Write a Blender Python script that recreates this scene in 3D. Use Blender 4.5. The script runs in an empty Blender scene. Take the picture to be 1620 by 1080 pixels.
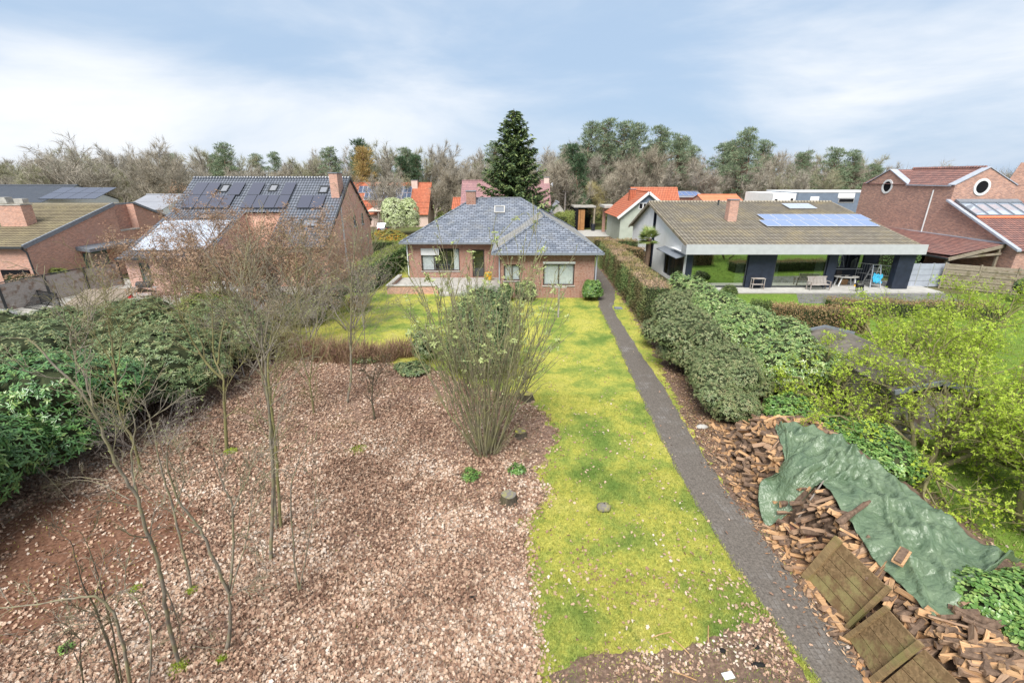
import bpy, math, random
import numpy as np
from mathutils import Vector, Matrix

random.seed(11)
RNG = np.random.default_rng(11)
SC = bpy.context.scene
COL = SC.collection

# ---------------------------------------------------------------- camera
F, TH, H = 720.0, math.radians(19.9), 8.5
CT, ST = math.cos(TH), math.sin(TH)
cam = bpy.data.cameras.new('camera')
cam_ob = bpy.data.objects.new('camera', cam)
COL.objects.link(cam_ob)
cam.sensor_width = 36.0
cam.lens = 36.0 * F / 1620.0
cam.clip_end = 3000
cam_ob.location = (0, 0, H)
cam_ob.rotation_euler = (math.radians(90) - TH, 0, 0)
SC.camera = cam_ob

# ---------------------------------------------------------------- sky, sun, exposure
SUN_EL, SUN_AZ = math.radians(52), math.radians(196)     # hazy sun high behind the viewer
world = bpy.data.worlds.new('World')
SC.world = world
world.use_nodes = True
wt = world.node_tree
wt.nodes.clear()
def wn(t, **k):
    n = wt.nodes.new(t)
    for a, b in k.items():
        setattr(n, a, b)
    return n
def wl(a, b):
    wt.links.new(a, b)
def wmath(op, a, b=None, clamp=False):
    n = wn('ShaderNodeMath', operation=op, use_clamp=clamp)
    for i, x in enumerate((a, b)):
        if x is None: continue
        if isinstance(x, (int, float)): n.inputs[i].default_value = x
        else: wl(x, n.inputs[i])
    return n.outputs[0]
wo = wn('ShaderNodeOutputWorld')
bg = wn('ShaderNodeBackground')
sky = wn('ShaderNodeTexSky', sky_type='NISHITA', sun_disc=False, sun_elevation=SUN_EL, sun_rotation=SUN_AZ,
         air_density=1.0, dust_density=1.5, ozone_density=1.0)
tc = wn('ShaderNodeTexCoord')
sep = wn('ShaderNodeSeparateXYZ'); wl(tc.outputs['Generated'], sep.inputs[0])
el = wmath('MAXIMUM', sep.outputs['Z'], 0.0)
def wstep(v, lo, hi):
    n = wn('ShaderNodeMapRange', interpolation_type='SMOOTHSTEP')
    wl(v, n.inputs['Value']); n.inputs['From Min'].default_value = lo; n.inputs['From Max'].default_value = hi
    return n.outputs[0]
def wnoise(sx, sz, rot, scale, detail, rough, dist, loc):
    m1 = wn('ShaderNodeMapping'); wl(tc.outputs['Generated'], m1.inputs[0])
    m1.inputs['Rotation'].default_value = (0, rot, 0); m1.inputs['Scale'].default_value = (sx, sx, sz); m1.inputs['Location'].default_value = loc
    n = wn('ShaderNodeTexNoise'); wl(m1.outputs[0], n.inputs['Vector'])
    n.inputs['Scale'].default_value = scale; n.inputs['Detail'].default_value = detail; n.inputs['Roughness'].default_value = rough; n.inputs['Distortion'].default_value = dist
    return n.outputs[0]
X_ = sep.outputs['X']
n1 = wnoise(1.0, 3.6, 0.12, 2.1, 7, 0.55, 0.35, (1.7, 0.3, 0.2))
n2 = wnoise(0.8, 5.0, -0.5, 2.6, 6, 0.6, 0.5, (4.1, 2.3, 0.9))
bank = wmath('MULTIPLY', wmath('SUBTRACT', 1.0, wstep(X_, -0.42, 0.12)), wmath('SUBTRACT', 1.0, wstep(el, 0.10, 0.235)))
right = wmath('MULTIPLY', wstep(X_, 0.22, 0.62), wmath('SUBTRACT', 1.0, wstep(el, 0.16, 0.30)))
high = wmath('MULTIPLY', wstep(el, 0.30, 0.6), 0.28)
cov = wmath('ADD', wmath('ADD', wmath('MULTIPLY', bank, 0.31), wmath('MULTIPLY', wmath('MULTIPLY', right, n2), 0.42)), wmath('ADD', wmath('MULTIPLY', n1, 0.78), high))
cmask = wn('ShaderNodeMapRange', interpolation_type='SMOOTHSTEP')
wl(cov, cmask.inputs['Value'])
cmask.inputs['From Min'].default_value = 0.33; cmask.inputs['From Max'].default_value = 0.82
cmask.inputs['To Min'].default_value = 0.0; cmask.inputs['To Max'].default_value = 0.97
skmul = wn('ShaderNodeMix', data_type='RGBA', blend_type='MIX')
wl(sky.outputs[0], skmul.inputs[6])
skmul.inputs[7].default_value = (4.75, 6.3, 8.4, 1)
skmul.inputs[0].default_value = 0.85
cmix = wn('ShaderNodeMix', data_type='RGBA')
wl(cmask.outputs[0], cmix.inputs[0])
wl(skmul.outputs[2], cmix.inputs[6])
cmix.inputs[7].default_value = (9.6, 9.8, 10.1, 1)
wl(cmix.outputs[2], bg.inputs[0])
bg.inputs[1].default_value = 0.05
wl(bg.outputs[0], wo.inputs[0])

sun = bpy.data.lights.new('sun', 'SUN')
sun.energy = 2.7
sun.angle = math.radians(32)
sun.color = (1.0, 0.965, 0.91)
sun_ob = bpy.data.objects.new('sun', sun)
COL.objects.link(sun_ob)
sd = Vector((math.sin(SUN_AZ) * math.cos(SUN_EL), math.cos(SUN_AZ) * math.cos(SUN_EL), math.sin(SUN_EL)))
sun_ob.rotation_euler = sd.to_track_quat('Z', 'Y').to_euler()
sun_ob.location = (-30, -40, 60)
SC.view_settings.view_transform = 'Standard'
SC.view_settings.look = 'None'
SC.view_settings.gamma = 1.0
SC.view_settings.exposure = 1.12
SC.cycles.max_bounces = 6
SC.cycles.transparent_max_bounces = 8
SC.cycles.use_denoising = True

# ---------------------------------------------------------------- picture <-> ground helpers (pixels of the 1620 x 1080 photograph)
def ray(px, py):
    u = (px - 810) / F; v = (540 - py) / F
    return (u, CT + v * ST, -ST + v * CT)
def G(px, py, z=0.0):
    r = ray(px, py); t = (z - H) / r[2]
    return Vector((r[0] * t, r[1] * t, z))
def A(px, py, Y):
    r = ray(px, py); t = Y / r[1]
    return Vector((r[0] * t, Y, H + r[2] * t))

# ---------------------------------------------------------------- materials
MATS = {}
class NT:
    def __init__(s, name):
        s.m = bpy.data.materials.new(name); s.m.use_nodes = True
        s.t = s.m.node_tree
        s.b = s.t.nodes['Principled BSDF']
    def n(s, t, ins=None, **k):
        n = s.t.nodes.new(t)
        for a, b in k.items(): setattr(n, a, b)
        for a, b in (ins or {}).items(): s.set(n.inputs[a], b)
        return n
    def set(s, sock, v):
        if isinstance(v, bpy.types.NodeSocket): s.t.links.new(v, sock)
        elif isinstance(v, tuple) and len(v) == 3 and sock.type == 'RGBA': sock.default_value = (*v, 1)
        else: sock.default_value = v
    def mix(s, f, a, b, blend='MIX'):
        n = s.n('ShaderNodeMix', data_type='RGBA', blend_type=blend)
        s.set(n.inputs[0], f); s.set(n.inputs[6], a); s.set(n.inputs[7], b)
        return n.outputs[2]
    def math(s, op, a, b=0.0, clamp=False):
        n = s.n('ShaderNodeMath', operation=op, use_clamp=clamp)
        s.set(n.inputs[0], a); s.set(n.inputs[1], b)
        return n.outputs[0]
    def noise(s, vec, scale, detail=4, rough=0.55, dist=0.0):
        return s.n('ShaderNodeTexNoise', {'Vector': vec, 'Scale': scale, 'Detail': detail, 'Roughness': rough, 'Distortion': dist}).outputs[0]
    def ramp(s, f, stops, interp='LINEAR'):
        n = s.n('ShaderNodeValToRGB'); s.set(n.inputs[0], f)
        r = n.color_ramp; r.interpolation = interp
        while len(r.elements) < len(stops): r.elements.new(0.5)
        for e, (p, c) in zip(r.elements, stops):
            e.position = p; e.color = (*c, 1) if len(c) == 3 else c
        return n.outputs[0]
    def step(s, v, a, b):
        n = s.n('ShaderNodeMapRange', {'Value': v, 'From Min': a, 'From Max': b}, interpolation_type='SMOOTHSTEP')
        return n.outputs[0]
    def pos(s): return s.n('ShaderNodeNewGeometry').outputs['Position']
    def obj(s): return s.n('ShaderNodeTexCoord').outputs['Object']
    def uv(s): return s.n('ShaderNodeTexCoord').outputs['UV']
    def mapv(s, vec, sc=(1, 1, 1), loc=(0, 0, 0), rot=(0, 0, 0)):
        return s.n('ShaderNodeMapping', {'Vector': vec, 'Scale': sc, 'Location': loc, 'Rotation': rot}).outputs[0]
    def bump(s, h, strength=0.5, dist=0.02):
        s.set(s.b.inputs['Normal'], s.n('ShaderNodeBump', {'Height': h, 'Strength': strength, 'Distance': dist}).outputs[0])
    def done(s, color, rough=0.8, spec=0.3, metal=0.0):
        s.set(s.b.inputs['Base Color'], color); s.set(s.b.inputs['Roughness'], rough)
        s.b.inputs['Specular IOR Level'].default_value = spec
        s.b.inputs['Metallic'].default_value = metal
        MATS[s.m.name] = s.m
        return s.m

def m_plain(name, c, rough=0.6, spec=0.4, metal=0.0, var=0.18, scale=6.0):
    t = NT(name); p = t.obj()
    f = t.noise(p, scale, 5)
    d = tuple(x * (1 - var) for x in c); l = tuple(min(1, x * (1 + var)) for x in c)
    return t.done(t.ramp(f, [(0.3, d), (0.7, l)]), rough, spec, metal)

def m_brick(name, c1, c2, mortar, stain=(0.5, 0.5, 0.5), stain_f=0.25, msize=0.010, bw=0.22, rh=0.075, big=1.0):
    t = NT(name); uv = t.uv()
    br = t.n('ShaderNodeTexBrick', {'Vector': uv, 'Color1': c1, 'Color2': c2, 'Mortar': mortar, 'Scale': 1.0,
             'Mortar Size': msize, 'Mortar Smooth': 0.3, 'Bias': 0.0, 'Brick Width': bw, 'Row Height': rh})
    n1 = t.noise(uv, 0.9 * big, 5, 0.65)
    n2 = t.noise(uv, 7.0, 3, 0.6)
    dark = t.mix(t.math('MULTIPLY', t.step(n2, 0.45, 0.75), 0.7), br.outputs[0], tuple(0.62 * x for x in c1))
    col = t.mix(t.math('MULTIPLY', t.step(n1, 0.42, 0.75), stain_f), dark, stain)
    t.bump(br.outputs[1], -0.4, 0.008)
    return t.done(col, 0.9, 0.2)

def m_tile(name, c1, c2, gap, moss, moss_f, tw=0.25, rh=0.3, off=0.5, rough=0.55, wave=0.0, lichen_shade=None, msize=0.012, spec=0.4, mscale=0.8):
    t = NT(name); uv = t.uv()
    br = t.n('ShaderNodeTexBrick', {'Vector': uv, 'Color1': c1, 'Color2': c2, 'Mortar': gap, 'Scale': 1.0, 'Mortar Size': msize,
             'Mortar Smooth': 0.4, 'Bias': 0.0, 'Brick Width': tw, 'Row Height': rh}, offset=off)
    n1 = t.noise(uv, mscale, 6, 0.7)
    n2 = t.noise(uv, 11.0, 4, 0.7)
    f = t.math('MULTIPLY', t.step(t.math('ADD', n1, t.math('MULTIPLY', t.math('SUBTRACT', n2, 0.5), 0.5)), 0.45, 0.72), moss_f)
    col = t.mix(f, br.outputs[0], moss)
    if lichen_shade:
        col = t.mix(t.math('MULTIPLY', t.step(n2, 0.66, 0.76), 0.8), col, lichen_shade)
    if wave:
        w = t.n('ShaderNodeTexWave', {'Vector': uv, 'Scale': 0.314 / tw, 'Distortion': 0.0}, bands_direction='X').outputs['Fac']
        t.bump(w, 0.8, wave)
        col = t.mix(t.math('MULTIPLY', t.step(w, 0.5, 0.0), 0.75), col, gap)  # joint colour also darkens the pantile hollows, painting their shade
    return t.done(col, rough, spec)

def m_leaf(name, cols, rough=0.5, trans=0.3, spec=0.4, zone=None):
    """cols: colours spread over the per-leaf random value; zone: (other colours, scale) mixed in by world position"""
    t = NT(name)
    r = t.n('ShaderNodeAttribute', attribute_name='rnd').outputs['Fac']
    k = len(cols)
    c = t.ramp(r, [((i + 0.5) / k, x) for i, x in enumerate(cols)])
    if zone:
        zc, zs = zone
        c2 = t.ramp(r, [((i + 0.5) / len(zc), x) for i, x in enumerate(zc)])
        c = t.mix(t.step(t.noise(t.pos(), zs, 4, 0.6), 0.42, 0.6), c, c2)
    m = t.done(c, rough, spec)
    if trans > 0:
        tr = t.n('ShaderNodeBsdfTranslucent'); t.set(tr.inputs['Color'], c)
        mx = t.n('ShaderNodeMixShader'); mx.inputs[0].default_value = trans
        out = t.t.nodes['Material Output']
        t.t.links.new(t.b.outputs[0], mx.inputs[1]); t.t.links.new(tr.outputs[0], mx.inputs[2])
        t.t.links.new(mx.outputs[0], out.inputs[0])
    return m

def m_bark(name, c1, c2, moss=None, moss_f=0.0, scale=14.0):
    t = NT(name); p = t.pos()
    f = t.noise(t.mapv(p, (1, 1, 0.25)), scale, 5, 0.65)
    c = t.ramp(f, [(0.3, c1), (0.7, c2)])
    if moss:
        c = t.mix(t.math('MULTIPLY', t.step(t.noise(p, 3.0, 4), 0.4, 0.62), moss_f), c, moss)
    t.bump(f, 0.6, 0.01)
    return t.done(c, 0.9, 0.2)

def m_wood(name, c1, c2, c3=None, along=(1, 12, 12), scale=2.0, plank=None, rough=0.85, moss=None):
    t = NT(name); p = t.obj()
    g = t.noise(t.mapv(p, along), scale, 5, 0.6, 0.6)
    c = t.ramp(g, [(0.28, c1), (0.5, tuple((a + b) / 2 for a, b in zip(c1, c2))), (0.72, c2)])
    if c3: c = t.mix(t.step(t.noise(p, 2.2, 4), 0.5, 0.66), c, c3)
    if moss: c = t.mix(t.math('MULTIPLY', t.step(t.noise(p, 1.4, 5, 0.7), 0.5, 0.65), 0.7), c, moss)
    t.bump(g, 0.4, 0.006)
    return t.done(c, rough, 0.25)

def m_glass(name, tint, fac=0.5, rough=0.02, refl=(0.8, 0.85, 0.9)):
    t = NT(name)
    gl = t.n('ShaderNodeBsdfGlossy'); gl.inputs['Color'].default_value = (*refl, 1); gl.inputs['Roughness'].default_value = rough
    tr = t.n('ShaderNodeBsdfTransparent'); tr.inputs['Color'].default_value = (*tint, 1)
    mx = t.n('ShaderNodeMixShader'); mx.inputs[0].default_value = fac
    t.t.links.new(tr.outputs[0], mx.inputs[1]); t.t.links.new(gl.outputs[0], mx.inputs[2])
    t.t.links.new(mx.outputs[0], t.t.nodes['Material Output'].inputs[0])
    t.t.nodes.remove(t.b); MATS[name] = t.m
    return t.m

m_brick('red brick', (0.29, 0.105, 0.062), (0.19, 0.07, 0.045), (0.46, 0.37, 0.31), (0.44, 0.32, 0.27), 0.35, 0.013)
m_brick('orange brick', (0.82, 0.43, 0.30), (0.68, 0.33, 0.22), (0.66, 0.50, 0.42), (0.78, 0.56, 0.47), 0.5, 0.009)
m_brick('brown brick', (0.60, 0.31, 0.22), (0.36, 0.19, 0.145), (0.52, 0.42, 0.36), (0.50, 0.35, 0.30), 0.45, 0.010)
m_brick('old brick', (0.58, 0.31, 0.22), (0.26, 0.14, 0.115), (0.48, 0.38, 0.34), (0.26, 0.17, 0.15), 0.4, 0.012, 0.24, 0.085)
m_brick('pink brick', (0.60, 0.36, 0.29), (0.46, 0.25, 0.19), (0.62, 0.50, 0.45), (0.42, 0.26, 0.22), 0.4, 0.010)
m_brick('beige brick', (0.50, 0.40, 0.30), (0.42, 0.32, 0.24), (0.42, 0.36, 0.30), (0.5, 0.42, 0.34), 0.3)
m_brick('white brick', (0.72, 0.71, 0.68), (0.66, 0.65, 0.62), (0.50, 0.49, 0.47), (0.6, 0.6, 0.58), 0.3)
m_brick('stone cladding', (0.62, 0.48, 0.36), (0.34, 0.25, 0.19), (0.40, 0.34, 0.28), (0.55, 0.46, 0.38), 0.3, 0.008, 0.34, 0.06)
m_tile('slate', (0.225, 0.25, 0.30), (0.115, 0.135, 0.17), (0.03, 0.034, 0.046), (0.22, 0.215, 0.19), 0.4, 0.42, 0.24, 0.5, 0.5, 0.0, (0.045, 0.05, 0.04), 0.026)  # dark gaps and specks paint slipped-slate shadows along with lichen
m_tile('mossy slate', (0.27, 0.275, 0.28), (0.20, 0.20, 0.20), (0.08, 0.08, 0.075), (0.34, 0.30, 0.19), 0.8, 0.36, 0.24, 0.5, 0.7, 0.0, (0.10, 0.085, 0.05), 0.02)
m_tile('mossy concrete tile', (0.33, 0.295, 0.235), (0.215, 0.19, 0.15), (0.065, 0.055, 0.042), (0.36, 0.29, 0.15), 0.6, 0.3, 0.33, 0.0, 0.7, 0.02, (0.40, 0.385, 0.36), 0.02, mscale=0.55)
m_tile('yellowed concrete tile', (0.285, 0.235, 0.14), (0.215, 0.175, 0.105), (0.06, 0.05, 0.035), (0.33, 0.28, 0.15), 0.6, 0.3, 0.34, 0.0, 0.75, 0.02, None, 0.02)
m_tile('glazed blue tile', (0.15, 0.165, 0.20), (0.115, 0.13, 0.16), (0.03, 0.035, 0.045), (0.20, 0.21, 0.23), 0.3, 0.25, 0.36, 0.0, 0.28, 0.03, None, 0.02, 0.6)
m_tile('dark flat tile', (0.075, 0.085, 0.105), (0.06, 0.07, 0.09), (0.025, 0.03, 0.035), (0.1, 0.1, 0.11), 0.2, 0.3, 0.34, 0.0, 0.45, 0.0, None, 0.015)
m_tile('grey roofing', (0.27, 0.28, 0.31), (0.25, 0.26, 0.29), (0.16, 0.17, 0.19), (0.22, 0.22, 0.23), 0.5, 1.0, 0.9, 0.0, 0.7)
m_tile('orange tile', (0.55, 0.17, 0.085), (0.43, 0.12, 0.06), (0.19, 0.055, 0.03), (0.40, 0.20, 0.13), 0.35, 0.24, 0.34, 0.0, 0.7, 0.02, None, 0.02)
m_tile('purple tile', (0.34, 0.185, 0.185), (0.26, 0.14, 0.15), (0.13, 0.075, 0.08), (0.30, 0.21, 0.20), 0.5, 0.22, 0.28, 0.5, 0.75)
m_tile('red pantile', (0.36, 0.165, 0.13), (0.20, 0.10, 0.09), (0.06, 0.04, 0.04), (0.34, 0.21, 0.18), 0.45, 0.26, 0.34, 0.0, 0.6, 0.03, None, 0.02)
m_tile('bright orange sheet', (0.72, 0.22, 0.11), (0.66, 0.19, 0.09), (0.45, 0.13, 0.06), (0.6, 0.2, 0.12), 0.3, 0.3, 0.4, 0.0, 0.7)
m_plain('white render', (0.86, 0.86, 0.85), 0.85, 0.2, 0, 0.06, 1.5)
m_plain('white paint', (0.68, 0.69, 0.69), 0.5, 0.4, 0, 0.05, 3)
m_plain('cream render', (0.55, 0.48, 0.38), 0.85, 0.2, 0, 0.1, 1.5)
m_plain('grey green render', (0.40, 0.43, 0.37), 0.85, 0.2, 0, 0.08, 1.5)
m_plain('pale pink render', (0.62, 0.48, 0.42), 0.85, 0.2, 0, 0.1, 1.5)
m_plain('blue grey cladding', (0.17, 0.21, 0.27), 0.6, 0.3, 0, 0.12, 2)
m_plain('navy paint', (0.018, 0.024, 0.04), 0.5, 0.4, 0, 0.25, 3)
m_plain('dark metal', (0.05, 0.055, 0.06), 0.45, 0.5, 0.3, 0.2, 8)
m_plain('zinc', (0.42, 0.45, 0.52), 0.5, 0.5, 0.25, 0.12, 3)
m_plain('lead', (0.20, 0.22, 0.25), 0.6, 0.4, 0.2, 0.15, 5)
m_plain('aluminium', (0.55, 0.56, 0.57), 0.35, 0.5, 0.6, 0.08, 8)
m_plain('concrete', (0.36, 0.345, 0.315), 0.9, 0.2, 0, 0.25, 3)
m_plain('pale concrete', (0.40, 0.39, 0.365), 0.9, 0.2, 0, 0.15, 2.5)
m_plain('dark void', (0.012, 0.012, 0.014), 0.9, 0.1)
m_plain('wet paving', (0.15, 0.145, 0.14), 0.5, 0.4, 0, 0.3, 2)
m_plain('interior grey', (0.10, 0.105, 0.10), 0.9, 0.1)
m_plain('curtain', (0.78, 0.80, 0.80), 0.9, 0.1, 0, 0.1)
m_plain('brown frame', (0.055, 0.04, 0.035), 0.5, 0.4)
m_plain('green frame', (0.06, 0.12, 0.105), 0.5, 0.4)
m_plain('red plastic', (0.45, 0.02, 0.03), 0.4, 0.5)
m_plain('yellow plastic', (0.70, 0.38, 0.02), 0.4, 0.5)
m_plain('blue cloth', (0.05, 0.36, 0.56), 0.8, 0.2, 0, 0.25)
m_plain('black fur', (0.012, 0.012, 0.013), 0.75, 0.3)
m_plain('car paint', (0.03, 0.035, 0.05), 0.25, 0.6, 0.4, 0.05)
m_plain('white car paint', (0.62, 0.64, 0.65), 0.25, 0.6, 0.0, 0.04)
m_plain('rubber', (0.015, 0.015, 0.015), 0.8, 0.2)
m_plain('maroon paint', (0.13, 0.03, 0.03), 0.6, 0.3)
m_plain('panel frame', (0.62, 0.65, 0.70), 0.4, 0.5, 0.4, 0.04)
m_glass('window glass', (0.75, 0.78, 0.78), 0.12)
m_glass('mirror glass', (0.30, 0.34, 0.30), 0.55, 0.015, (0.85, 0.92, 0.80))
m_glass('dark glass', (0.10, 0.12, 0.13), 0.4)
m_wood('grey timber', (0.25, 0.22, 0.20), (0.46, 0.42, 0.39), (0.22, 0.16, 0.125), (0.6, 8, 14), 2.0)
m_wood('fence timber', (0.20, 0.165, 0.12), (0.36, 0.31, 0.24), (0.17, 0.15, 0.09), (0.8, 8, 14), 2.0)
m_wood('panel timber', (0.10, 0.065, 0.03), (0.30, 0.20, 0.105), (0.16, 0.10, 0.05), (2, 12, 12), 1.6, moss=(0.27, 0.24, 0.10))
m_wood('batten timber', (0.15, 0.10, 0.05), (0.32, 0.22, 0.11), (0.22, 0.18, 0.07), (12, 2, 12), 1.6, moss=(0.22, 0.20, 0.08))
m_wood('split wood', (0.29, 0.155, 0.075), (0.58, 0.375, 0.205), (0.40, 0.22, 0.105), (2.5, 22, 22), 1.5)
m_wood('weathered split wood', (0.19, 0.115, 0.072), (0.41, 0.28, 0.185), (0.28, 0.165, 0.10), (2.5, 22, 22), 1.5)
m_wood('brown door timber', (0.27, 0.13, 0.05), (0.40, 0.21, 0.09), None, (1, 12, 1), 2.0)
m_wood('shingle', (0.13, 0.105, 0.08), (0.30, 0.25, 0.20), None, (8, 1, 1), 2.5)
m_bark('log bark', (0.075, 0.05, 0.036), (0.20, 0.135, 0.095))
m_bark('sapling bark', (0.12, 0.10, 0.08), (0.28, 0.245, 0.195), (0.25, 0.235, 0.10), 0.5)
m_bark('grey twig', (0.17, 0.145, 0.125), (0.34, 0.30, 0.265))
m_bark('hazel bark', (0.12, 0.105, 0.07), (0.29, 0.26, 0.17), (0.30, 0.30, 0.12), 0.55)
m_bark('dark bark', (0.04, 0.033, 0.025), (0.12, 0.10, 0.075), (0.14, 0.13, 0.05), 0.3)
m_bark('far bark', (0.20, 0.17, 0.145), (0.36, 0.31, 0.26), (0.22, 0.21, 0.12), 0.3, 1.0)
m_bark('pine bark', (0.14, 0.085, 0.06), (0.30, 0.19, 0.13), None, 0, 2.0)
m_bark('green bark', (0.11, 0.095, 0.05), (0.25, 0.22, 0.12), (0.24, 0.235, 0.08), 0.5)
m_bark('core shade', (0.02, 0.028, 0.013), (0.05, 0.06, 0.026))  # near-black core bodies; the shade inside shrubs is put into the colour

# ground materials
def ground_mats():
    t = NT('ground soil'); p = t.pos()
    a = t.noise(p, 0.08, 5, 0.6); b = t.noise(p, 2.5, 6, 0.7)
    c = t.mix(t.step(a, 0.42, 0.6), (0.115, 0.145, 0.045), (0.145, 0.11, 0.07))
    c = t.mix(t.step(b, 0.4, 0.7), c, (0.075, 0.07, 0.04))
    t.bump(b, 0.5, 0.03); t.done(c, 0.95, 0.1)
    t = NT('leaf mould'); p = t.pos()
    b = t.noise(p, 5.0, 8, 0.75); d = t.noise(p, 0.5, 4, 0.6); v = t.noise(p, 26.0, 4, 0.7)
    c = t.ramp(b, [(0.3, (0.13, 0.085, 0.066)), (0.5, (0.24, 0.16, 0.122)), (0.7, (0.37, 0.255, 0.195))])
    c = t.mix(t.math('MULTIPLY', t.step(d, 0.5, 0.68), 0.5), c, (0.20, 0.17, 0.07))
    c = t.mix(t.math('MULTIPLY', t.step(v, 0.55, 0.7), 0.5), c, (0.42, 0.28, 0.21))
    t.bump(t.math('ADD', b, v), 0.8, 0.04); t.done(c, 0.95, 0.1)
    t = NT('wood mulch'); p = t.pos()
    b = t.noise(p, 12.0, 8, 0.75); d = t.noise(p, 1.2, 5, 0.6)
    c = t.ramp(b, [(0.3, (0.07, 0.036, 0.024)), (0.5, (0.165, 0.085, 0.055)), (0.72, (0.31, 0.18, 0.12))])
    c = t.mix(t.step(d, 0.55, 0.7), c, (0.10, 0.05, 0.03))
    t.bump(b, 0.8, 0.04); t.done(c, 0.95, 0.1)
    for nm, moss in (('mossy lawn', True), ('plain lawn', False)):
        t = NT(nm); p = t.pos()
        z = t.noise(p, 0.55, 6, 0.66); y = t.noise(p, 0.16, 3, 0.5); f = t.noise(p, 18.0, 5, 0.7)
        if moss:
            zz = t.math('ADD', z, t.math('MULTIPLY', t.math('SUBTRACT', y, 0.5), 0.5))
            c = t.ramp(zz, [(0.34, (0.13, 0.20, 0.045)), (0.44, (0.27, 0.31, 0.07)), (0.54, (0.43, 0.405, 0.085)), (0.70, (0.50, 0.45, 0.13))])
        else:
            c = t.ramp(z, [(0.3, (0.10, 0.19, 0.03)), (0.7, (0.19, 0.28, 0.045))])
        c = t.mix(t.math('MULTIPLY', t.step(t.noise(p, 3.2, 5, 0.7), 0.50, 0.68), 0.6), c, (0.14, 0.205, 0.045)); c = t.mix(t.math('MULTIPLY', t.step(t.noise(p, 10.0, 4, 0.6), 0.52, 0.62), 0.4), c, (0.13, 0.19, 0.045))
        c = t.mix(t.math('MULTIPLY', t.step(f, 0.35, 0.7), 0.45), c, (0.085, 0.12, 0.02))
        t.bump(f, 0.6, 0.03); t.done(c, 0.95, 0.1)
    t = NT('path pavers'); uv = t.uv(); p = t.pos()
    br = t.n('ShaderNodeTexBrick', {'Vector': uv, 'Color1': (0.25, 0.235, 0.22), 'Color2': (0.16, 0.148, 0.14), 'Mortar': (0.075, 0.065, 0.055),
             'Scale': 1.0, 'Mortar Size': 0.008, 'Brick Width': 0.21, 'Row Height': 0.105})
    a = t.noise(p, 1.1, 6, 0.68); b = t.noise(p, 22.0, 5, 0.7); g = t.noise(p, 0.45, 4, 0.6)
    soil = t.ramp(b, [(0.3, (0.058, 0.05, 0.043)), (0.7, (0.18, 0.156, 0.134))])
    c = t.mix(t.math('MULTIPLY', t.step(a, 0.27, 0.48), 0.92), br.outputs[0], soil)
    c = t.mix(t.math('MULTIPLY', t.step(t.noise(p, 2.3, 5, 0.7), 0.70, 0.78), 0.6), c, (0.21, 0.21, 0.06))
    t.bump(t.math('ADD', b, t.math('MULTIPLY', br.outputs[1], -1.0)), 0.5, 0.012); t.done(c, 0.85, 0.25)
    t = NT('bare earth'); p = t.pos()
    b = t.noise(p, 14.0, 8, 0.75); d = t.noise(p, 1.0, 5, 0.6)
    c = t.ramp(b, [(0.3, (0.07, 0.048, 0.036)), (0.5, (0.15, 0.10, 0.075)), (0.72, (0.30, 0.205, 0.15))])
    c = t.mix(t.math('MULTIPLY', t.step(d, 0.5, 0.7), 0.7), c, (0.11, 0.085, 0.07))
    t.bump(b, 0.8, 0.03); t.done(c, 0.95, 0.1)
ground_mats()

# ---------------------------------------------------------------- object helpers
ORG = {}
def tag(o, label=None, cat=None, group=None, kind=None):
    if label: o['label'] = label
    if cat: o['category'] = cat
    if group: o['group'] = group
    if kind: o['kind'] = kind
    return o
def thing(name, label, cat, loc=(0, 0, 0), rz=0.0, group=None):
    o = bpy.data.objects.new(name, None); COL.objects.link(o)
    o.empty_display_size = 0.2
    o.location = loc; o.rotation_euler = (0, 0, rz)
    ORG[o.name] = Vector(loc)
    return tag(o, label, cat, group)
def link(name, me, parent=None, loc=(0, 0, 0)):
    o = bpy.data.objects.new(name, me); COL.objects.link(o)
    if parent:
        o.parent = parent; ORG[o.name] = ORG[parent.name]
    else:
        o.location = loc; ORG[o.name] = Vector(loc)
    return o
def dup(o, loc=None, rz=None, scale=None, label=None, group=None, parent=None):
    c = o.copy(); COL.objects.link(c)
    if parent: c.parent = parent
    if loc is not None: c.location = loc
    if rz is not None: c.rotation_euler = (0, 0, rz)
    if scale is not None: c.scale = scale if hasattr(scale, '__len__') else (scale,) * 3
    if label: c['label'] = label
    if group: c['group'] = group
    for ch in list(o.children): dup(ch, parent=c)
    return c

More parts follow.
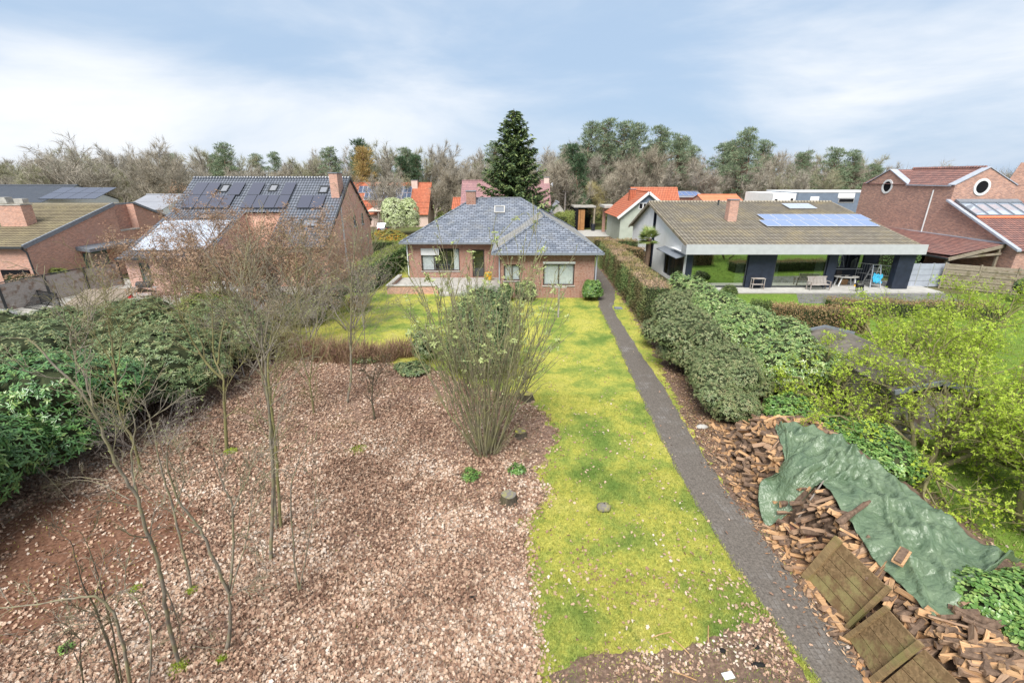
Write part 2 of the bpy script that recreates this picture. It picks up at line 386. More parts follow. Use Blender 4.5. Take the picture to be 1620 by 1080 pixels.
class MB:
    def __init__(s): s.v = []; s.f = []; s.m = []; s.uv = []
    def poly(s, pts, m=0, uv=None):
        i = len(s.v); s.v += [tuple(p) for p in pts]; s.f.append(list(range(i, i + len(pts)))); s.m.append(m); s.uv.append(uv)
    def box(s, x0, x1, y0, y1, z0, z1, m=0):
        P = [(x0, y0, z0), (x1, y0, z0), (x1, y1, z0), (x0, y1, z0), (x0, y0, z1), (x1, y0, z1), (x1, y1, z1), (x0, y1, z1)]
        for q in ((0, 3, 2, 1), (4, 5, 6, 7), (0, 1, 5, 4), (1, 2, 6, 5), (2, 3, 7, 6), (3, 0, 4, 7)): s.poly([P[k] for k in q], m)
        return s
    def obox(s, o, a, b, c, m=0):
        """box with corner o and edge vectors a, b, c"""
        o, a, b, c = Vector(o), Vector(a), Vector(b), Vector(c)
        if a.cross(b).dot(c) < 0: a, b = b, a
        P = [o, o + a, o + a + b, o + b, o + c, o + a + c, o + a + b + c, o + b + c]
        for q in ((0, 3, 2, 1), (4, 5, 6, 7), (0, 1, 5, 4), (1, 2, 6, 5), (2, 3, 7, 6), (3, 0, 4, 7)): s.poly([P[k] for k in q], m)
        return s
    def bar(s, p, q, w, h=None, m=0):
        p, q = Vector(p), Vector(q); h = h or w
        d = (q - p).normalized(); up = Vector((0, 0, 1)) if abs(d.z) < 0.95 else Vector((1, 0, 0))
        a = d.cross(up).normalized(); b = a.cross(d).normalized()
        return s.obox(p - a * w / 2 - b * h / 2, a * w, b * h, q - p, m)
    def prism(s, pts, ext, m=0):
        e = Vector(ext); P = [Vector(p) for p in pts]; Q = [p + e for p in P]; n = len(P)
        nrm = Vector((0, 0, 0))
        for i in range(n): nrm += P[i].cross(P[(i + 1) % n])
        if nrm.dot(e) > 0: P, Q = Q, P
        s.poly(P, m); s.poly(Q[::-1], m)
        for i in range(n): s.poly([P[(i + 1) % n], P[i], Q[i], Q[(i + 1) % n]], m)
        return s
    def tube(s, pts, r, n=8, m=0, caps=True):
        pts = [Vector(p) for p in pts]; r = r if hasattr(r, '__len__') else [r] * len(pts)
        rings = []
        for i, p in enumerate(pts):
            d = (pts[min(i + 1, len(pts) - 1)] - pts[max(i - 1, 0)]).normalized()
            up = Vector((0, 0, 1)) if abs(d.z) < 0.9 else Vector((1, 0, 0))
            a = d.cross(up).normalized(); b = d.cross(a).normalized()
            rings.append([p + (a * math.cos(2 * math.pi * k / n) - b * math.sin(2 * math.pi * k / n)) * r[i] for k in range(n)])
        for A_, B_ in zip(rings, rings[1:]):
            for k in range(n): s.poly([A_[k], A_[(k + 1) % n], B_[(k + 1) % n], B_[k]], m)
        if caps:
            s.poly(rings[0][::-1], m); s.poly(rings[-1], m)
        return s
    def build(s, name, mat, parent=None, loc=(0, 0, 0), smooth=False, local=False, merge=False):
        org = ORG[parent.name] if parent else Vector(loc)
        if local: org = Vector((0, 0, 0))
        me = bpy.data.meshes.new(name)
        me.from_pydata([(x - org.x, y - org.y, z - org.z) for x, y, z in s.v], [], s.f)
        for m in (mat if isinstance(mat, (list, tuple)) else [mat]): me.materials.append(MATS[m])
        if any(s.m): me.polygons.foreach_set('material_index', s.m)
        if smooth: me.polygons.foreach_set('use_smooth', [True] * len(s.f))
        ul = me.uv_layers.new(name='UVMap')
        flat = np.zeros(len(me.loops) * 2); k = 0
        for f, uv in zip(s.f, s.uv):
            P = [Vector(s.v[i]) for i in f]
            if uv is None:
                nr = Vector((0, 0, 0))
                for i in range(len(P)): nr += (P[i] - P[0]).cross(P[(i + 1) % len(P)] - P[0])
                if nr.length > 1e-12: nr.normalize()
                else: nr = Vector((0, 0, 1))
                if abs(nr.z) > 0.995: uv = [(p.x, p.y) for p in P]
                else:
                    h = Vector((0, 0, 1)).cross(nr).normalized(); w = nr.cross(h)
                    uv = [(p.dot(h), p.dot(w)) for p in P]
            for a, b in uv:
                flat[k] = a; flat[k + 1] = b; k += 2
        ul.data.foreach_set('uv', flat)
        if merge:
            import bmesh
            bm = bmesh.new(); bm.from_mesh(me); bmesh.ops.remove_doubles(bm, verts=bm.verts, dist=0.0005); bm.to_mesh(me); bm.free()
        return link(name, me, parent, loc)

def np_mesh(name, V, faces, mats, rnd=None, smooth=False, midx=None):
    """faces: list of (n_faces, k) int arrays"""
    me = bpy.data.meshes.new(name)
    tot = np.concatenate([np.full(len(f), f.shape[1], dtype=np.int32) for f in faces])
    loops = np.concatenate([f.reshape(-1) for f in faces]).astype(np.int32)
    st = np.concatenate([[0], np.cumsum(tot)[:-1]]).astype(np.int32)
    me.vertices.add(len(V)); me.vertices.foreach_set('co', np.ascontiguousarray(V, dtype=np.float32).reshape(-1))
    me.loops.add(len(loops)); me.loops.foreach_set('vertex_index', loops)
    me.polygons.add(len(tot)); me.polygons.foreach_set('loop_start', st)
    for m in mats: me.materials.append(MATS[m])
    if midx is not None: me.polygons.foreach_set('material_index', midx.astype(np.int32))
    if smooth: me.polygons.foreach_set('use_smooth', np.ones(len(tot), dtype=bool))
    if rnd is not None:
        at = me.attributes.new('rnd', 'FLOAT', 'FACE'); at.data.foreach_set('value', rnd.astype(np.float32))
    me.update(calc_edges=True)
    return me

LEAF = {  # verts (along, across, up), faces
    'diamond': (np.array([(0, 0, 0), (0.45, 0.5, 0.10), (1, 0, 0), (0.45, -0.5, 0.10)]), [[(0, 2, 1)], [(0, 3, 2)]]),
    'oval': (np.array([(0, 0, 0), (0.3, 0.42, 0.1), (0.72, 0.36, 0.06), (1, 0, -0.12), (0.72, -0.36, 0.06), (0.3, -0.42, 0.1)]), [[(0, 3, 2, 1)], [(0, 5, 4, 3)]]),
    'oak': (np.array([(0, 0, 0), (0.18, 0.12, 0.06), (0.3, 0.42, 0.16), (0.45, 0.2, 0.08), (0.66, 0.5, 0.18), (0.8, 0.2, 0.05), (1, 0, 0.1),
                      (0.8, -0.2, 0.05), (0.66, -0.5, 0.14), (0.45, -0.2, 0.06), (0.3, -0.42, 0.2), (0.18, -0.12, 0.04)]),
            [[(0, 6, 5, 4, 3, 2, 1)], [(0, 11, 10, 9, 8, 7, 6)]]),
    'blade': (np.array([(0, 0.5, 0), (0, -0.5, 0), (1, 0, 0)]), [[(0, 1, 2)]]),
}
def nrm(a): return a / np.maximum(np.linalg.norm(a, axis=1, keepdims=True), 1e-9)
def leaves(kind, P, D, N, L, Wd, rnd=None):
    """P base points, D direction along, N leaf normal; returns V, faces, rnd-per-face"""
    tv, tf = LEAF[kind]; k = len(tv); n = len(P)
    D = nrm(D); B = nrm(np.cross(N, D)); U = np.cross(D, B)
    L = np.broadcast_to(L, (n,)); Wd = np.broadcast_to(Wd, (n,))
    V = (P[:, None] + tv[None, :, 0:1] * (D * L[:, None])[:, None] + tv[None, :, 1:2] * (B * Wd[:, None])[:, None]
         + tv[None, :, 2:3] * (U * Wd[:, None])[:, None]).reshape(-1, 3)
    off = (np.arange(n) * k)[:, None]
    faces = [np.array(f)[0][None, :] + off for f in tf]
    if rnd is None: rnd = RNG.random(n)
    return V, faces, np.concatenate([rnd] * len(faces))
def rdir(n, up=0.0):
    d = RNG.normal(size=(n, 3)); d[:, 2] += up
    return nrm(d)

class Tubes:
    def __init__(s): s.t = []
    def add(s, pts, rad, n): s.t.append((np.asarray(pts, float), np.asarray(rad, float), n))
    def mesh(s, name, mat, org=(0, 0, 0)):
        Vs, Fs, base = [], [], 0
        bygrp = {}
        for p, r, n in s.t: bygrp.setdefault((len(p), n), []).append((p, r))
        for (k, n), lst in bygrp.items():
            P = np.stack([a for a, b in lst]); R = np.stack([b for a, b in lst])
            D = np.empty_like(P); D[:, 1:-1] = P[:, 2:] - P[:, :-2]; D[:, 0] = P[:, 1] - P[:, 0]; D[:, -1] = P[:, -1] - P[:, -2]
            D /= np.maximum(np.linalg.norm(D, axis=2, keepdims=True), 1e-9)
            ref = np.where(np.abs(D[:, :1, 2:3]) < 0.9, np.array([0, 0, 1.0]), np.array([1.0, 0, 0]))
            ref = np.broadcast_to(ref, D.shape)
            a = np.cross(D, ref); a /= np.maximum(np.linalg.norm(a, axis=2, keepdims=True), 1e-9); b = np.cross(D, a)
            an = 2 * np.pi * np.arange(n) / n
            ring = (P[:, :, None] + (a[:, :, None] * np.cos(an)[None, None, :, None] - b[:, :, None] * np.sin(an)[None, None, :, None]) * R[:, :, None, None])
            m = len(lst)
            Vs.append(ring.reshape(-1, 3))
            idx = base + np.arange(m * k * n).reshape(m, k, n)
            q = np.stack([idx[:, :-1, :], np.roll(idx, -1, 2)[:, :-1, :], np.roll(idx, -1, 2)[:, 1:, :], idx[:, 1:, :]], -1).reshape(-1, 4)
            Fs.append(q); base += m * k * n
        V = np.concatenate(Vs) - np.array(org)
        return np_mesh(name, V, [np.concatenate(Fs)], [mat], smooth=True)

def grow(T, p, d, L, r, lev, maxlev, nch, spread, up, wig=0.12, segs=5, sides=5, tips=None, shrink=0.62, tmin=0.3, rend=0.45, rmin=0.003, endfork=True):
    p = np.asarray(p, float); d = np.asarray(d, float); d = d / np.linalg.norm(d)
    pts = [p]; dirs = [d]
    for i in range(segs):
        d = d + RNG.normal(size=3) * wig + np.array([0, 0, up]); d /= np.linalg.norm(d)
        p = p + d * L / segs; pts.append(p); dirs.append(d)
    rad = np.maximum(np.linspace(r, r * rend, segs + 1), rmin)
    T.add(pts, rad, max(3, sides - lev))
    if tips is not None and lev >= maxlev - 1:
        for i in range(1, segs + 1): tips.append((pts[i], dirs[i], lev))
    if lev >= maxlev: return
    n = nch[lev] if hasattr(nch, '__len__') else nch
    for k in range(n):
        t = tmin + (1 - tmin) * (k + RNG.random()) / n
        if endfork and k == n - 1: t = 1.0
        i = min(int(t * segs), segs - 1); f = t * segs - i
        q = pts[i] * (1 - f) + pts[i + 1] * f
        dd = dirs[i]; v = RNG.normal(size=3); v -= v.dot(dd) * dd; v /= np.linalg.norm(v)
        sp = spread * (0.6 + 0.7 * RNG.random())
        nd = dd * math.cos(sp) + v * math.sin(sp)
        rr = max(rmin, r * (1 - (1 - rend) * t) * (0.5 + 0.25 * RNG.random()))
        grow(T, q, nd, L * shrink * (0.7 + 0.5 * RNG.random()) * (1.15 - 0.45 * t), rr, lev + 1, maxlev, nch, spread, up, wig, max(3, segs - 1), sides, tips, shrink, 0.2, rend, rmin, endfork)

# ================================================================ GROUND
def sheet(name, pts, z, mat, wob=0.0, step=0.35, kind='structure', uvf=None):
    """a flat sheet with an uneven edge"""
    out = []
    n = len(pts)
    for i in range(n):
        a, b = Vector((*pts[i][:2], 0)), Vector((*pts[(i + 1) % n][:2], 0))
        k = max(1, int((b - a).length / step)) if wob else 1
        nr = Vector((-(b - a).y, (b - a).x, 0)).normalized()
        for j in range(k):
            w = random.uniform(-wob, wob) if wob else 0
            out.append(a.lerp(b, j / k) + nr * w + Vector((0, 0, z)))
    area = sum(out[i].x * out[(i + 1) % len(out)].y - out[(i + 1) % len(out)].x * out[i].y for i in range(len(out)))
    if area < 0: out.reverse()
    m = MB(); m.poly(out, 0, [(p.x, p.y) for p in out])
    return tag(m.build(name, mat), kind=kind)

sheet('ground', [(-700, -120), (700, -120), (700, 900), (-700, 900)], 0.0, 'ground soil')
LAWN = [(-13.5, 2), (9.0, 2), (9.3, 44), (-11.6, 46), (-12.6, 34), (-13.8, 24)]
sheet('lawn', LAWN, 0.004, 'mossy lawn')
BED = [(0.75, 2), (0.55, 5.5), (0.42, 6.6), (0.35, 8.4), (0.35, 9.6), (0.95, 10.6), (0.75, 11.8), (1.25, 12.8), (1.55, 14.0), (1.2, 15.2), (0.7, 16.3),
       (-0.6, 17.3), (-2.4, 18.4), (-3.6, 19.5), (-5.1, 20.1), (-7.6, 20.7), (-10.5, 21.4), (-14, 22.6), (-20, 24), (-27, 20), (-27, 2)]
sheet('leaf_bed', BED, 0.008, 'leaf mould', 0.22, 0.2)
MULCH = [(-13.6, 6.4), (-9.6, 6.2), (-8.2, 7.6), (-8.0, 9.3), (-9.0, 10.6), (-11.0, 11.0), (-13.2, 10.4)]
sheet('mulch', MULCH, 0.012, 'wood mulch', 0.2)
EARTH = [(0.6, 2), (5.5, 2), (5.25, 6.9), (4.4, 6.6), (3.4, 6.25), (2.4, 6.15), (1.4, 6.05), (0.7, 5.7)]
sheet('earth_patch', EARTH, 0.012, 'bare earth', 0.09, 0.15)
sheet('earth_strip', [(6.2, 2), (12, 2), (12, 14), (10.0, 20), (9.6, 27), (9.4, 44), (8.5, 44), (8.0, 30), (7.55, 24), (7.2, 20.5), (6.95, 18.6), (6.75, 16.8), (6.35, 15), (6.1, 11), (6.2, 8)], 0.012, 'bare earth', 0.22, 0.2)
sheet('garden_lawn', [(11.2, 2), (60, 2), (60, 34.2), (13.4, 34.2), (10.2, 26), (11, 16)], 0.004, 'plain lawn')
sheet('paved_yard', [(-36, 22.5), (-21, 26.5), (-16.5, 30), (-14.7, 36.7), (-36, 40)], 0.008, 'concrete')
# the brick path, its courses following its bends
PATH = [(2, 5.85, 7.0), (4, 5.7, 6.8), (5.5, 5.5, 6.6), (7.3, 5.22, 6.38), (9, 5.12, 6.3), (11, 5.05, 6.15), (14.3, 5.15, 6.3), (18.3, 5.35, 6.55), (21.3, 5.55, 6.55),
        (24.2, 5.75, 6.68), (28, 5.9, 6.78), (30.5, 6.0, 6.98), (32.6, 6.35, 7.6), (35.5, 6.95, 8.2), (39, 7.2, 8.4), (46, 7.3, 8.6)]
m = MB(); run = 0.0
fine = []
for (y0, a0, b0), (y1, a1, b1) in zip(PATH, PATH[1:]):
    k = max(2, int((y1 - y0) / 0.35))
    for j in range(k):
        t = j / k; fine.append((y0 + (y1 - y0) * t, a0 + (a1 - a0) * t, b0 + (b1 - b0) * t))
fine = [(y, a + 0.05 * math.sin(y * 5.1) * math.sin(y * 1.7) + random.uniform(-.03, .03), b + random.uniform(-.05, .05)) for y, a, b in fine]
for (y0, a0, b0), (y1, a1, b1) in zip(fine, fine[1:]):
    m.poly([(a0, y0, 0.016), (b0, y0, 0.016), (b1, y1, 0.016), (a1, y1, 0.016)], 0, [(y0, a0), (y0, b0), (y1, b1), (y1, a1)])
tag(m.build('path', 'path pavers'), kind='structure')

# ================================================================ BUILDING HELPERS
class Wall:
    """vertical wall strip from p0 to p1 (counter-clockwise round the house: outside on the right)"""
    def __init__(s, p0, p1):
        s.o = Vector((*p0, 0)); e = Vector((*p1, 0)) - s.o; s.L = e.length; s.d = e.normalized(); s.n = Vector((s.d.y, -s.d.x, 0))
    def p(s, u, z, off=0.0): return s.o + s.d * u + s.n * off + Vector((0, 0, z))
    def build(s, mb, z0, z1, ops=(), rev=0.13, m=0):
        us = sorted({0, s.L, *[o[0] for o in ops], *[o[1] for o in ops]}); zs = sorted({z0, z1, *[o[2] for o in ops], *[o[3] for o in ops]})
        for a, b in zip(us, us[1:]):
            for c, d in zip(zs, zs[1:]):
                if any(o[0] <= (a + b) / 2 <= o[1] and o[2] <= (c + d) / 2 <= o[3] for o in ops): continue
                mb.poly([s.p(a, c), s.p(b, c), s.p(b, d), s.p(a, d)], m)
        for a, b, c, d in ops:
            r = -rev
            mb.poly([s.p(a, c), s.p(a, d), s.p(a, d, r), s.p(a, c, r)], m); mb.poly([s.p(b, d), s.p(b, c), s.p(b, c, r), s.p(b, d, r)], m)
            mb.poly([s.p(a, d), s.p(b, d), s.p(b, d, r), s.p(a, d, r)], m); mb.poly([s.p(b, c), s.p(a, c), s.p(a, c, r), s.p(b, c, r)], m)
    def gable(s, mb, pts, m=0): mb.poly([s.p(u, z) for u, z in pts], m)
    def block(s, mb, u0, u1, z0, z1, o0, o1, m=0):
        mb.obox(s.p(u0, z0, o0), s.d * (u1 - u0), s.n * (o1 - o0), Vector((0, 0, z1 - z0)), m)
def window(root, W, op, cols=2, rows=1, frame='brown frame', glass='window glass', sill='pale concrete', fw=0.06, inset=0.085, curtain=None, name='window', back=True):
    a, b, c, d = op; g = 0.004
    m = MB()
    W.block(m, a + g, b - g, c + g, c + fw, -inset - 0.05, -inset); W.block(m, a + g, b - g, d - fw, d - g, -inset - 0.05, -inset)
    W.block(m, a + g, a + fw, c + fw, d - fw, -inset - 0.05, -inset); W.block(m, b - fw, b - g, c + fw, d - fw, -inset - 0.05, -inset)
    for k in range(1, cols):
        u = a + (b - a) * k / cols; W.block(m, u - fw * 0.45, u + fw * 0.45, c + fw, d - fw, -inset - 0.045, -inset - 0.004)
    for k in range(1, rows):
        z = c + (d - c) * k / rows; W.block(m, a + fw, b - fw, z - fw * 0.4, z + fw * 0.4, -inset - 0.042, -inset - 0.007)
    f = m.build(name, frame, root)
    m = MB(); m.poly([W.p(a + fw, c + fw, -inset - 0.025), W.p(b - fw, c + fw, -inset - 0.025), W.p(b - fw, d - fw, -inset - 0.025), W.p(a + fw, d - fw, -inset - 0.025)])
    m.build('pane', glass, f)
    if back:
        m = MB(); r = -inset - 0.8
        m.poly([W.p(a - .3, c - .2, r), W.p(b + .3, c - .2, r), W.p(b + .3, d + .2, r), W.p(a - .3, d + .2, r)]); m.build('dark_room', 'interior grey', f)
    if curtain:
        m = MB()
        for u0, u1 in curtain:
            k = max(6, int((u1 - u0) / 0.06)); U = [a + u0 + (u1 - u0) * i / k for i in range(k + 1)]
            for i in range(k):
                r0, r1 = -inset - 0.13 - 0.03 * (i % 2), -inset - 0.13 - 0.03 * ((i + 1) % 2)
                m.poly([W.p(U[i], c + .02, r0), W.p(U[i + 1], c + .02, r1), W.p(U[i + 1], d - .02, r1), W.p(U[i], d - .02, r0)])
        m.build('curtain', 'curtain', f)
    if sill:
        m = MB(); W.block(m, a - 0.05, b + 0.05, c - 0.07, c - 0.003, -inset, 0.06); m.build('sill', sill, f)
    return f
def courses(mb, pts, course=0.3, lift=0.03, m=0):
    """fill a flat roof face with overlapping courses of tiles; pts run counter-clockwise seen from outside"""
    P = [Vector(p) for p in pts]; nr = Vector((0, 0, 0))
    for i in range(1, len(P) - 1): nr += (P[i] - P[0]).cross(P[i + 1] - P[0])
    nr.normalize()
    if nr.z < 0: nr = -nr
    h = Vector((0, 0, 1)).cross(nr).normalized(); w = nr.cross(h)
    Q = [((p - P[0]).dot(h), (p - P[0]).dot(w)) for p in P]
    vmin, vmax = min(q[1] for q in Q), max(q[1] for q in Q)
    def span(v):
        xs = []
        for i in range(len(Q)):
            (a, b), (c, d) = Q[i], Q[(i + 1) % len(Q)]
            if min(b, d) - 1e-9 <= v <= max(b, d) + 1e-9:
                if abs(d - b) < 1e-9: xs += [a, c]
                else: xs.append(a + (c - a) * (v - b) / (d - b))
        return min(xs), max(xs)
    k = max(1, round((vmax - vmin) / course)); st = (vmax - vmin) / k
    at = lambda u, v, l: P[0] + h * u + w * v + nr * l
    for i in range(k):
        v0, v1 = vmin + i * st, vmin + (i + 1) * st
        a0, b0 = span(v0 + 1e-6); a1, b1 = span(v1 - 1e-6)
        U0, U1 = P[0].dot(h), vmin
        mb.poly([at(a0, v0, lift), at(b0, v0, lift), at(b1, v1, 0.006), at(a1, v1, 0.006)], m,
                [(U0 + a0, i * course), (U0 + b0, i * course), (U0 + b1, (i + 1) * course), (U0 + a1, (i + 1) * course)])
        mb.poly([at(a0, v0, 0.0), at(b0, v0, 0.0), at(b0, v0, lift), at(a0, v0, lift)], m,
                [(U0 + a0, i * course), (U0 + b0, i * course), (U0 + b0, i * course), (U0 + a0, i * course)])
def ridge(mb, pts, r=0.11, m=0):
    mb.tube(pts, r, 6, m)
def chimney(root, x0, x1, y0, y1, z0, z1, mat, cap='lead', pots=0, name='chimney', flash='lead'):
    m = MB(); m.box(x0, x1, y0, y1, z0, z1); c = m.build(name, mat, root)
    m = MB(); m.box(x0 - .05, x1 + .05, y0 - .05, y1 + .05, z1 + 0.003, z1 + 0.08); m.build('cap', cap, c)
    for k in range(pots):
        x = x0 + (x1 - x0) * (k + .5) / pots; m = MB(); m.tube([(x, (y0 + y1) / 2, z1 + .08), (x, (y0 + y1) / 2, z1 + .42)], [.13, .10], 10); m.build('pot', 'orange tile', c)
    return c
def solar(root, o, ex, ey, nx, ny, gap=0.02, lift=0.09, cell='cell', frame=True):
    """nx x ny panels: o corner, ex, ey full edge vectors in the roof plane"""
    ex, ey = Vector(ex), Vector(ey); n = ex.cross(ey).normalized(); out = []
    for j in range(ny):
        for i in range(nx):
            a = Vector(o) + ex * (i / nx) + ey * (j / ny) + n * lift; dx = ex / nx; dy = ey / ny
            gx, gy = dx.normalized() * gap, dy.normalized() * gap
            m = MB(); m.obox(a + gx, dx - 2 * gx, dy - 2 * gy, n * 0.04, 0)
            b = 0.035 if frame else 0.012
            fx, fy = dx.normalized() * (gap + b), dy.normalized() * (gap + b)
            c = a + fx + fy + n * 0.043
            m.poly([c, c + dx - 2 * fx, c + dx - 2 * fx + dy - 2 * fy, c + dy - 2 * fy], 1, [(0, 0), (dx.length, 0), (dx.length, dy.length), (0, dy.length)])
            out.append(m.build('solar_panel', ['panel frame' if frame else 'dark metal', cell], root))
    return out
def m_cell(name, c, line, rough=0.12):
    t = NT(name); uv = t.uv()
    br = t.n('ShaderNodeTexBrick', {'Vector': uv, 'Color1': c, 'Color2': c, 'Mortar': line, 'Scale': 1.0, 'Mortar Size': 0.006, 'Brick Width': 0.16, 'Row Height': 0.16}, offset=0.0)
    return t.done(br.outputs[0], rough, 0.8)
m_cell('sky sheen blue cell', (0.15, 0.22, 0.42), (0.24, 0.31, 0.50))  # blue cells lightened: reflected sky is put into the colour
m_cell('grey cell', (0.055, 0.075, 0.13), (0.12, 0.15, 0.22))
m_cell('black cell', (0.05, 0.055, 0.085), (0.065, 0.07, 0.10), 0.2)
m_plain('pale sky sheen', (0.62, 0.68, 0.78), 0.08, 1.0, 0.6, 0.03)  # pale colour paints the reflected sky on panels and roof-light panes
m_glass('skylight glass', (0.25, 0.28, 0.30), 0.6, 0.02, (0.95, 0.96, 1.0))
def skylight(root, o, ex, ey, frame='dark metal', lift=0.05):
    ex, ey = Vector(ex), Vector(ey); n = ex.cross(ey).normalized(); o = Vector(o); m = MB(); b = 0.09
    for (p, e1, e2) in ((o, ex, ey.normalized() * b), (o + ey - ey.normalized() * b, ex, ey.normalized() * b),
                        (o + ey.normalized() * b, ex.normalized() * b, ey - 2 * b * ey.normalized()), (o + ex - ex.normalized() * b + ey.normalized() * b, ex.normalized() * b, ey - 2 * b * ey.normalized())):
        m.obox(p - n * 0.05, e1, e2, n * (0.05 + lift + 0.06))
    f = m.build('skylight', frame, root)
    c = o + (ex.normalized() + ey.normalized()) * b + n * (lift + 0.02)
    m = MB(); m.poly([c, c + ex - 2 * b * ex.normalized(), c + ex + ey - 2 * b * (ex.normalized() + ey.normalized()), c + ey - 2 * b * ey.normalized()]); m.build('pane', 'skylight glass', f)
    m = MB(); c = c - n * 0.3; m.poly([c, c + ex * .9, c + ex * .9 + ey * .9, c + ey * .9]); m.build('blind', 'curtain', f)
    return f
def pipe(root, pts, r=0.05, mat='zinc', name='downpipe'):
    return MB().tube(pts, r, 8).build(name, mat, root, smooth=True)

# ================================================================ BUNGALOW
b = thing('bungalow', 'red brick bungalow with a hipped grey slate roof standing behind the mossy lawn', 'house', (-1.4, 40, 0))
ZE, SL = 3.4, 0.565
win1 = (A(859, 449, 33).x + .85, A(908, 449, 33).x + .85, 0.95, 2.55)
win2 = (A(797, 438, 33).x + .85, A(823, 438, 33).x + .85, 1.3, 2.5)
wf = Wall((-0.85, 33), (6.0, 33)); wl_ = Wall((-0.85, 38.5), (-0.85, 33)); wr = Wall((-8.7, 38.5), (-0.85, 38.5))
we = Wall((6.0, 33), (6.0, 48.9)); wb = Wall((6.0, 48.9), (-8.7, 48.9)); ww = Wall((-8.7, 48.9), (-8.7, 38.5))
win3 = (A(668, 436, 38.5).x + 8.7, A(728, 436, 38.5).x + 8.7, 0.95, 2.85)
door1 = (A(748, 437, 38.5).x + 8.7, A(767, 437, 38.5).x + 8.7, 0.42, 2.75)
m = MB()
wf.build(m, 0, 3.3, [win1, win2]); wl_.build(m, 0, 3.3); wr.build(m, 0, 3.3, [win3, door1]); we.build(m, 0, 3.3); wb.build(m, 0, 3.3); ww.build(m, 0, 3.3)
m.build('wall', 'red brick', b)
window(b, wf, win1, 2, 1, fw=.085, curtain=[(.05, win1[1] - win1[0] - .05)])
m = MB(); wf.block(m, win1[0] - .03, win1[1] + .03, win1[3] + .002, win1[3] + .16, -.08, .03); m.build('shutter_box', 'white paint', b)
window(b, wf, win2, 2, 1, fw=.08, curtain=[(.05, win2[1] - win2[0] - .05)])
f = window(b, wr, win3, 3, 1, fw=.08, curtain=[(.1, 1.15), (win3[1] - win3[0] - .5, win3[1] - win3[0] - .05)])
w3 = win3[1] - win3[0]
m = MB(); wr.block(m, win3[0] + .01, win3[0] + w3 * .47, 2.28, win3[3] - .01, -.075, -.01); m.build('roller_shutter', 'white paint', b)
f = window(b, wr, door1, 1, 1, sill=None, name='door', fw=0.1)
# roof faces
E0, E1, F0, M0, M1 = -9.2, 6.45, 32.5, 38.0, 49.4
xr = (-1.35 + E1) / 2; hw = (E1 + 1.35) / 2; zr2 = ZE + SL * hw; yr2 = M0 + hw; hd = (M1 - M0) / 2; zr = ZE + SL * hd; yr = M0 + hd
m = MB()
courses(m, [(E0, M0, ZE), (-1.35, M0, ZE), (xr, yr2, zr2), (E1 - hd, yr, zr), (E0 + hd, yr, zr)], 0.24, 0.014)
courses(m, [(-1.35, F0, ZE), (E1, F0, ZE), (xr, F0 + hw, zr2)], 0.24, 0.014)
courses(m, [(-1.35, M0, ZE), (-1.35, F0, ZE), (xr, F0 + hw, zr2), (xr, yr2, zr2)], 0.24, 0.014, 1)
courses(m, [(E1, F0, ZE), (E1, M1, ZE), (E1 - hd, yr, zr), (xr, yr2, zr2), (xr, F0 + hw, zr2)], 0.24, 0.014, 1)
courses(m, [(E0, M1, ZE), (E0, M0, ZE), (E0 + hd, yr, zr)], 0.24, 0.014)
courses(m, [(E1, M1, ZE), (E0, M1, ZE), (E0 + hd, yr, zr), (E1 - hd, yr, zr)], 0.24, 0.014)
m.poly([(E0, M0, ZE - .1), (E0, M1, ZE - .1), (E1, M1, ZE - .1), (E1, M0, ZE - .1)]); m.poly([(-1.35, F0, ZE - .1), (-1.35, M0, ZE - .1), (E1, M0, ZE - .1), (E1, F0, ZE - .1)])
rf = m.build('roof', ['slate', 'mossy slate'], b)
m = MB(); up = Vector((0, 0, .03))
for p, q in (((E0, M0, ZE), (E0 + hd, yr, zr)), ((E0 + hd, yr, zr), (E1 - hd, yr, zr)), ((E1 - hd, yr, zr), (xr, yr2, zr2)), ((xr, yr2, zr2), (xr, F0 + hw, zr2)),
             ((-1.35, F0, ZE), (xr, F0 + hw, zr2)), ((E1, F0, ZE), (xr, F0 + hw, zr2)), ((E0, M1, ZE), (E0 + hd, yr, zr)), ((E1, M1, ZE), (E1 - hd, yr, zr))):
    m.tube([Vector(p) + up, Vector(q) + up], 0.085, 6)
m.build('ridge_tiles', 'slate', rf)
m = MB()
for p, q in (((E0 - .05, M0 - .06), (-1.42, M0 - .06)), ((-1.42, F0 - .06), (E1 + .06, F0 - .06)), ((E1 + .06, F0 - .06), (E1 + .06, M1)), ((-1.42, F0 - .06), (-1.42, M0 - .06)), ((E0 - .06, M1), (E0 - .06, M0 - .06))):
    m.bar((*p, ZE - .06), (*q, ZE - .06), 0.13, 0.15)
m.build('gutter', 'lead', b)
pipe(b, [(6.2, 32.5, 3.3), (6.12, 32.9, 3.1), (6.12, 32.92, 0.05)], .05); pipe(b, [(-.95, 32.5, 3.3), (-.92, 32.9, 3.1), (-.92, 32.92, .05)], .045); pipe(b, [(-8.75, 38.0, 3.3), (-8.78, 38.4, 3.1), (-8.78, 38.42, .3)], .045, 'white paint')
cx = A(746, 322, yr - .3)
chimney(b, cx.x - .42, cx.x + .42, yr - .9, yr - .1, zr - .6, zr + .62, 'red brick')
p = A(790, 331, 42.2); s = Vector((0, 1, SL)).normalized()
sk = Vector((p.x - .45, 41.6, ZE + SL * (41.6 - M0) + .02)); skylight(b, sk, (0.95, 0, 0), s * 1.05, 'pale concrete')
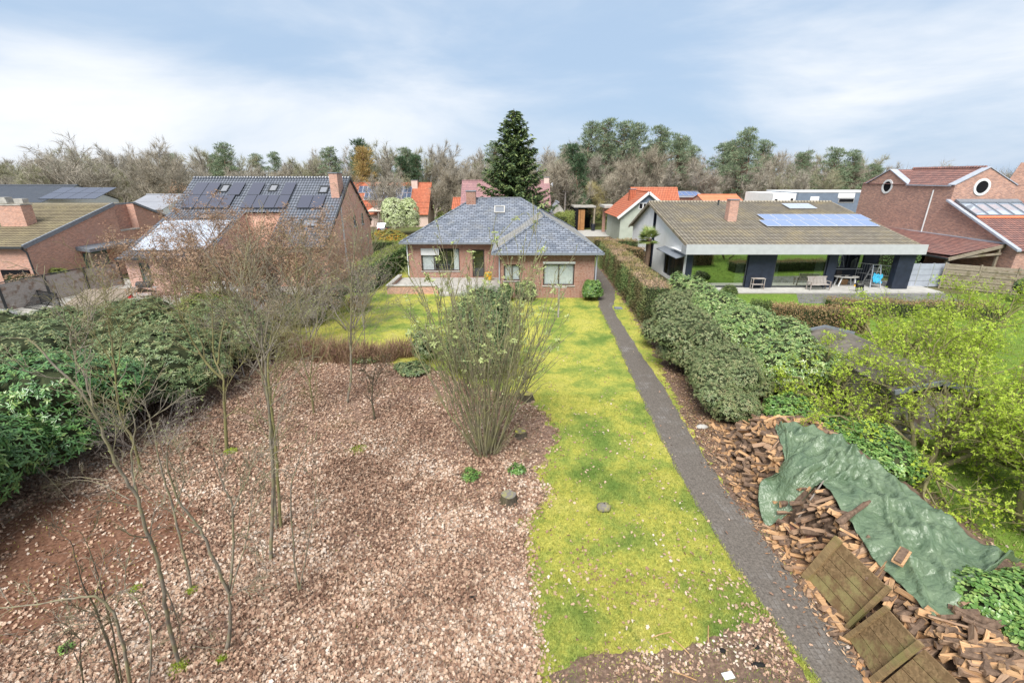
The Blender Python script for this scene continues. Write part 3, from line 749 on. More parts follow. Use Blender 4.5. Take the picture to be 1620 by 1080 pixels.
# terrace in front of the recess
t = thing('terrace_wall', 'low brown brick garden wall with stone coping round the bungalow terrace', 'wall', (-8.5, 35, 0))
m = MB(); m.box(-9.6, -5.7, 34.2, 34.42, 0, .62); m.box(-9.6, -9.38, 34.423, 38.3, 0, .62); m.build('brickwork', 'brown brick', t)
m = MB(); m.box(-9.66, -5.66, 34.14, 34.48, .623, .69); m.box(-9.66, -9.32, 34.483, 38.3, .623, .69); m.build('coping', 'pale concrete', t)
m = MB(); m.box(-9.37, -0.87, 34.43, 38.48, 0.02, .38); m.box(-5.5, -.87, 33.5, 34.42, .02, .2); tag(m.build('terrace', 'concrete'), kind='structure')
m = MB(); p = A(773, 436, 37.5); m.tube([(p.x, 37.5, .38), (p.x, 37.5, .5), (p.x, 37.5, .95)], [.24, .28, .32], 14); m.tube([(p.x, 37.5, .953), (p.x, 37.5, 1.0)], [.35, .35], 14); m.tube([(p.x - .33, 37.5, .9), (p.x - .37, 37.4, .7), (p.x - .33, 37.5, .5)], .02, 6)
tag(m.build('yellow_bin', 'yellow plastic', loc=(p.x, 37.5, .38), smooth=False), 'small yellow plastic bin on the bungalow terrace', 'bin')

m_plain('fascia grey', (0.44, 0.45, 0.46), 0.5, 0.4, 0, 0.07, 2)
# ================================================================ WHITE HOUSE (right)
w = thing('white_house', 'low white and navy house with a long mossy tiled roof and big windows', 'house', (22, 42, 0))
XL, XR, YE, YR, YB, ZF, ZR, ZB = 13.4, 31.2, 35.2, 46.5, 53.5, 3.6, 6.15, 3.2
sf = (ZR - ZF) / (YR - YE); sb = (ZR - ZB) / (YB - YR)
GX = 13.75
g = Wall((GX, 53.0), (GX, 35.9))           # left gable seen from the garden, facing the viewer's left
zf = lambda y: ZF + sf * (y - YE) - .06 if y < YR else ZR - sb * (y - YR) - .06
m = MB()
gw = (53 - 41.3, 53 - 36.4, 0.3, 2.55); gl = (53 - 45.6, 53 - 44.7)
g.build(m, 0, 2.6, [(gw[0], gw[1], .3, 2.55), (gl[0], gl[1], 0, 2.6)])
m.poly([g.p(0, 2.6), g.p(gl[0], 2.6), g.p(gl[0], zf(45.6)), g.p(53 - YR, zf(YR)), g.p(0, zf(53))])
m.poly([g.p(gl[1], 2.6), g.p(g.L, 2.6), g.p(g.L, zf(35.9)), g.p(gl[1], zf(44.7))])
Wall((31.0, 53), (GX, 53)).build(m, 0, 3.2); Wall((31.0, 38.6), (31.0, 53)).build(m, 0, 3.3)
m.build('wall', 'white render', w)
m = MB(); m.poly([g.p(gl[0], 0, -.25), g.p(gl[1], 0, -.25), g.p(gl[1], zf(45), -.25), g.p(gl[0], zf(45), -.25)])
m.poly([g.p(gl[0], 0), g.p(gl[0], zf(45.6)), g.p(gl[0], zf(45.6), -.25), g.p(gl[0], 0, -.25)])
m.box(GX - .05, GX - .006, 46.2, 50.5, 0.0, 1.3); m.build('slot_panel', 'navy paint', w)
window(w, g, gw, 2, 1, frame='navy paint', sill=None)
m = MB(); m.prism([(GX - .006, 36.2, 2.66), (GX - .75, 36.2, 2.42), (GX - .75, 36.2, 2.37), (GX - .006, 36.2, 2.56)], (0, 5.2, 0)); m.build('awning', 'lead', w)
m = MB()
courses(m, [(XL, YE, ZF), (XR, YE, ZF), (XR, YR, ZR), (XL, YR, ZR)], 0.33, 0.045)
courses(m, [(XR, YB, ZB), (XL, YB, ZB), (XL, YR, ZR), (XR, YR, ZR)], 0.33, 0.045)
m.poly([(XL, YE, ZF - .04), (XL, YR, ZR - .04), (XR, YR, ZR - .04), (XR, YE, ZF - .04)]); m.poly([(XL, YR, ZR - .04), (XL, YB, ZB - .04), (XR, YB, ZB - .04), (XR, YR, ZR - .04)])
rf = m.build('roof', 'mossy concrete tile', w)
m = MB(); m.tube([(XL, YR, ZR + .03), (XR, YR, ZR + .03)], .12, 8); m.build('ridge_tiles', 'mossy concrete tile', rf)
for x in (XL - .06, XR - .02):
    m = MB(); m.obox((x, YE, ZF - .2), (.08, 0, 0), (0, YR - YE, ZR - ZF), (0, 0, .25)); m.obox((x, YR, ZR - .2), (.08, 0, 0), (0, YB - YR, ZB - ZR), (0, 0, .25)); m.build('verge', 'fence timber', rf)
m = MB(); m.box(XL - .08, XR + .55, YE - .12, YE + .02, 2.88, ZF + .02); m.box(XL - .08, XL + .02, YE + .022, YE + .9, 2.88, ZF - .1); m.build('fascia', 'fascia grey', w)
m = MB(); m.poly([(XL, YE + .02, 2.9), (XL, 39, 2.9), (XR + .5, 39, 2.9), (XR + .5, YE + .02, 2.9)]); m.build('soffit', 'white render', w)
YG = 36.0
gx = lambda px: A(px, 430, YG).x
segs = [(gx(1093), gx(1180), 'mirror glass'), (gx(1224), gx(1305), 'mirror glass')]
for px0, px1, dp in ((1076, 1092, .3), (1181, 1223, .25), (1306, 1320, .3)):
    m = MB(); m.box(max(gx(px0), GX + .003), gx(px1), YG - .1, YG + dp, 0.1, 2.88); m.build('dark_pier', 'navy paint', w)
XC = gx(1322); m = MB()
m.box(XC, 31.0, 38.5, 38.7, .1, 1.15); m.box(XC - .2, XC, YG + .31, 38.7, .1, 2.88)
xw0, xw1 = A(1318, 415, 38.5).x, A(1366, 415, 38.5).x
m.box(xw1 + .003, A(1390, 415, 38.5).x, 38.5, 38.7, 1.153, 2.88); m.box(XC + .003, xw0, 38.503, 38.7, 1.153, 2.88)
m.build('dark_wall', 'navy paint', w)
m = MB(); m.box(A(1390, 415, 38.5).x + .003, 30.98, 38.5, 38.7, 1.153, 2.88); m.build('stone_cladding', 'stone cladding', w)
xc0, xc1 = A(1409, 430, 35.7).x, A(1436, 430, 35.7).x
m = MB(); m.box(xc0 + .2, xc1 + .1, 35.45, 36.0, .1, 2.88); m.build('column', 'navy paint', w)
for x0, x1, gm in segs:
    W = Wall((x0, YG), (x1, YG)); m = MB()
    for a, bb, c, d in ((0, x1 - x0, .12, .24), (0, x1 - x0, 2.78, 2.87), (0, .07, .24, 2.78), (x1 - x0 - .07, x1 - x0, .24, 2.78)): W.block(m, a, bb, c, d, -.06, 0)
    f = m.build('window', 'dark metal', w)
    m = MB(); m.poly([W.p(.07, .24, -.03), W.p(x1 - x0 - .07, .24, -.03), W.p(x1 - x0 - .07, 2.78, -.03), W.p(.07, 2.78, -.03)]); m.build('pane', gm, f)
    m = MB()
    for u0, u1 in ((.05, .45), (x1 - x0 - .75, x1 - x0 - .08)):
        k = 14
        for i in range(k):
            ua, ub = u0 + (u1 - u0) * i / k, u0 + (u1 - u0) * (i + 1) / k
            m.poly([W.p(ua, .25, -.2 - .05 * (i % 2)), W.p(ub, .25, -.2 - .05 * ((i + 1) % 2)), W.p(ub, 2.7, -.2 - .05 * ((i + 1) % 2)), W.p(ua, 2.7, -.2 - .05 * (i % 2))])
    m.build('curtain', 'curtain', f)
W = Wall((xw0, 38.5), (xw1, 38.5)); window(w, W, (.0, W.L, 1.16, 2.86), 2, 1, 'navy paint', 'dark glass', 'aluminium', .07, .05)
m = MB(); m.poly([(GX, YG + 4, .05), (XC, YG + 4, .05), (XC, YG + 4, 2.9), (GX, YG + 4, 2.9)]); m.poly([(GX, YG, .11), (XC, YG, .11), (XC, YG + 4, .11), (GX, YG + 4, .11)]); m.build('room', 'interior grey', w)
zroof = lambda y: ZF + sf * (y - YE)
v = Vector((0, 1, sf)).normalized()
def on_roof(px, py):
    r = ray(px, py); t = (ZF - H - sf * YE) / (r[2] - sf * r[1]); return Vector((r[0] * t, r[1] * t, H + r[2] * t))
p = on_roof(1157, 350); chimney(w, p.x - .38, p.x + .38, p.y - .1, p.y + .6, p.z - .3, p.z + 1.75, 'brown brick')
q = on_roof(1136, 325); m = MB().tube([q - Vector((0, 0, .1)), q + Vector((0, 0, .35)), q + Vector((0, -.02, .5))], [.08, .08, .12], 8); m.build('flue', 'dark metal', w)
a = on_roof(1213, 360); c = on_roof(1392, 360); d = on_roof(1200, 345.5); e = on_roof(1180, 333)
solar(w, a, (c.x - a.x, 0, 0), v * 1.62, 8, 1, .015, .10, 'sky sheen blue cell')
solar(w, Vector((e.x + .25, a.y, a.z)) + v * 1.66, (c.x - a.x - .2, 0, 0), v * 1.62, 8, 1, .015, .10, 'sky sheen blue cell')
a2 = on_roof(1250, 332.5); solar(w, a2 + v * .15, (2.6, 0, 0), v * 1.6, 2, 1, .015, .1, 'pale sky sheen')
m = MB(); m.box(13.6, 33.4, 34.4, 38.48, .0, .1); tag(m.build('patio', 'pale concrete'), kind='structure')
sheet('patio_paving', [(20.5, 31.5), (33, 30.5), (33.4, 34.38), (22, 34.38)], .008, 'wet paving')

# ================================================================ BRICK HOUSE (far right)
h = thing('brick_house', 'tall brown brick house with round white windows in twin gables', 'house', (44, 46, 0))
X0, YF, ZT = 40.0, 43.4, 7.75
XP, X2 = A(1567, 266, YF).x, 45.5
W = Wall((X0, 54.9), (X0, YF)); WF = Wall((X0, YF), (X2, YF))     # long side faces the viewer's left, gable faces the viewer
U = lambda y: 54.9 - y
m = MB()
m.poly([W.p(0, 0), W.p(W.L, 0), W.p(W.L, ZT), W.p(0, ZT)]); m.poly([W.p(U(54.2), ZT), W.p(U(48.7), ZT), W.p(U(51.4), 9.12)])
m.poly([WF.p(0, 0), WF.p(WF.L, 0), WF.p(WF.L, ZT), WF.p(XP - X0, 9.22), WF.p(0, ZT)])
m.poly([(X0, 36.3, 0), (X0, 36.3, 3.0), (X0, YF, 6.3), (X0, YF, 0)]); m.poly([(X0, 36.3, 0), (X0 + 14, 36.3, 0), (X0 + 14, 36.3, 2.9), (X0, 36.3, 2.9)])
m.poly([(X0 + 14, 54.9, 0), (X0, 54.9, 0), (X0, 54.9, ZT), (X0 + 14, 54.9, ZT)])
m.poly([(X2 + .45, 44.6, 0), (X0 + 14, 44.6, 0), (X0 + 14, 44.6, 9.7), (X2 + .95, 44.6, 9.7), (X2 + .45, 44.6, 8.3)])
m.poly([(X2 + .45, 54.9, 0), (X2 + .45, 44.6, 0), (X2 + .45, 44.6, 7.6), (X2 + .45, 54.9, 7.6)])
m.build('wall', 'old brick', h)
def round_window(o, e, n, r):
    """ring and pane on a wall: centre o, direction e along the wall, outward normal n"""
    m = MB(); N = 36; up = Vector((0, 0, 1)); q = lambda k, rr, d: o + (e * math.cos(2 * math.pi * k / N) + up * math.sin(2 * math.pi * k / N)) * rr + n * d
    for k in range(N):
        m.poly([q(k, r - .2, .07), q(k, r, .07), q(k + 1, r, .07), q(k + 1, r - .2, .07)]); m.poly([q(k, r, .07), q(k, r, 0), q(k + 1, r, 0), q(k + 1, r, .07)])
        m.poly([q(k, r - .2, .005), q(k, r - .2, .07), q(k + 1, r - .2, .07), q(k + 1, r - .2, .005)])
    f = m.build('round_window', 'white paint', h); m = MB(); m.poly([q(k, r - .19, .012) for k in range(N)]); m.build('pane', 'dark void', f)
round_window(Vector((X0, 51.2, 7.5)), Vector((0, -1, 0)), Vector((-1, 0, 0)), .72)
c = A(1553, 296, YF); round_window(Vector((c.x, YF, c.z)), Vector((1, 0, 0)), Vector((0, -1, 0)), .74)
m = MB(); ZP = 9.22; kx = (ZP - ZT) / (XP - X0)
courses(m, [(X0 - .1, 54.9, ZT - .02), (X0 - .1, YF + .05, ZT - .02), (XP, YF + .05, ZP), (XP, 54.9, ZP)], .34, .03)
courses(m, [(X2 + .1, YF + .05, ZT - .02), (X2 + .1, 54.9, ZT - .02), (XP, 54.9, ZP), (XP, YF + .05, ZP)], .34, .03)
for y0, y1 in ((54.2, 51.4), (48.7, 51.4)):
    q = [(X0, y0, ZT), (XP, y1, 9.12), (X0, y1, 9.12)]; courses(m, q if y0 > y1 else q[::-1], .34, .03)
rf = m.build('roof', 'red pantile', h)
m = MB(); k = 30
for i in range(k):
    y0 = YF + .3 + 8 * i / k; m.tube([(XP, y0, ZP + .02), (XP, y0 + .25, ZP + .08)], [.12, .16], 6)
m.build('ridge_tiles', 'red pantile', rf)
m = MB(); courses(m, [(X2 + .05, 43.5, 7.7), (X2 + .5, 43.5, 7.7), (X2 + .5, 46, 8.6), (X2 + .05, 46, 8.6)], .34, .03); m.build('back_roof', 'red pantile', h)
m = MB()
m.obox((X0 - .1, 48.6, ZT), (.75, 0, 0), (0, 2.75, 1.42), (0, 0, .07)); m.obox((X0 - .1, 54.3, ZT), (.4, 0, 0), (0, -2.9, 1.4), (0, 0, .07))
m.obox((X0 - .1, YF - .07, ZT), (0, .75, 0), (XP - X0 + .1, 0, 1.52), (0, 0, .07)); m.obox((X2 + .1, YF - .07, ZT), (0, .4, 0), (XP - X2 - .1, 0, 1.5), (0, 0, .07))
m.box(X0 - .16, X0 - .003, 43.7, 48.7, ZT - .1, ZT - .01)
m.build('gable_coping', 'zinc', h)
m = MB(); m.tube([(X0 - .07, 45.4, 7.3), (X0 - .07, 45.4, 3.25)], .06, 8); m.build('downpipe', 'white paint', h)
# side wing with a slope of pantiles falling towards the viewer
m = MB(); zs = lambda y: 6.35 - (43.4 - y) * (6.35 - 2.95) / (43.4 - 36.1)
courses(m, [(X0 - .02, 36.1, 2.95), (X0 + 12, 36.1, 2.95), (X0 + 12, 43.4, 6.35), (X0 - .02, 43.4, 6.35)], .34, .04)
wing = m.build('wing_roof', 'red pantile', h)
m = MB(); m.obox((X0 - .34, 36.0, 2.95), (.34, 0, 0), (0, 7.5, 3.45), (0, 0, .16)); m.build('wing_verge', 'zinc', wing)
sv = Vector((0, 43.4 - 36.1, 3.4)).normalized()
o = Vector((X0 + .35, 41.0, zs(41.0) + .05)); nn = Vector((1, 0, 0)).cross(sv)
m = MB()
for i in range(6): m.obox(o + Vector((i * 1.12 - .04, 0, 0)), (.08, 0, 0), sv * 2.1, nn * .16)
m.obox(o - sv * .1, (5.65, 0, 0), sv * .1, nn * .14); m.obox(o + sv * 2.1, (5.65, 0, 0), sv * .55, nn * .2)
f = m.build('roof_light', 'lead', h)
for i in range(5):
    m = MB(); c = o + Vector((i * 1.12 + .04, 0, 0)) + nn * .08; m.poly([c, c + Vector((1.04, 0, 0)), c + Vector((1.04, 0, 0)) + sv * 2.1, c + sv * 2.1]); m.build('pane', 'pale sky sheen', f)
m = MB(); c = o - sv * .42; m.obox(c, (5.65, 0, 0), sv * .3, nn * .07); m.build('orange_flashing', 'bright orange sheet', wing)
# carport between the houses
cp = thing('carport', 'open carport with a low red tiled roof beside the brick house wall', 'carport', (37, 42, 0))
P1, P2 = Vector((39.95, 52, 3.35)), Vector((39.95, 37.3, 3.35)); Q1, Q2 = Vector((34.2, 50, 2.35)), Vector((35.4, 37.0, 2.3))
m = MB(); courses(m, [Q1, Q2, P2, P1], .34, .03); m.poly([Q1 - Vector((0, 0, .05)), P1 - Vector((0, 0, .05)), P2 - Vector((0, 0, .05)), Q2 - Vector((0, 0, .05))]); m.build('roof', 'red pantile', cp)
m = MB(); m.bar(P1 + Vector((0, 0, .06)), P2 + Vector((0, 0, .06)), .22, .12); m.build('flashing', 'zinc', cp)
m = MB(); m.bar(P2 - Vector((0, 0, .12)), Q2 - Vector((0, 0, .12)), .1, .26); m.bar(Vector((39.8, 37.25, 2.6)), Q2 + Vector((.2, .2, -.1)), .08, .16); m.build('fascia_board', 'fence timber', cp)
m = MB(); m.bar(Q1 - Vector((.08, 0, .06)), Q2 - Vector((.08, 0, .06)), .14, .14); m.build('gutter', 'dark metal', cp)
for q in (Q2 + Vector((.2, .3, -.15)), Q1 + Vector((.2, -.3, -.15)), Vector((39.7, 37.4, 3.1))):
    m = MB(); m.box(q.x - .08, q.x + .08, q.y - .08, q.y + .08, 0, q.z - .06); m.build('post', 'fence timber', cp)
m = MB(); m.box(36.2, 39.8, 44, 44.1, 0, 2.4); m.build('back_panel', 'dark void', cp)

# ================================================================ LEFT SEMI WITH BLUE TILES
h = thing('gabled_house', 'large house with glazed blue grey roof tiles, solar panels and an orange brick gable', 'house', (-22, 42, 0))
XA, XB = -29.0, -14.7
RY, RZ = 44.0, 8.35; KY, KZ = 40.0, 5.65; EY, EZ = 33.4, 2.85
m = MB()
gab = Wall((XB - .15, 36.8), (XB - .15, 49.0))
gops = [(A(571, 349, 1).x * 0 + 46.3 - 36.8, 46.3 - 36.8 + .62, 4.05, 5.1), (44.0 - 36.8, 44.0 - 36.8 + .62, 4.05, 5.1), (47.6 - 36.8, 47.6 - 36.8 + .6, 1.9, 3.0)]
gab.build(m, 0, 3.4); gab.build(m, 3.4, 3.401)
m2 = MB(); gab.build(m2, 0, 3.3, [gops[2]])
zz = 5.2
gab2 = gab
# gable: rectangle strip with two upper windows, then the triangle round it
yA, yB = gops[1][0] - .25, gops[0][1] + .25
sA = (RZ - 3.3) / (RY - 36.8); sB = (RZ - 4.4) / (49.0 - RY)
zl = lambda u: min(3.3 + sA * u, RZ - sB * max(0, (36.8 + u) - RY))
m2.poly([gab.p(0, 3.3), gab.p(yA, 3.3), gab.p(yA, zl(yA))])
def strip(mb, u0, u1, z0, z1, ops):
    us = sorted({u0, u1, *[o[0] for o in ops], *[o[1] for o in ops]}); zs_ = sorted({z0, z1, *[o[2] for o in ops], *[o[3] for o in ops]})
    for a, b_ in zip(us, us[1:]):
        for c, d in zip(zs_, zs_[1:]):
            if any(o[0] <= (a + b_) / 2 <= o[1] and o[2] <= (c + d) / 2 <= o[3] for o in ops): continue
            mb.poly([gab.p(a, c), gab.p(b_, c), gab.p(b_, d), gab.p(a, d)])
strip(m2, yA, yB, 3.3, 5.2, gops[:2])
m2.poly([gab.p(yA, 5.2), gab.p(yB, 5.2), gab.p(yB, zl(yB)), gab.p(RY - 36.8, RZ), gab.p(yA, zl(yA))])
m2.poly([gab.p(yB, 3.3), gab.p(gab.L, 3.3), gab.p(gab.L, 4.4), gab.p(yB, zl(yB))])
m2.build('gable_wall', 'orange brick', h)
for o in gops: window(h, gab, o, 1, 2, 'white paint', 'window glass', 'pale concrete', .07)
m = MB(); gab.block(m, 40.8 - 36.8, 40.95 - 36.8, .1, 6.1, .003, .1); m.build('white_pipe', 'white paint', h)
m = MB()
Wall((XA + .15, 49), (XA + .15, 33.9)).build(m, 0, 2.9); m.poly([(XA + .15, 49, 2.9), (XA + .15, 33.9, 2.9), (XA + .15, KY, KZ - .1), (XA + .15, RY, RZ - .1), (XA + .15, 49, 4.4)])
lw = Wall((XA + .15, 33.9), (-22.8, 33.9)); lo = [(.95, 1.75, .9, 2.45)]
lw.build(m, 0, 2.8, lo); Wall((-22.8, 33.9), (-22.8, 40.3)).build(m, 0, 2.8); m.poly([(-22.8, 33.9, 2.8), (-22.8, 40.3, 2.8), (-22.8, 40.3, 5.5), (-22.8, KY, KZ - .1)])
Wall((XB - .15, 49), (XA + .15, 49)).build(m, 0, 4.4)
m.build('wall', 'pink brick', h)
m = MB(); Wall((-22.8, 40.3), (-19.4, 40.3)).build(m, 0, 5.55); Wall((-19.4, 40.3), (-19.4, 36.9)).build(m, 0, 3.3); m.poly([(-19.4, 40.3, 3.3), (-19.4, 36.9, 3.3), (-19.4, 40.3, 5.6)])
Wall((-19.4, 36.9), (XB - .15, 36.9)).build(m, 0, 3.3); m.build('inner_wall', 'orange brick', h)
window(h, lw, lo[0], 1, 1, 'green frame', 'dark glass', None, .1)
m = MB()
courses(m, [(XA, KY, KZ), (XB, KY, KZ), (XB, RY, RZ), (XA, RY, RZ)], .36, .03)
courses(m, [(XA, EY, EZ), (-22.6, EY, EZ), (-22.6, KY, KZ), (XA, KY, KZ)], .36, .03)
sU = (RZ - KZ) / (RY - KY); y3 = 36.4
courses(m, [(-19.5, y3, KZ - sU * (KY - y3)), (XB, y3, KZ - sU * (KY - y3)), (XB, KY, KZ), (-19.5, KY, KZ)], .36, .03)
courses(m, [(XB, 49.3, 4.2), (XA, 49.3, 4.2), (XA, RY, RZ), (XB, RY, RZ)], .36, .03)
rf = m.build('roof', 'glazed blue tile', h)
m = MB(); n_ = 48
for i in range(n_):
    x = XA + (XB - XA) * i / n_; m.tube([(x, RY, RZ + .03), (x + .29, RY, RZ + .07)], [.11, .14], 6)
m.build('ridge_tiles', 'glazed blue tile', rf)
m = MB(); m.bar((XA, EY - .08, EZ - .02), (-22.6, EY - .08, EZ - .02), .14, .14); m.bar((-19.5, y3 - .08, 3.2), (XB, y3 - .08, 3.2), .14, .14); m.build('gutter', 'dark metal', h)
m = MB()
vg = [(XB, y3, KZ - sU * (KY - y3)), (XB, RY, RZ), (XB, 49.3, 4.2)]
for p, q in zip(vg, vg[1:]): m.bar(Vector(p) + Vector((-.06, 0, 0)), Vector(q) + Vector((-.06, 0, 0)), .12, .2)
m.build('verge', 'dark metal', rf)
ch = chimney(h, -15.75, -15.05, 41.6, 42.9, 5.6, 8.75, 'brown brick')
su = Vector((0, RY - KY, RZ - KZ)).normalized(); sn = Vector((1, 0, 0)).cross(su)
def on_up(px, py, y0=KY, z0=KZ, k=sU):
    r = ray(px, py); t = (z0 - H - k * y0) / (r[2] - k * r[1]); return Vector((r[0] * t, r[1] * t, H + r[2] * t))
p = Vector((XA + .75, KY + .35, KZ + .35 * sU))
solar(h, p, (2.2, 0, 0), su * 3.6, 2, 2, .02, .1, 'black cell', False); solar(h, p + Vector((2.2, 0, 0)), (1.9, 0, 0), su * 1.8, 2, 1, .02, .1, 'black cell', False); solar(h, p + Vector((3.3, 0, 0)) + su * 1.8, (1.1, 0, 0), su * 1.8, 1, 1, .02, .1, 'black cell', False)
skylight(h, p + Vector((2.35, 0, 0)) + su * 2.3, (.75, 0, 0), su * 1.1)
p = Vector((-23.2, KY + .35, KZ + .35 * sU)); solar(h, p, (3.9, 0, 0), su * 1.8, 4, 1, .02, .1, 'black cell', False); solar(h, p + su * 1.8, (1.1, 0, 0), su * 1.8, 1, 1, .02, .1, 'black cell', False); solar(h, p + Vector((2.9, 0, 0)) + su * 1.8, (1.0, 0, 0), su * 1.8, 1, 1, .02, .1, 'black cell', False)
skylight(h, p + Vector((1.6, 0, 0)) + su * 2.4, (.75, 0, 0), su * 1.0)
p = Vector((-18.4, KY + .35, KZ + .35 * sU)); solar(h, p, (2.2, 0, 0), su * 1.75, 2, 1, .02, .1, 'black cell', False)
skylight(h, p + Vector((1.3, 0, 0)) + su * 2.15, (.8, 0, 0), su * 1.0); skylight(h, Vector((-17.4, KY - 1.6, KZ - 1.6 * sU)), (1.4, 0, 0), su * 1.0)
sl = Vector((0, KY - EY, KZ - EZ)).normalized(); p = Vector((XA + .55, EY + .9, EZ + .9 * (KZ - EZ) / (KY - EY)))
solar(h, p, (5.5, 0, 0), sl * 4.6, 5, 3, .015, .09, 'pale sky sheen'); skylight(h, p + Vector((2.3, 0, 0)) + sl * 4.95, (1.5, 0, 0), sl * .85)
aw = thing('glass_canopy', 'green framed glass patio canopy against the blue tiled house', 'canopy', (-21, 38, 0))
m = MB()
for x in (-22.6, -21.55, -20.5, -19.5): m.bar((x, 40.2, 3.1), (x, 36.6, 2.65), .08, .12)
m.bar((-22.6, 36.6, 2.65), (-19.5, 36.6, 2.65), .1, .12); m.bar((-22.6, 40.2, 3.1), (-19.5, 40.2, 3.1), .1, .1)
for x in (-22.5, -19.6): m.bar((x, 36.6, 0), (x, 36.6, 2.6), .1)
m.build('frame', 'green frame', aw)
m = MB(); m.obox((-22.6, 36.6, 2.74), (3.1, 0, 0), (0, 3.6, .45), (0, 0, .02)); m.build('glass_roof', 'skylight glass', aw)

# ================================================================ FAR LEFT BRICK BUNGALOW
h = thing('brick_bungalow', 'low brown brick bungalow with a yellowed tile roof on the left', 'house', (-42, 42, 0))
XG = -36.0
g = Wall((XG, 34.1), (XG, 49.8))
zpk = lambda y: 3.7 + (6.1 - 3.7) * (y - 34.1) / (42.8 - 34.1) if y < 42.8 else (6.1 if y < 45.1 else 6.1 - (y - 45.1) * (6.1 - 4.35) / (49.8 - 45.1))
m = MB()
g.build(m, 0, 1.2); m.poly([g.p(0, 1.2), g.p(8.7, 1.2), g.p(8.7, 6.1), g.p(0, 3.7)]); m.poly([g.p(8.7, 1.2), g.p(11, 1.2), g.p(11, 3.8), g.p(8.7, 3.8)])
m.poly([g.p(11, 1.2), g.p(g.L, 1.2), g.p(g.L, 4.35), g.p(11, 6.1)]); m.poly([g.p(8.7, 3.8), g.p(8.7, 3.8, -.7), g.p(8.7, 6.1, -.7), g.p(8.7, 6.1)]); m.poly([g.p(11, 3.8, -.7), g.p(11, 3.8), g.p(11, 6.1), g.p(11, 6.1, -.7)])
Wall((-60, 34.1), (XG, 34.1)).build(m, 0, 3.6); Wall((XG, 49.8), (-60, 49.8)).build(m, 0, 4.3)
m.build('wall', 'brown brick', h)
m = MB(); m.poly([g.p(8.7, 3.8, -.7), g.p(11, 3.8, -.7), g.p(11, 6.1, -.7), g.p(8.7, 6.1, -.7)]); m.build('recess_wall', 'old brick', h)
m = MB(); m.obox(g.p(8.72, 3.75, -.68), g.d * 2.26, -g.n * -.72, (0, 0, .1)); m.build('recess_sill', 'pale concrete', h)
m = MB()
courses(m, [(-60, 33.8, 3.62), (XG + .1, 33.8, 3.62), (XG + .1, 42.8, 6.15), (-60, 42.8, 6.15)], .34, .05)
courses(m, [(XG + .1, 50, 4.25), (-60, 50, 4.25), (-60, 45.1, 6.15), (XG + .1, 45.1, 6.15)], .34, .05); m.poly([(-60, 42.8, 6.15), (XG - .75, 42.8, 6.15), (XG - .75, 45.1, 6.15), (-60, 45.1, 6.15)])
rf = m.build('roof', 'yellowed concrete tile', h)
m = MB(); m.bar((XG + .06, 33.8, 3.62), (XG + .06, 42.8, 6.15), .14, .3); m.bar((XG + .06, 42.8, 6.15), (XG + .06, 45.1, 6.15), .14, .12); m.bar((XG + .06, 45.1, 6.15), (XG + .06, 50, 4.25), .14, .2); m.build('verge', 'lead', rf)
m = MB(); m.bar((-60, 33.7, 3.58), (XG + .1, 33.7, 3.58), .14, .14); m.tube([(XG - .1, 33.8, 3.5), (XG + .05, 33.95, 3.2), (XG + .05, 34.0, .2)], .06, 8); m.build('gutter', 'dark metal', h)
c1 = A(46, 350, 38); chimney(h, -41.1, -39.0, 37.6, 38.5, 4.3, 6.35, 'brown brick', 'concrete', 0)
m = MB(); m.box(-40.95, -40.1, 37.7, 38.4, 6.5, 6.8); m.box(-40.9, -40.2, 37.75, 38.35, 6.803, 6.95); m.box(-39.6, -38.9, 37.8, 38.3, 6.5, 6.85); m.build('chimney_cowl', 'concrete', h)
sv = Vector((0, 9, 2.53)).normalized(); solar(h, (-46.5, 34.9, 3.62 + 1.1 * .281), (4.6, 0, 0), sv * 3.3, 3, 2, .015, .1, 'pale sky sheen')
m = MB(); m.box(-38.5, XG - .4, 34.0, 34.096, .1, 1.9); m.build('dark_opening', 'dark void', h)
# canopy and door on that gable
m = MB(); m.prism([(XG + .004, 43.3, 2.75), (XG + 1.1, 43.3, 2.6), (XG + 1.1, 43.3, 2.85), (XG + .004, 43.3, 3.05)], (0, -5.4, 0)); gr = m.build('porch_roof', 'lead', h)
m = MB(); m.box(XG + .85, XG + 1.0, 37.95, 38.1, 0, 2.6); m.build('porch_post', 'fence timber', h)
m = MB(); m.box(XG + .004, XG + .05, 38.5, 40.5, .1, 2.3); gd = m.build('porch_door', 'grey timber', h)
m = MB(); m.box(XG + .004, XG + .09, 38.35, 38.497, .1, 2.45); m.box(XG + .004, XG + .09, 40.503, 40.65, .1, 2.45); m.box(XG + .004, XG + .09, 38.5, 40.5, 2.303, 2.45); m.build('door_frame', 'green frame', gd)

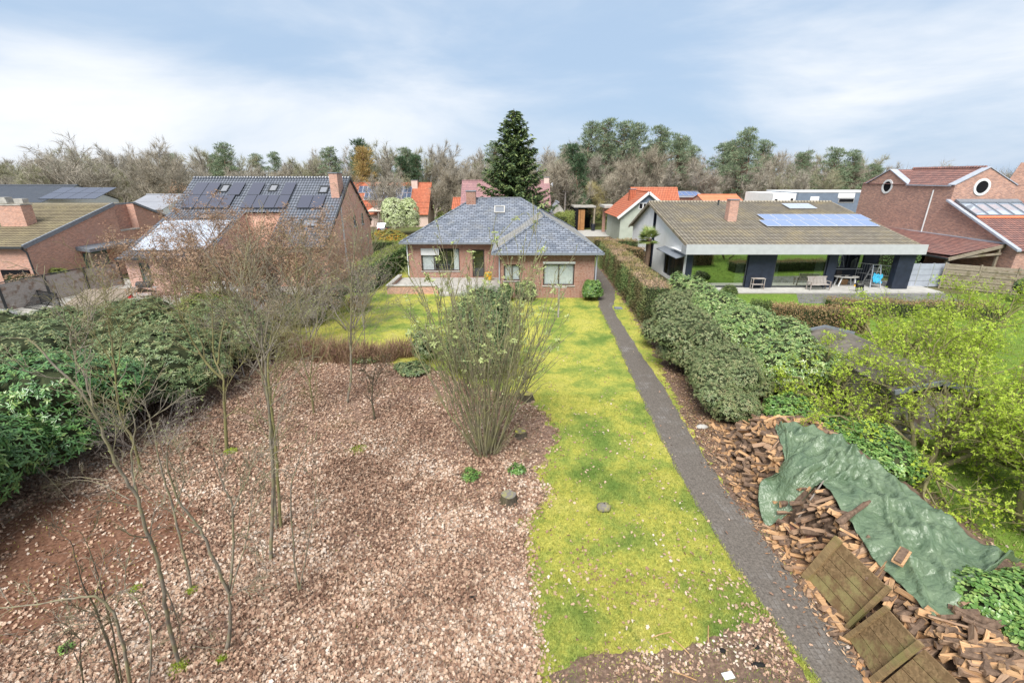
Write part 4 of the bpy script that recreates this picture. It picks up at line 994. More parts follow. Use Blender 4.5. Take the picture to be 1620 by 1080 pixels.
# ================================================================ HOUSES IN THE DISTANCE
def simple_house(name, label, x0, x1, y0, y1, ze, zr, wall, roof, ridge_axis='x', over=.4, course=.34, chim=(), wins=(), hipped=False):
    h = thing(name, label, 'house', ((x0 + x1) / 2, (y0 + y1) / 2, 0)); m = MB()
    ops = {0: [], 1: []}
    for side, op, *_ in wins: ops[side].append(op)
    Wf = Wall((x0, y0), (x1, y0)); Wr = Wall((x1, y0), (x1, y1)); Wb = Wall((x1, y1), (x0, y1)); Wl = Wall((x0, y1), (x0, y0))
    Wf.build(m, 0, ze, ops[0]); Wr.build(m, 0, ze, ops[1]); Wb.build(m, 0, ze); Wl.build(m, 0, ze)
    xm, ym = (x0 + x1) / 2, (y0 + y1) / 2
    if ridge_axis == 'x':
        m.poly([(x1, y0, ze), (x1, y1, ze), (x1, ym, zr)]); m.poly([(x0, y1, ze), (x0, y0, ze), (x0, ym, zr)])
    else:
        m.poly([(x0, y0, ze), (x1, y0, ze), (xm, y0, zr)]); m.poly([(x1, y1, ze), (x0, y1, ze), (xm, y1, zr)])
    m.build('wall', wall, h); m = MB()
    if ridge_axis == 'x':
        d = over * (zr - ze) / (ym - y0); a, b_ = x0 - .15, x1 + .15
        courses(m, [(a, y0 - over, ze - d + .06), (b_, y0 - over, ze - d + .06), (b_, ym, zr + .06), (a, ym, zr + .06)], course); courses(m, [(b_, y1 + over, ze - d + .06), (a, y1 + over, ze - d + .06), (a, ym, zr + .06), (b_, ym, zr + .06)], course)
        m.tube([(a, ym, zr + .08), (b_, ym, zr + .08)], .12, 6)
    else:
        d = over * (zr - ze) / (xm - x0); a, b_ = y0 - .15, y1 + .15
        courses(m, [(x0 - over, b_, ze - d + .06), (x0 - over, a, ze - d + .06), (xm, a, zr + .06), (xm, b_, zr + .06)], course); courses(m, [(x1 + over, a, ze - d + .06), (x1 + over, b_, ze - d + .06), (xm, b_, zr + .06), (xm, a, zr + .06)], course)
        m.tube([(xm, a, zr + .08), (xm, b_, zr + .08)], .12, 6)
    m.build('roof', roof, h)
    for c in chim: chimney(h, *c)
    for side, op, cols, fr in wins: window(h, (Wf, Wr)[side], op, cols, 1, fr, 'dark glass', None, .1, .06)
    return h
# pale house with dark flat tiles and panels, far left
x1 = A(108, 320, 62).x
h = simple_house('pale_brick_house', 'white brick house with a dark flat tiled roof at the far left edge', -72, x1, 58, 70, A(100, 323, 58).z, A(60, 294, 64).z, 'white brick', 'dark flat tile')
yv = Vector((0, 6, A(60, 294, 64).z - A(100, 323, 58).z)).normalized(); zz0 = A(100, 323, 58).z
solar(h, Vector((A(55, 312, 59).x, 59.3, zz0 + 1.3 * yv.z / yv.y)), (7.2, 0, 0), yv * 4.0, 4, 2, .02, .1, 'black cell', False)
# white garage with grey roof
xa, xb = A(205, 330, 58).x, A(268, 335, 58).x
h = simple_house('white_garage', 'small white garage with a pale grey roof between the left houses', xa, xb, 57, 66, A(240, 331, 57).z, A(240, 309, 61.5).z, 'white render', 'grey roofing', course=2.5)
# orange roofed house with solar panels
ya = 84.0
xa, xb = A(556, 340, ya).x, A(681, 340, ya).x
zr_ = A(600, 290, ya + 6).z; 
h = simple_house('orange_roof_house', 'orange roofed house with a row of blue solar panels and pink gable', xa - 3, xb - .5, ya, ya + 11, A(600, 337, ya).z, zr_, 'pale pink render', 'orange tile',
    chim=((A(657, 292, ya + 5).x - .6, A(657, 292, ya + 5).x + .5, ya + 4.4, ya + 5.3, zr_ - 1.5, zr_ + .5, 'pale pink render'),),
    wins=((0, (4.6, 6.4, .3, 2.5), 2, 'maroon paint'),))
m = MB(); zc_ = A(670, 325, ya + 5).z; m.box(xb - .497, xb - .42, ya + 4.2, ya + 6.6, zc_ - .8, zc_ + .8); m.build('maroon_shutter', 'maroon paint', h)
k = (zr_ - A(600, 337, ya).z) / 5.5; yv = Vector((0, 1, k)).normalized(); o = Vector((A(567, 300, ya + 4).x, ya + 2.2, A(600, 337, ya).z + 2.2 * k + .06))
solar(h, o + Vector((1.3, 0, 0)), (A(652, 300, ya + 4).x - o.x - 1.3, 0, 0), yv * 1.75, 10, 1, .03, .1, 'grey cell'); solar(h, o + yv * 1.8, (A(652, 300, ya + 4).x - o.x, 0, 0), yv * 1.75, 12, 1, .03, .1, 'grey cell')
m = MB(); dx = A(605, 338, ya - 1.5).x; m.prism([(dx - 2.6, ya - 1.2, 2.6), (dx + 2.6, ya - 1.2, 2.6), (dx + 1.4, ya - 1.2, 2.65), (dx, ya + 1.6, 4.7)], (0, .05, 0))
courses(m, [(dx - 2.8, ya - 1.4, 2.75), (dx + 3.2, ya - 1.4, 2.75), (dx + 3.2, ya + 1.2, 4.75), (dx + .2, ya + 1.2, 4.75)], .34); m.build('porch_roof', 'pale pink render', h)
m = MB(); m.box(dx + .2, dx + 2.3, ya - .06, ya - .004, .1, 2.1); m.build('garage_door', 'maroon paint', h)
# wide purple roof behind the bungalow
ya = 62.0
h = simple_house('purple_roof_house', 'wide house with a faded purple tile roof partly hidden by the spruce', A(728, 330, ya).x, A(871, 330, ya).x, ya, ya + 10, A(800, 345, ya).z, A(800, 287, ya + 5).z, 'brown brick', 'purple tile',
    chim=((A(866, 287, ya + 5).x - .5, A(866, 287, ya + 5).x + .2, ya + 4.6, ya + 5.2, A(800, 287, ya + 5).z - .4, A(800, 287, ya + 5).z + .5, 'pale pink render'),))
m = MB(); c = A(871, 292, ya + 4.8); m.tube([c, c + Vector((.25, -.1, 0))], [.02, .28], 12); m.build('satellite_dish', 'white paint', h)
m = MB(); p0, p1 = A(845, 322, 58), A(872, 340, 58); m.prism([(p0.x, 58, p0.z), (p1.x, 58, p1.z), (p0.x, 58, p1.z)], (0, 5, 0)); m.obox((p0.x, 57.8, p0.z + .05), (p1.x - p0.x + .3, 0, p1.z - p0.z), (0, 5.4, 0), (0, 0, .15), 1); m.build('side_gable', ['orange brick', 'lead'], h)
g2 = simple_house('tiny_orange_outbuilding', 'tiny orange tiled outbuilding peeping out left of the bungalow chimney', A(716, 330, 66).x, A(730, 330, 66).x, 66, 70, A(722, 329, 66).z, A(722, 314, 68).z, 'orange brick', 'orange tile')
# grey shed roof by the pole
simple_house('grey_shed', 'small shed with a pointed grey roof beside the utility pole', A(873, 330, 74).x, A(894, 330, 74).x, 74, 79, A(884, 335, 74).z, A(884, 321, 74).z, 'concrete', 'grey roofing', 'y', course=1.5)
# orange roofed cottage, its gable towards the viewer and a long slope on the left
ya = 64.0
pk = A(1026, 304, ya); l = A(976, 344, ya); r = A(1066, 338, ya)
h = thing('orange_cottage', 'small cottage with steep orange red roof and white edged gable', 'house', (pk.x, ya + 4, 0))
gwall = Wall((l.x + .5, ya), (r.x, ya)); m = MB(); kl = (pk.z - l.z) / (pk.x - l.x); kr = (pk.z - r.z) / (r.x - pk.x)
zl_ = l.z + .5 * kl - .15
m.poly([gwall.p(0, 0), gwall.p(gwall.L, 0), gwall.p(gwall.L, r.z - .1), gwall.p(pk.x - l.x - .5, pk.z - .15), gwall.p(0, zl_)])
m.poly([(l.x + .5, ya + 9, 0), (l.x + .5, ya, 0), (l.x + .5, ya, zl_), (l.x + .5, ya + 9, zl_)]); m.poly([(r.x, ya, 0), (r.x, ya + 9, 0), (r.x, ya + 9, r.z - .1), (r.x, ya, r.z - .1)])
m.poly([(r.x, ya + 9, 0), (l.x + .5, ya + 9, 0), (l.x + .5, ya + 9, zl_), (pk.x, ya + 9, pk.z - .15), (r.x, ya + 9, r.z - .1)])
m.build('wall', 'grey green render', h)
w0, w1 = A(1010, 331, ya), A(1024, 321, ya); m = MB(); m.box(w0.x, w1.x, ya - .05, ya - .004, w0.z, w1.z); f = m.build('window', 'white paint', h)
for k in range(2): m = MB(); e = (w1.x - w0.x) / 2; m.box(w0.x + e * k + .1, w0.x + e * (k + 1) - .06, ya - .06, ya - .053, w0.z + .1, w1.z - .1); m.build('pane', 'dark void', f)
m = MB(); courses(m, [(l.x, ya + 9.3, l.z), (l.x, ya - .4, l.z), (pk.x, ya - .4, pk.z), (pk.x, ya + 9.3, pk.z)], .34); courses(m, [(r.x + .4, ya - .4, r.z - .4 * kr), (r.x + .4, ya + 9.3, r.z - .4 * kr), (pk.x, ya + 9.3, pk.z), (pk.x, ya - .4, pk.z)], .34)
m.tube([(pk.x, ya - .4, pk.z + .04), (pk.x, ya + 9.3, pk.z + .04)], .12, 6)
courses(m, [(pk.x + .2, ya + 4, r.z), (A(1076, 320, ya + 5).x, ya + 4, r.z), (A(1076, 320, ya + 5).x, ya + 7, pk.z + .5), (pk.x - .8, ya + 7, pk.z + .5)], .34)
gr = m.build('roof', 'orange tile', h)
m = MB(); m.bar((l.x, ya - .43, l.z - .08), (pk.x, ya - .43, pk.z - .05), .1, .32); m.bar((pk.x, ya - .43, pk.z - .05), (r.x + .4, ya - .43, r.z - .4 * kr - .08), .1, .32); m.build('white_bargeboard', 'white paint', gr)
m = MB(); m.poly([gwall.p(pk.x - l.x - .5 - 1.35, pk.z - 1.55, .02), gwall.p(pk.x - l.x - .5 + 1.35, pk.z - 1.55, .02), gwall.p(pk.x - l.x - .5, pk.z - .3, .02)]); m.build('gable_boarding', 'blue grey cladding', h)
c0 = A(1000, 312, ya + 4); chimney(h, c0.x - .45, c0.x + .4, ya + 3.6, ya + 4.4, l.z + .5, pk.z + .25, 'orange tile')
# low house with panels, flat orange shed, modern block
h = simple_house('panelled_house', 'low house behind the white house with solar panels filling its roof', A(1054, 318, 82).x, A(1112, 318, 82).x, 82, 88, A(1080, 312, 82).z, A(1080, 304, 85).z, 'brown brick', 'grey roofing', course=1.5)
kk = (A(1080, 304, 85).z - A(1080, 312, 82).z) / 3; solar(h, (A(1056, 318, 82).x, 82.2, A(1080, 312, 82).z + .2 * kk + .05), (A(1108, 318, 82).x - A(1056, 318, 82).x, 0, 0), Vector((0, 2.6, 2.6 * kk)), 6, 1, .03, .1, 'sky sheen blue cell')
simple_house('orange_roof_shed', 'low building with a plain bright orange roof behind the white house', A(1113, 318, 76).x, A(1174, 318, 76).x, 76, 81, A(1140, 318, 76).z, A(1140, 309, 78.5).z, 'orange brick', 'bright orange sheet', course=2)
ya = 66.0
h = thing('modern_house', 'modern flat roofed house in white and blue grey blocks', 'house', (A(1290, 320, ya).x, ya + 4, 0))
m = MB(); a, b_ = A(1222, 318, ya), A(1258, 318, ya); m.box(a.x, b_.x, ya, ya + 8, 0, A(1240, 306, ya).z); m.build('white_block', 'white render', h)
m = MB(); c, d = A(1258, 318, ya), A(1372, 318, ya); m.box(c.x + .02, d.x + 4, ya - .5, ya + 8, 0, A(1300, 304.5, ya).z); m.build('grey_block', 'blue grey cladding', h)
m = MB(); m.box(c.x, d.x + 4.05, ya - .55, ya + 8.05, A(1300, 304.5, ya).z + .003, A(1300, 304.5, ya).z + .12); m.build('parapet_cap', 'white paint', h)
for px0, px1, py0, py1, mt in ((1325, 1353, 305.5, 313, 'white render'), (1281, 1296, 311, 318, 'white render'), (1225, 1230, 315, 319, 'dark void'), (1250, 1255, 314, 319, 'dark void')):
    y = ya - .5 if px0 > 1258 else ya
    p0, p1 = A(px0, py1, y), A(px1, py0, y); m = MB(); m.box(p0.x, p1.x, y - .05, y - .003, p0.z, p1.z); m.build('facade_panel', mt, h)
p0, p1 = A(1325, 321, ya - .5), A(1352, 313.3, ya - .5); m = MB(); m.box(p0.x, p1.x, ya - .55, ya - .503, p0.z, p1.z); f = m.build('window', 'aluminium', h)
m = MB(); m.box(p0.x + .12, p1.x - .12, ya - .57, ya - .553, p0.z + .12, p1.z - .12); m.build('pane', 'dark void', f)
# timber carport and brick pillars on the far side
ya = 78.0
h = thing('timber_carport', 'flat roofed open carport with brown board doors beyond the gardens', 'carport', (A(927, 350, ya).x, ya, 0))
m = MB(); a, b_ = A(908, 326, ya), A(943, 326, ya); m.box(a.x, b_.x, ya, ya + 5, a.z - .25, a.z); m.build('flat_roof', 'concrete', h)
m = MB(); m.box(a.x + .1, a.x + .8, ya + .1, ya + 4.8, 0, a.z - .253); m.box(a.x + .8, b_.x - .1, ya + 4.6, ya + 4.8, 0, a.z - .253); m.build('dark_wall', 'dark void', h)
for u0, u1 in ((911, 918), (918.5, 925)):
    q0, q1 = A(u0, 345, ya + .3), A(u1, 345, ya + .3); m = MB(); m.box(q0.x, q1.x, ya + .3, ya + .4, .05, a.z - .6); m.build('board_door', 'brown door timber', h)
m = MB(); m.box(b_.x - .3, b_.x - .05, ya + .1, ya + .35, 0, a.z - .253); m.build('post', 'fence timber', h)
q = A(939, 348, ya - .3); m = MB(); m.tube([(q.x, ya - .3, 0), (q.x, ya - .3, 1.0)], [.3, .36], 10); m.tube([(q.x, ya - .3, 1.0), (q.x, ya - .3, 1.12)], [.4, .36], 10); tag(m.build('waste_bin', 'car paint', loc=(q.x, ya - .3, 0)), 'dark blue waste bin in front of the timber carport', 'bin')
h = thing('brick_gateway', 'pair of brick pillars under a concrete lintel beyond the hedge', 'gateway', (A(962, 350, 74).x, 74, 0))
for u0, u1, yy in ((954, 958, 76), (962, 968, 73)):
    q0, q1 = A(u0, 345, yy), A(u1, 345, yy); m = MB(); m.box(q0.x, q1.x, yy, yy + .6, 0, A(960, 330, yy).z); m.build('pillar', 'brown brick', h)
m = MB(); q0, q1 = A(953, 345, 74), A(972, 345, 74); z_ = A(960, 330, 74).z; m.box(q0.x, q1.x, 72.9, 77, z_ + .15, z_ + .5); m.build('lintel', 'pale concrete', h)
sheet('driveway', [(9, 70), (24, 70), (24, 79), (9, 79)], .006, 'pale concrete')
# utility pole and wires
h = thing('utility_pole', 'weathered wooden utility pole beyond the bungalow roof', 'pole', (9.2, 82, 0)); px_ = A(893, 345, 82).x
m = MB(); m.tube([(px_, 82, 0), (px_, 82, A(893, 300, 82).z)], [.14, .10], 8); m.build('shaft', 'grey timber', h)
m = MB(); m.bar((px_ - .5, 82, A(893, 303, 82).z), (px_ + .5, 82, A(893, 303, 82).z), .08); m.build('crossarm', 'grey timber', h)
for k, (y_, lab) in enumerate(((318, 'upper black overhead wire running left from the utility pole'), (327, 'lower black overhead wire running left from the utility pole'))):
    p0 = Vector((px_ - .1, 82, A(893, 312 + 6 * k, 82).z)); p1 = A(560, y_, 72); pts = [p0.lerp(p1, i / 12) - Vector((0, 0, .5 * math.sin(math.pi * i / 12))) for i in range(13)]
    tag(MB().tube(pts, .022, 5).build('overhead_wire', 'rubber', loc=tuple(p0)), lab, 'cable')

# ================================================================ VEGETATION
m_bark('rusty bark', (0.13, 0.095, 0.07), (0.30, 0.225, 0.175))
m_leaf('laurel leaf', [(0.042, 0.106, 0.035), (0.066, 0.167, 0.051), (0.103, 0.230, 0.066), (0.145, 0.280, 0.085), (0.242, 0.336, 0.100)], 0.28, 0.15, 0.6)
m_leaf('rhodo leaf', [(0.069, 0.113, 0.044), (0.118, 0.180, 0.066), (0.174, 0.240, 0.094), (0.236, 0.280, 0.127), (0.334, 0.320, 0.144)], 0.35, 0.15, 0.5)
m_leaf('grey rhodo leaf', [(0.095, 0.138, 0.050), (0.145, 0.198, 0.076), (0.207, 0.259, 0.106), (0.271, 0.300, 0.137), (0.302, 0.259, 0.131)], 0.4, 0.12, 0.5)
m_leaf('sky sheen laurel leaf', [(0.104, 0.187, 0.058), (0.170, 0.286, 0.082), (0.255, 0.374, 0.116), (0.353, 0.444, 0.151), (0.401, 0.444, 0.197)], 0.25, 0.15, 0.7)  # yellowish green, lightened further: sky reflection is put into the leaf colour
m_leaf('yew leaf', [(0.084, 0.159, 0.054), (0.140, 0.233, 0.071), (0.206, 0.308, 0.099), (0.299, 0.319, 0.125)], 0.6, 0.1, 0.3, zone=([(0.13, 0.095, 0.045), (0.18, 0.14, 0.07), (0.22, 0.175, 0.08), (0.12, 0.12, 0.045)], 0.55))
m_leaf('hedge top leaf', [(0.349, 0.233, 0.152), (0.464, 0.306, 0.220), (0.552, 0.372, 0.287), (0.349, 0.292, 0.129)], 0.7, 0.1, 0.2, zone=([(0.27, 0.215, 0.075), (0.35, 0.25, 0.13), (0.24, 0.23, 0.07)], 0.6))
m_leaf('green hedge leaf', [(0.052, 0.117, 0.039), (0.085, 0.176, 0.052), (0.130, 0.240, 0.072), (0.195, 0.286, 0.091)], 0.5, 0.15, 0.4)
m_leaf('lime hedge leaf', [(0.20, 0.24, 0.06), (0.27, 0.31, 0.08), (0.33, 0.36, 0.11), (0.16, 0.22, 0.06)], 0.6, 0.2, 0.3)
m_leaf('box leaf', [(0.07, 0.11, 0.03), (0.11, 0.16, 0.045), (0.16, 0.20, 0.06)], 0.5, 0.15, 0.3)
m_leaf('beech leaf', [(0.259, 0.157, 0.087), (0.380, 0.239, 0.134), (0.466, 0.314, 0.183), (0.293, 0.264, 0.103)], 0.7, 0.2, 0.2)
m_leaf('dead leaf', [(0.217, 0.127, 0.074), (0.318, 0.195, 0.121), (0.422, 0.277, 0.183), (0.484, 0.340, 0.243), (0.306, 0.239, 0.121)], 0.7, 0.25, 0.2)
m_leaf('dead stem', [(0.195, 0.111, 0.078), (0.299, 0.182, 0.130), (0.390, 0.260, 0.182), (0.286, 0.221, 0.111)], 0.8, 0.1, 0.2)
m_leaf('spring leaf', [(0.200, 0.300, 0.035), (0.310, 0.420, 0.035), (0.400, 0.520, 0.050), (0.480, 0.600, 0.075), (0.560, 0.660, 0.120)], 0.5, 0.4, 0.3)
m_leaf('bud leaf', [(0.34, 0.39, 0.15), (0.43, 0.50, 0.20), (0.52, 0.58, 0.28)], 0.5, 0.35, 0.3)
m_leaf('ivy leaf', [(0.065, 0.142, 0.035), (0.114, 0.237, 0.053), (0.195, 0.332, 0.084), (0.308, 0.416, 0.119)], 0.3, 0.2, 0.5)
m_leaf('evergreen leaf', [(0.064, 0.108, 0.043), (0.108, 0.165, 0.065), (0.165, 0.234, 0.093), (0.241, 0.291, 0.125)], 0.4, 0.15, 0.4)
m_leaf('orange blossom', [(0.34, 0.20, 0.03), (0.52, 0.27, 0.03), (0.22, 0.24, 0.06), (0.30, 0.30, 0.07)], 0.6, 0.25, 0.2, zone=([(0.20, 0.24, 0.06), (0.28, 0.31, 0.08), (0.36, 0.32, 0.06)], 0.7))
m_leaf('white blossom', [(0.42, 0.50, 0.22), (0.55, 0.62, 0.34), (0.66, 0.70, 0.48), (0.34, 0.42, 0.16)], 0.6, 0.3, 0.2)
m_leaf('spruce needle', [(0.055, 0.094, 0.046), (0.094, 0.149, 0.058), (0.149, 0.211, 0.078), (0.227, 0.281, 0.098)], 0.6, 0.1, 0.3)
m_leaf('pine needle', [(0.108, 0.158, 0.094), (0.164, 0.221, 0.132), (0.228, 0.284, 0.168), (0.304, 0.353, 0.211)], 0.6, 0.15, 0.3)
m_leaf('dark conifer needle', [(0.052, 0.098, 0.052), (0.078, 0.130, 0.065), (0.117, 0.176, 0.085)], 0.6, 0.1, 0.3)
m_leaf('gold needle', [(0.36, 0.24, 0.08), (0.46, 0.33, 0.13), (0.52, 0.38, 0.17), (0.30, 0.24, 0.09)], 0.6, 0.2, 0.2)
m_leaf('shaded thicket twig', [(0.13, 0.115, 0.085), (0.19, 0.165, 0.125), (0.25, 0.22, 0.17)], 0.9, 0.05, 0.1)  # darker than the crowns: shade behind them is put into the colour
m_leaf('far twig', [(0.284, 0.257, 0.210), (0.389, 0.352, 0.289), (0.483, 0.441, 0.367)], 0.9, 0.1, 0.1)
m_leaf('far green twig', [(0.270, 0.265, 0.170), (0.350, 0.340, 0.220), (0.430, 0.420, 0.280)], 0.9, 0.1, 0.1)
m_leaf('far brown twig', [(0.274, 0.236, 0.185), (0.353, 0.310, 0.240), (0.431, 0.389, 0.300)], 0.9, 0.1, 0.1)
m_leaf('willow twig', [(0.36, 0.31, 0.13), (0.44, 0.38, 0.18), (0.50, 0.45, 0.24)], 0.9, 0.2, 0.1)
m_leaf('palm leaf', [(0.13, 0.20, 0.05), (0.20, 0.26, 0.07), (0.30, 0.33, 0.11)], 0.5, 0.2, 0.4)
m_leaf('litter leaf', [(0.150, 0.089, 0.063), (0.266, 0.156, 0.107), (0.381, 0.242, 0.171), (0.484, 0.338, 0.240), (0.565, 0.435, 0.335), (0.657, 0.567, 0.486)], 0.75, 0.1, 0.2)
m_leaf('chip', [(0.20, 0.10, 0.055), (0.36, 0.22, 0.13), (0.50, 0.35, 0.22), (0.12, 0.085, 0.065)], 0.8, 0.0, 0.2)
t = NT('grass blade'); p = t.pos()
zz_ = t.math('ADD', t.noise(p, 0.55, 6, 0.66), t.math('MULTIPLY', t.math('SUBTRACT', t.noise(p, 0.16, 3, 0.5), 0.5), 0.5))
c_ = t.ramp(zz_, [(0.34, (0.15, 0.23, 0.05)), (0.44, (0.30, 0.35, 0.08)), (0.54, (0.48, 0.46, 0.10)), (0.70, (0.56, 0.52, 0.15))])
r_ = t.n('ShaderNodeAttribute', attribute_name='rnd').outputs['Fac']
c_ = t.mix(t.math('MULTIPLY', t.step(t.noise(p, 3.2, 5, 0.7), 0.5, 0.68), 0.55), c_, (0.14, 0.20, 0.05)); c_ = t.mix(t.math('MULTIPLY', t.step(t.noise(p, 10.0, 4, 0.6), 0.52, 0.62), 0.35), c_, (0.14, 0.21, 0.05)); c_ = t.mix(t.math('MULTIPLY', r_, 0.4), c_, (0.11, 0.18, 0.03)); t.done(c_, 0.7, 0.2)

def core_faces(lumps, scale):
    V, Fq, base = [], [], 0
    nu, nv = 14, 9
    for c, r in lumps:
        th = np.linspace(0, 2 * np.pi, nu, endpoint=False); ph = np.linspace(0.12, np.pi - 0.12, nv)
        P = np.stack([np.outer(np.sin(ph), np.cos(th)), np.outer(np.sin(ph), np.sin(th)), np.outer(np.cos(ph), np.ones(nu))], -1)
        P = P * (1 + RNG.normal(size=P.shape[:2])[..., None] * 0.08) * (np.array(r) * scale) + np.array(c)
        P[..., 2] = np.maximum(P[..., 2], 0.02)
        idx = base + np.arange(nu * nv).reshape(nv, nu)
        q = np.stack([idx[:-1], idx[1:], np.roll(idx, -1, 1)[1:], np.roll(idx, -1, 1)[:-1]], -1).reshape(-1, 4)
        V.append(P.reshape(-1, 3)); Fq.append(q); base += nu * nv
    return np.concatenate(V), np.concatenate(Fq)

def lumps_for(r, h, n, flat=1.0):
    L = [((0, 0, h * 0.5), (r * .8, r * .8 * flat, h * 0.5))]
    for k in range(n):
        a = 2 * math.pi * (k + random.random() * .7) / n; d = r * random.uniform(.42, .66); rr = r * random.uniform(.32, .5)
        z = h * random.uniform(.35, .8)
        L.append(((math.cos(a) * d, math.sin(a) * d * flat, z), (rr, rr, min(h * random.uniform(.22, .34), z))))
    return L
def shell(lumps, n, rmin=.86, rmax=1.06, zmin=-.5):
    w = np.array([r[0] * r[2] + r[0] * r[1] for c, r in lumps]); w /= w.sum()
    out_p, out_n = [], []
    tot = 0
    while tot < n:
        k = RNG.choice(len(lumps), size=n * 2, p=w)
        C = np.array([l[0] for l in lumps])[k]; R = np.array([l[1] for l in lumps])[k]
        d = rdir(n * 2); ok = d[:, 2] > zmin
        P = C + d * R * RNG.uniform(rmin, rmax, (n * 2, 1)); N = nrm(d / R)
        for c, r in lumps:
            ok &= (np.sum(((P - np.array(c)) / (np.array(r) * .84)) ** 2, 1) > 1)
        ok &= P[:, 2] > 0.03
        out_p.append(P[ok]); out_n.append(N[ok]); tot += ok.sum()
    return np.concatenate(out_p)[:n], np.concatenate(out_n)[:n]
def whorls(P, N, k, L, Wd, kind='oval', tilt=(-.35, .45), updir=.5):
    m = len(P); N = nrm(N + np.array([0, 0, updir]))
    a = nrm(np.cross(N, rdir(m))); b = np.cross(N, a)
    ang = (np.arange(k)[None, :] / k * 2 * np.pi + RNG.random((m, 1)) * 6.28 + RNG.normal(size=(m, k)) * .25)
    t = RNG.uniform(tilt[0], tilt[1], (m, k))
    D = (a[:, None] * np.cos(ang)[..., None] + b[:, None] * np.sin(ang)[..., None]) * np.cos(t)[..., None] + N[:, None] * np.sin(t)[..., None]
    PP = np.repeat(P, k, 0) + RNG.normal(size=(m * k, 3)) * L * .12
    D = D.reshape(-1, 3); NN = np.repeat(N, k, 0)
    s = RNG.uniform(.7, 1.2, m * k)
    rb = np.clip(np.repeat(RNG.random(m), k) * .65 + RNG.random(m * k) * .35, 0, 1)
    return leaves(kind, PP, D, NN, L * s, Wd * s, rb)
def bush(name, label, cat, loc, r, h, n, L, Wd, mat, k=6, nl=7, group=None, flat=1.0, kind='oval', tilt=(-.35, .45), updir=.5, core=.82, lumps=None, stems=4):
    t = thing(name, label, cat, loc, 0, group)
    lm = lumps or lumps_for(r, h, nl, flat)
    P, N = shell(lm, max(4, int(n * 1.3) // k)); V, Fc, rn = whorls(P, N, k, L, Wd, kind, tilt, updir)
    link('foliage', np_mesh('foliage', V, Fc, [mat], rn), t)
    V, q = core_faces(lm, core); link('shade_core', np_mesh('shade_core', V, [q], ['core shade'], smooth=True), t)  # core added behind the leaves, its dark colour painting the shade between them
    return t
GL = 'broad leaved evergreen shrubs along the left side'
bush('laurel_shrub', 'large glossy laurel with big leaf rosettes at the left edge, nearest shrub', 'shrub', (-14.7, 8.9, 0), 2.9, 3.5, 13000, .15, .052, 'laurel leaf', 7, 9, GL)
bush('laurel_shrub', 'dark green laurel mound behind the nearest laurel, beside the mulch', 'shrub', (-14.6, 12.8, 0), 2.8, 3.4, 12000, .14, .048, 'laurel leaf', 7, 9, GL)
bush('rhododendron', 'rounded rhododendron between the left laurels and the leafy bed', 'shrub', (-13.5, 16.4, 0), 2.5, 3.1, 11000, .125, .04, 'rhodo leaf', 7, 8, GL)
bush('rhododendron', 'broad rhododendron behind the dark laurel mound on the left', 'shrub', (-19.2, 15.6, 0), 3.2, 3.3, 12000, .13, .042, 'rhodo leaf', 7, 9, GL)
bush('rhododendron', 'rhododendron right of the shadowy gap in the left shrubs', 'shrub', (-13.3, 20.2, 0), 2.4, 3.0, 10000, .12, .038, 'rhodo leaf', 7, 8, GL)
bush('rhododendron', 'rhododendron below the shingle roofed shelter', 'shrub', (-18.7, 20.4, 0), 2.9, 2.9, 10000, .12, .04, 'rhodo leaf', 7, 8, GL)
bush('rhododendron', 'olive rhododendron by the kerb of the white car', 'shrub', (-23.2, 18.2, 0), 3.1, 2.8, 9500, .13, .042, 'rhodo leaf', 7, 8, GL)
bush('rhododendron', 'low rhododendron in front of the paved yard', 'shrub', (-22.4, 22.4, 0), 2.5, 2.2, 7500, .12, .04, 'rhodo leaf', 7, 8, GL)
bush('laurel_shrub', 'laurel half out of the picture at the left edge below the car', 'shrub', (-20.4, 11.6, 0), 3.0, 3.4, 9500, .14, .05, 'laurel leaf', 7, 8, GL)
bush('light_green_shrub', 'pale yellow green shrub in front of the patio of the blue tiled house', 'shrub', (-18.3, 26.2, 0), 2.3, 1.9, 6000, .10, .045, 'lime hedge leaf', 5, 7)
bush('dark_shrub', 'dark green shrub under the brown leaved tree', 'shrub', (-12.9, 26.6, 0), 1.7, 1.9, 4500, .11, .04, 'evergreen leaf', 5, 6)
bush('dark_shrub', 'dark green shrub left of the lawn, by the hedge', 'shrub', (-12.6, 30.6, 0), 1.3, 1.6, 3500, .11, .04, 'evergreen leaf', 5, 6)
GR = 'evergreen shrubs along the right side of the path'
bush('grey_rhododendron', 'grey green rhododendron at the end of the clipped hedge', 'shrub', (9.3, 24.7, 0), 1.6, 2.6, 12000, .08, .025, 'grey rhodo leaf', 6, 8, GR)
bush('grey_rhododendron', 'grey green rhododendron second along the path from the clipped hedge', 'shrub', (8.6, 22.1, 0), 1.75, 2.6, 12750, .08, .025, 'grey rhodo leaf', 6, 8, GR)
bush('grey_rhododendron', 'grey green rhododendron leaning over the narrow grass strip', 'shrub', (8.25, 19.5, 0), 1.8, 2.5, 12750, .08, .025, 'grey rhodo leaf', 6, 8, GR)
bush('grey_rhododendron', 'grey green rhododendron closest to the firewood pile', 'shrub', (8.5, 16.7, 0), 1.8, 2.3, 13500, .08, .025, 'grey rhodo leaf', 6, 8, GR)
bush('bright_laurel', 'light green laurel mound against the clipped hedge', 'shrub', (10.7, 26.8, 0), 1.9, 2.9, 8000, .11, .045, 'sky sheen laurel leaf', 6, 8, GR)
bush('bright_laurel', 'light green laurel mound next to the neighbouring lawn', 'shrub', (11.0, 23.6, 0), 2.0, 2.8, 8500, .11, .045, 'sky sheen laurel leaf', 6, 8, GR)
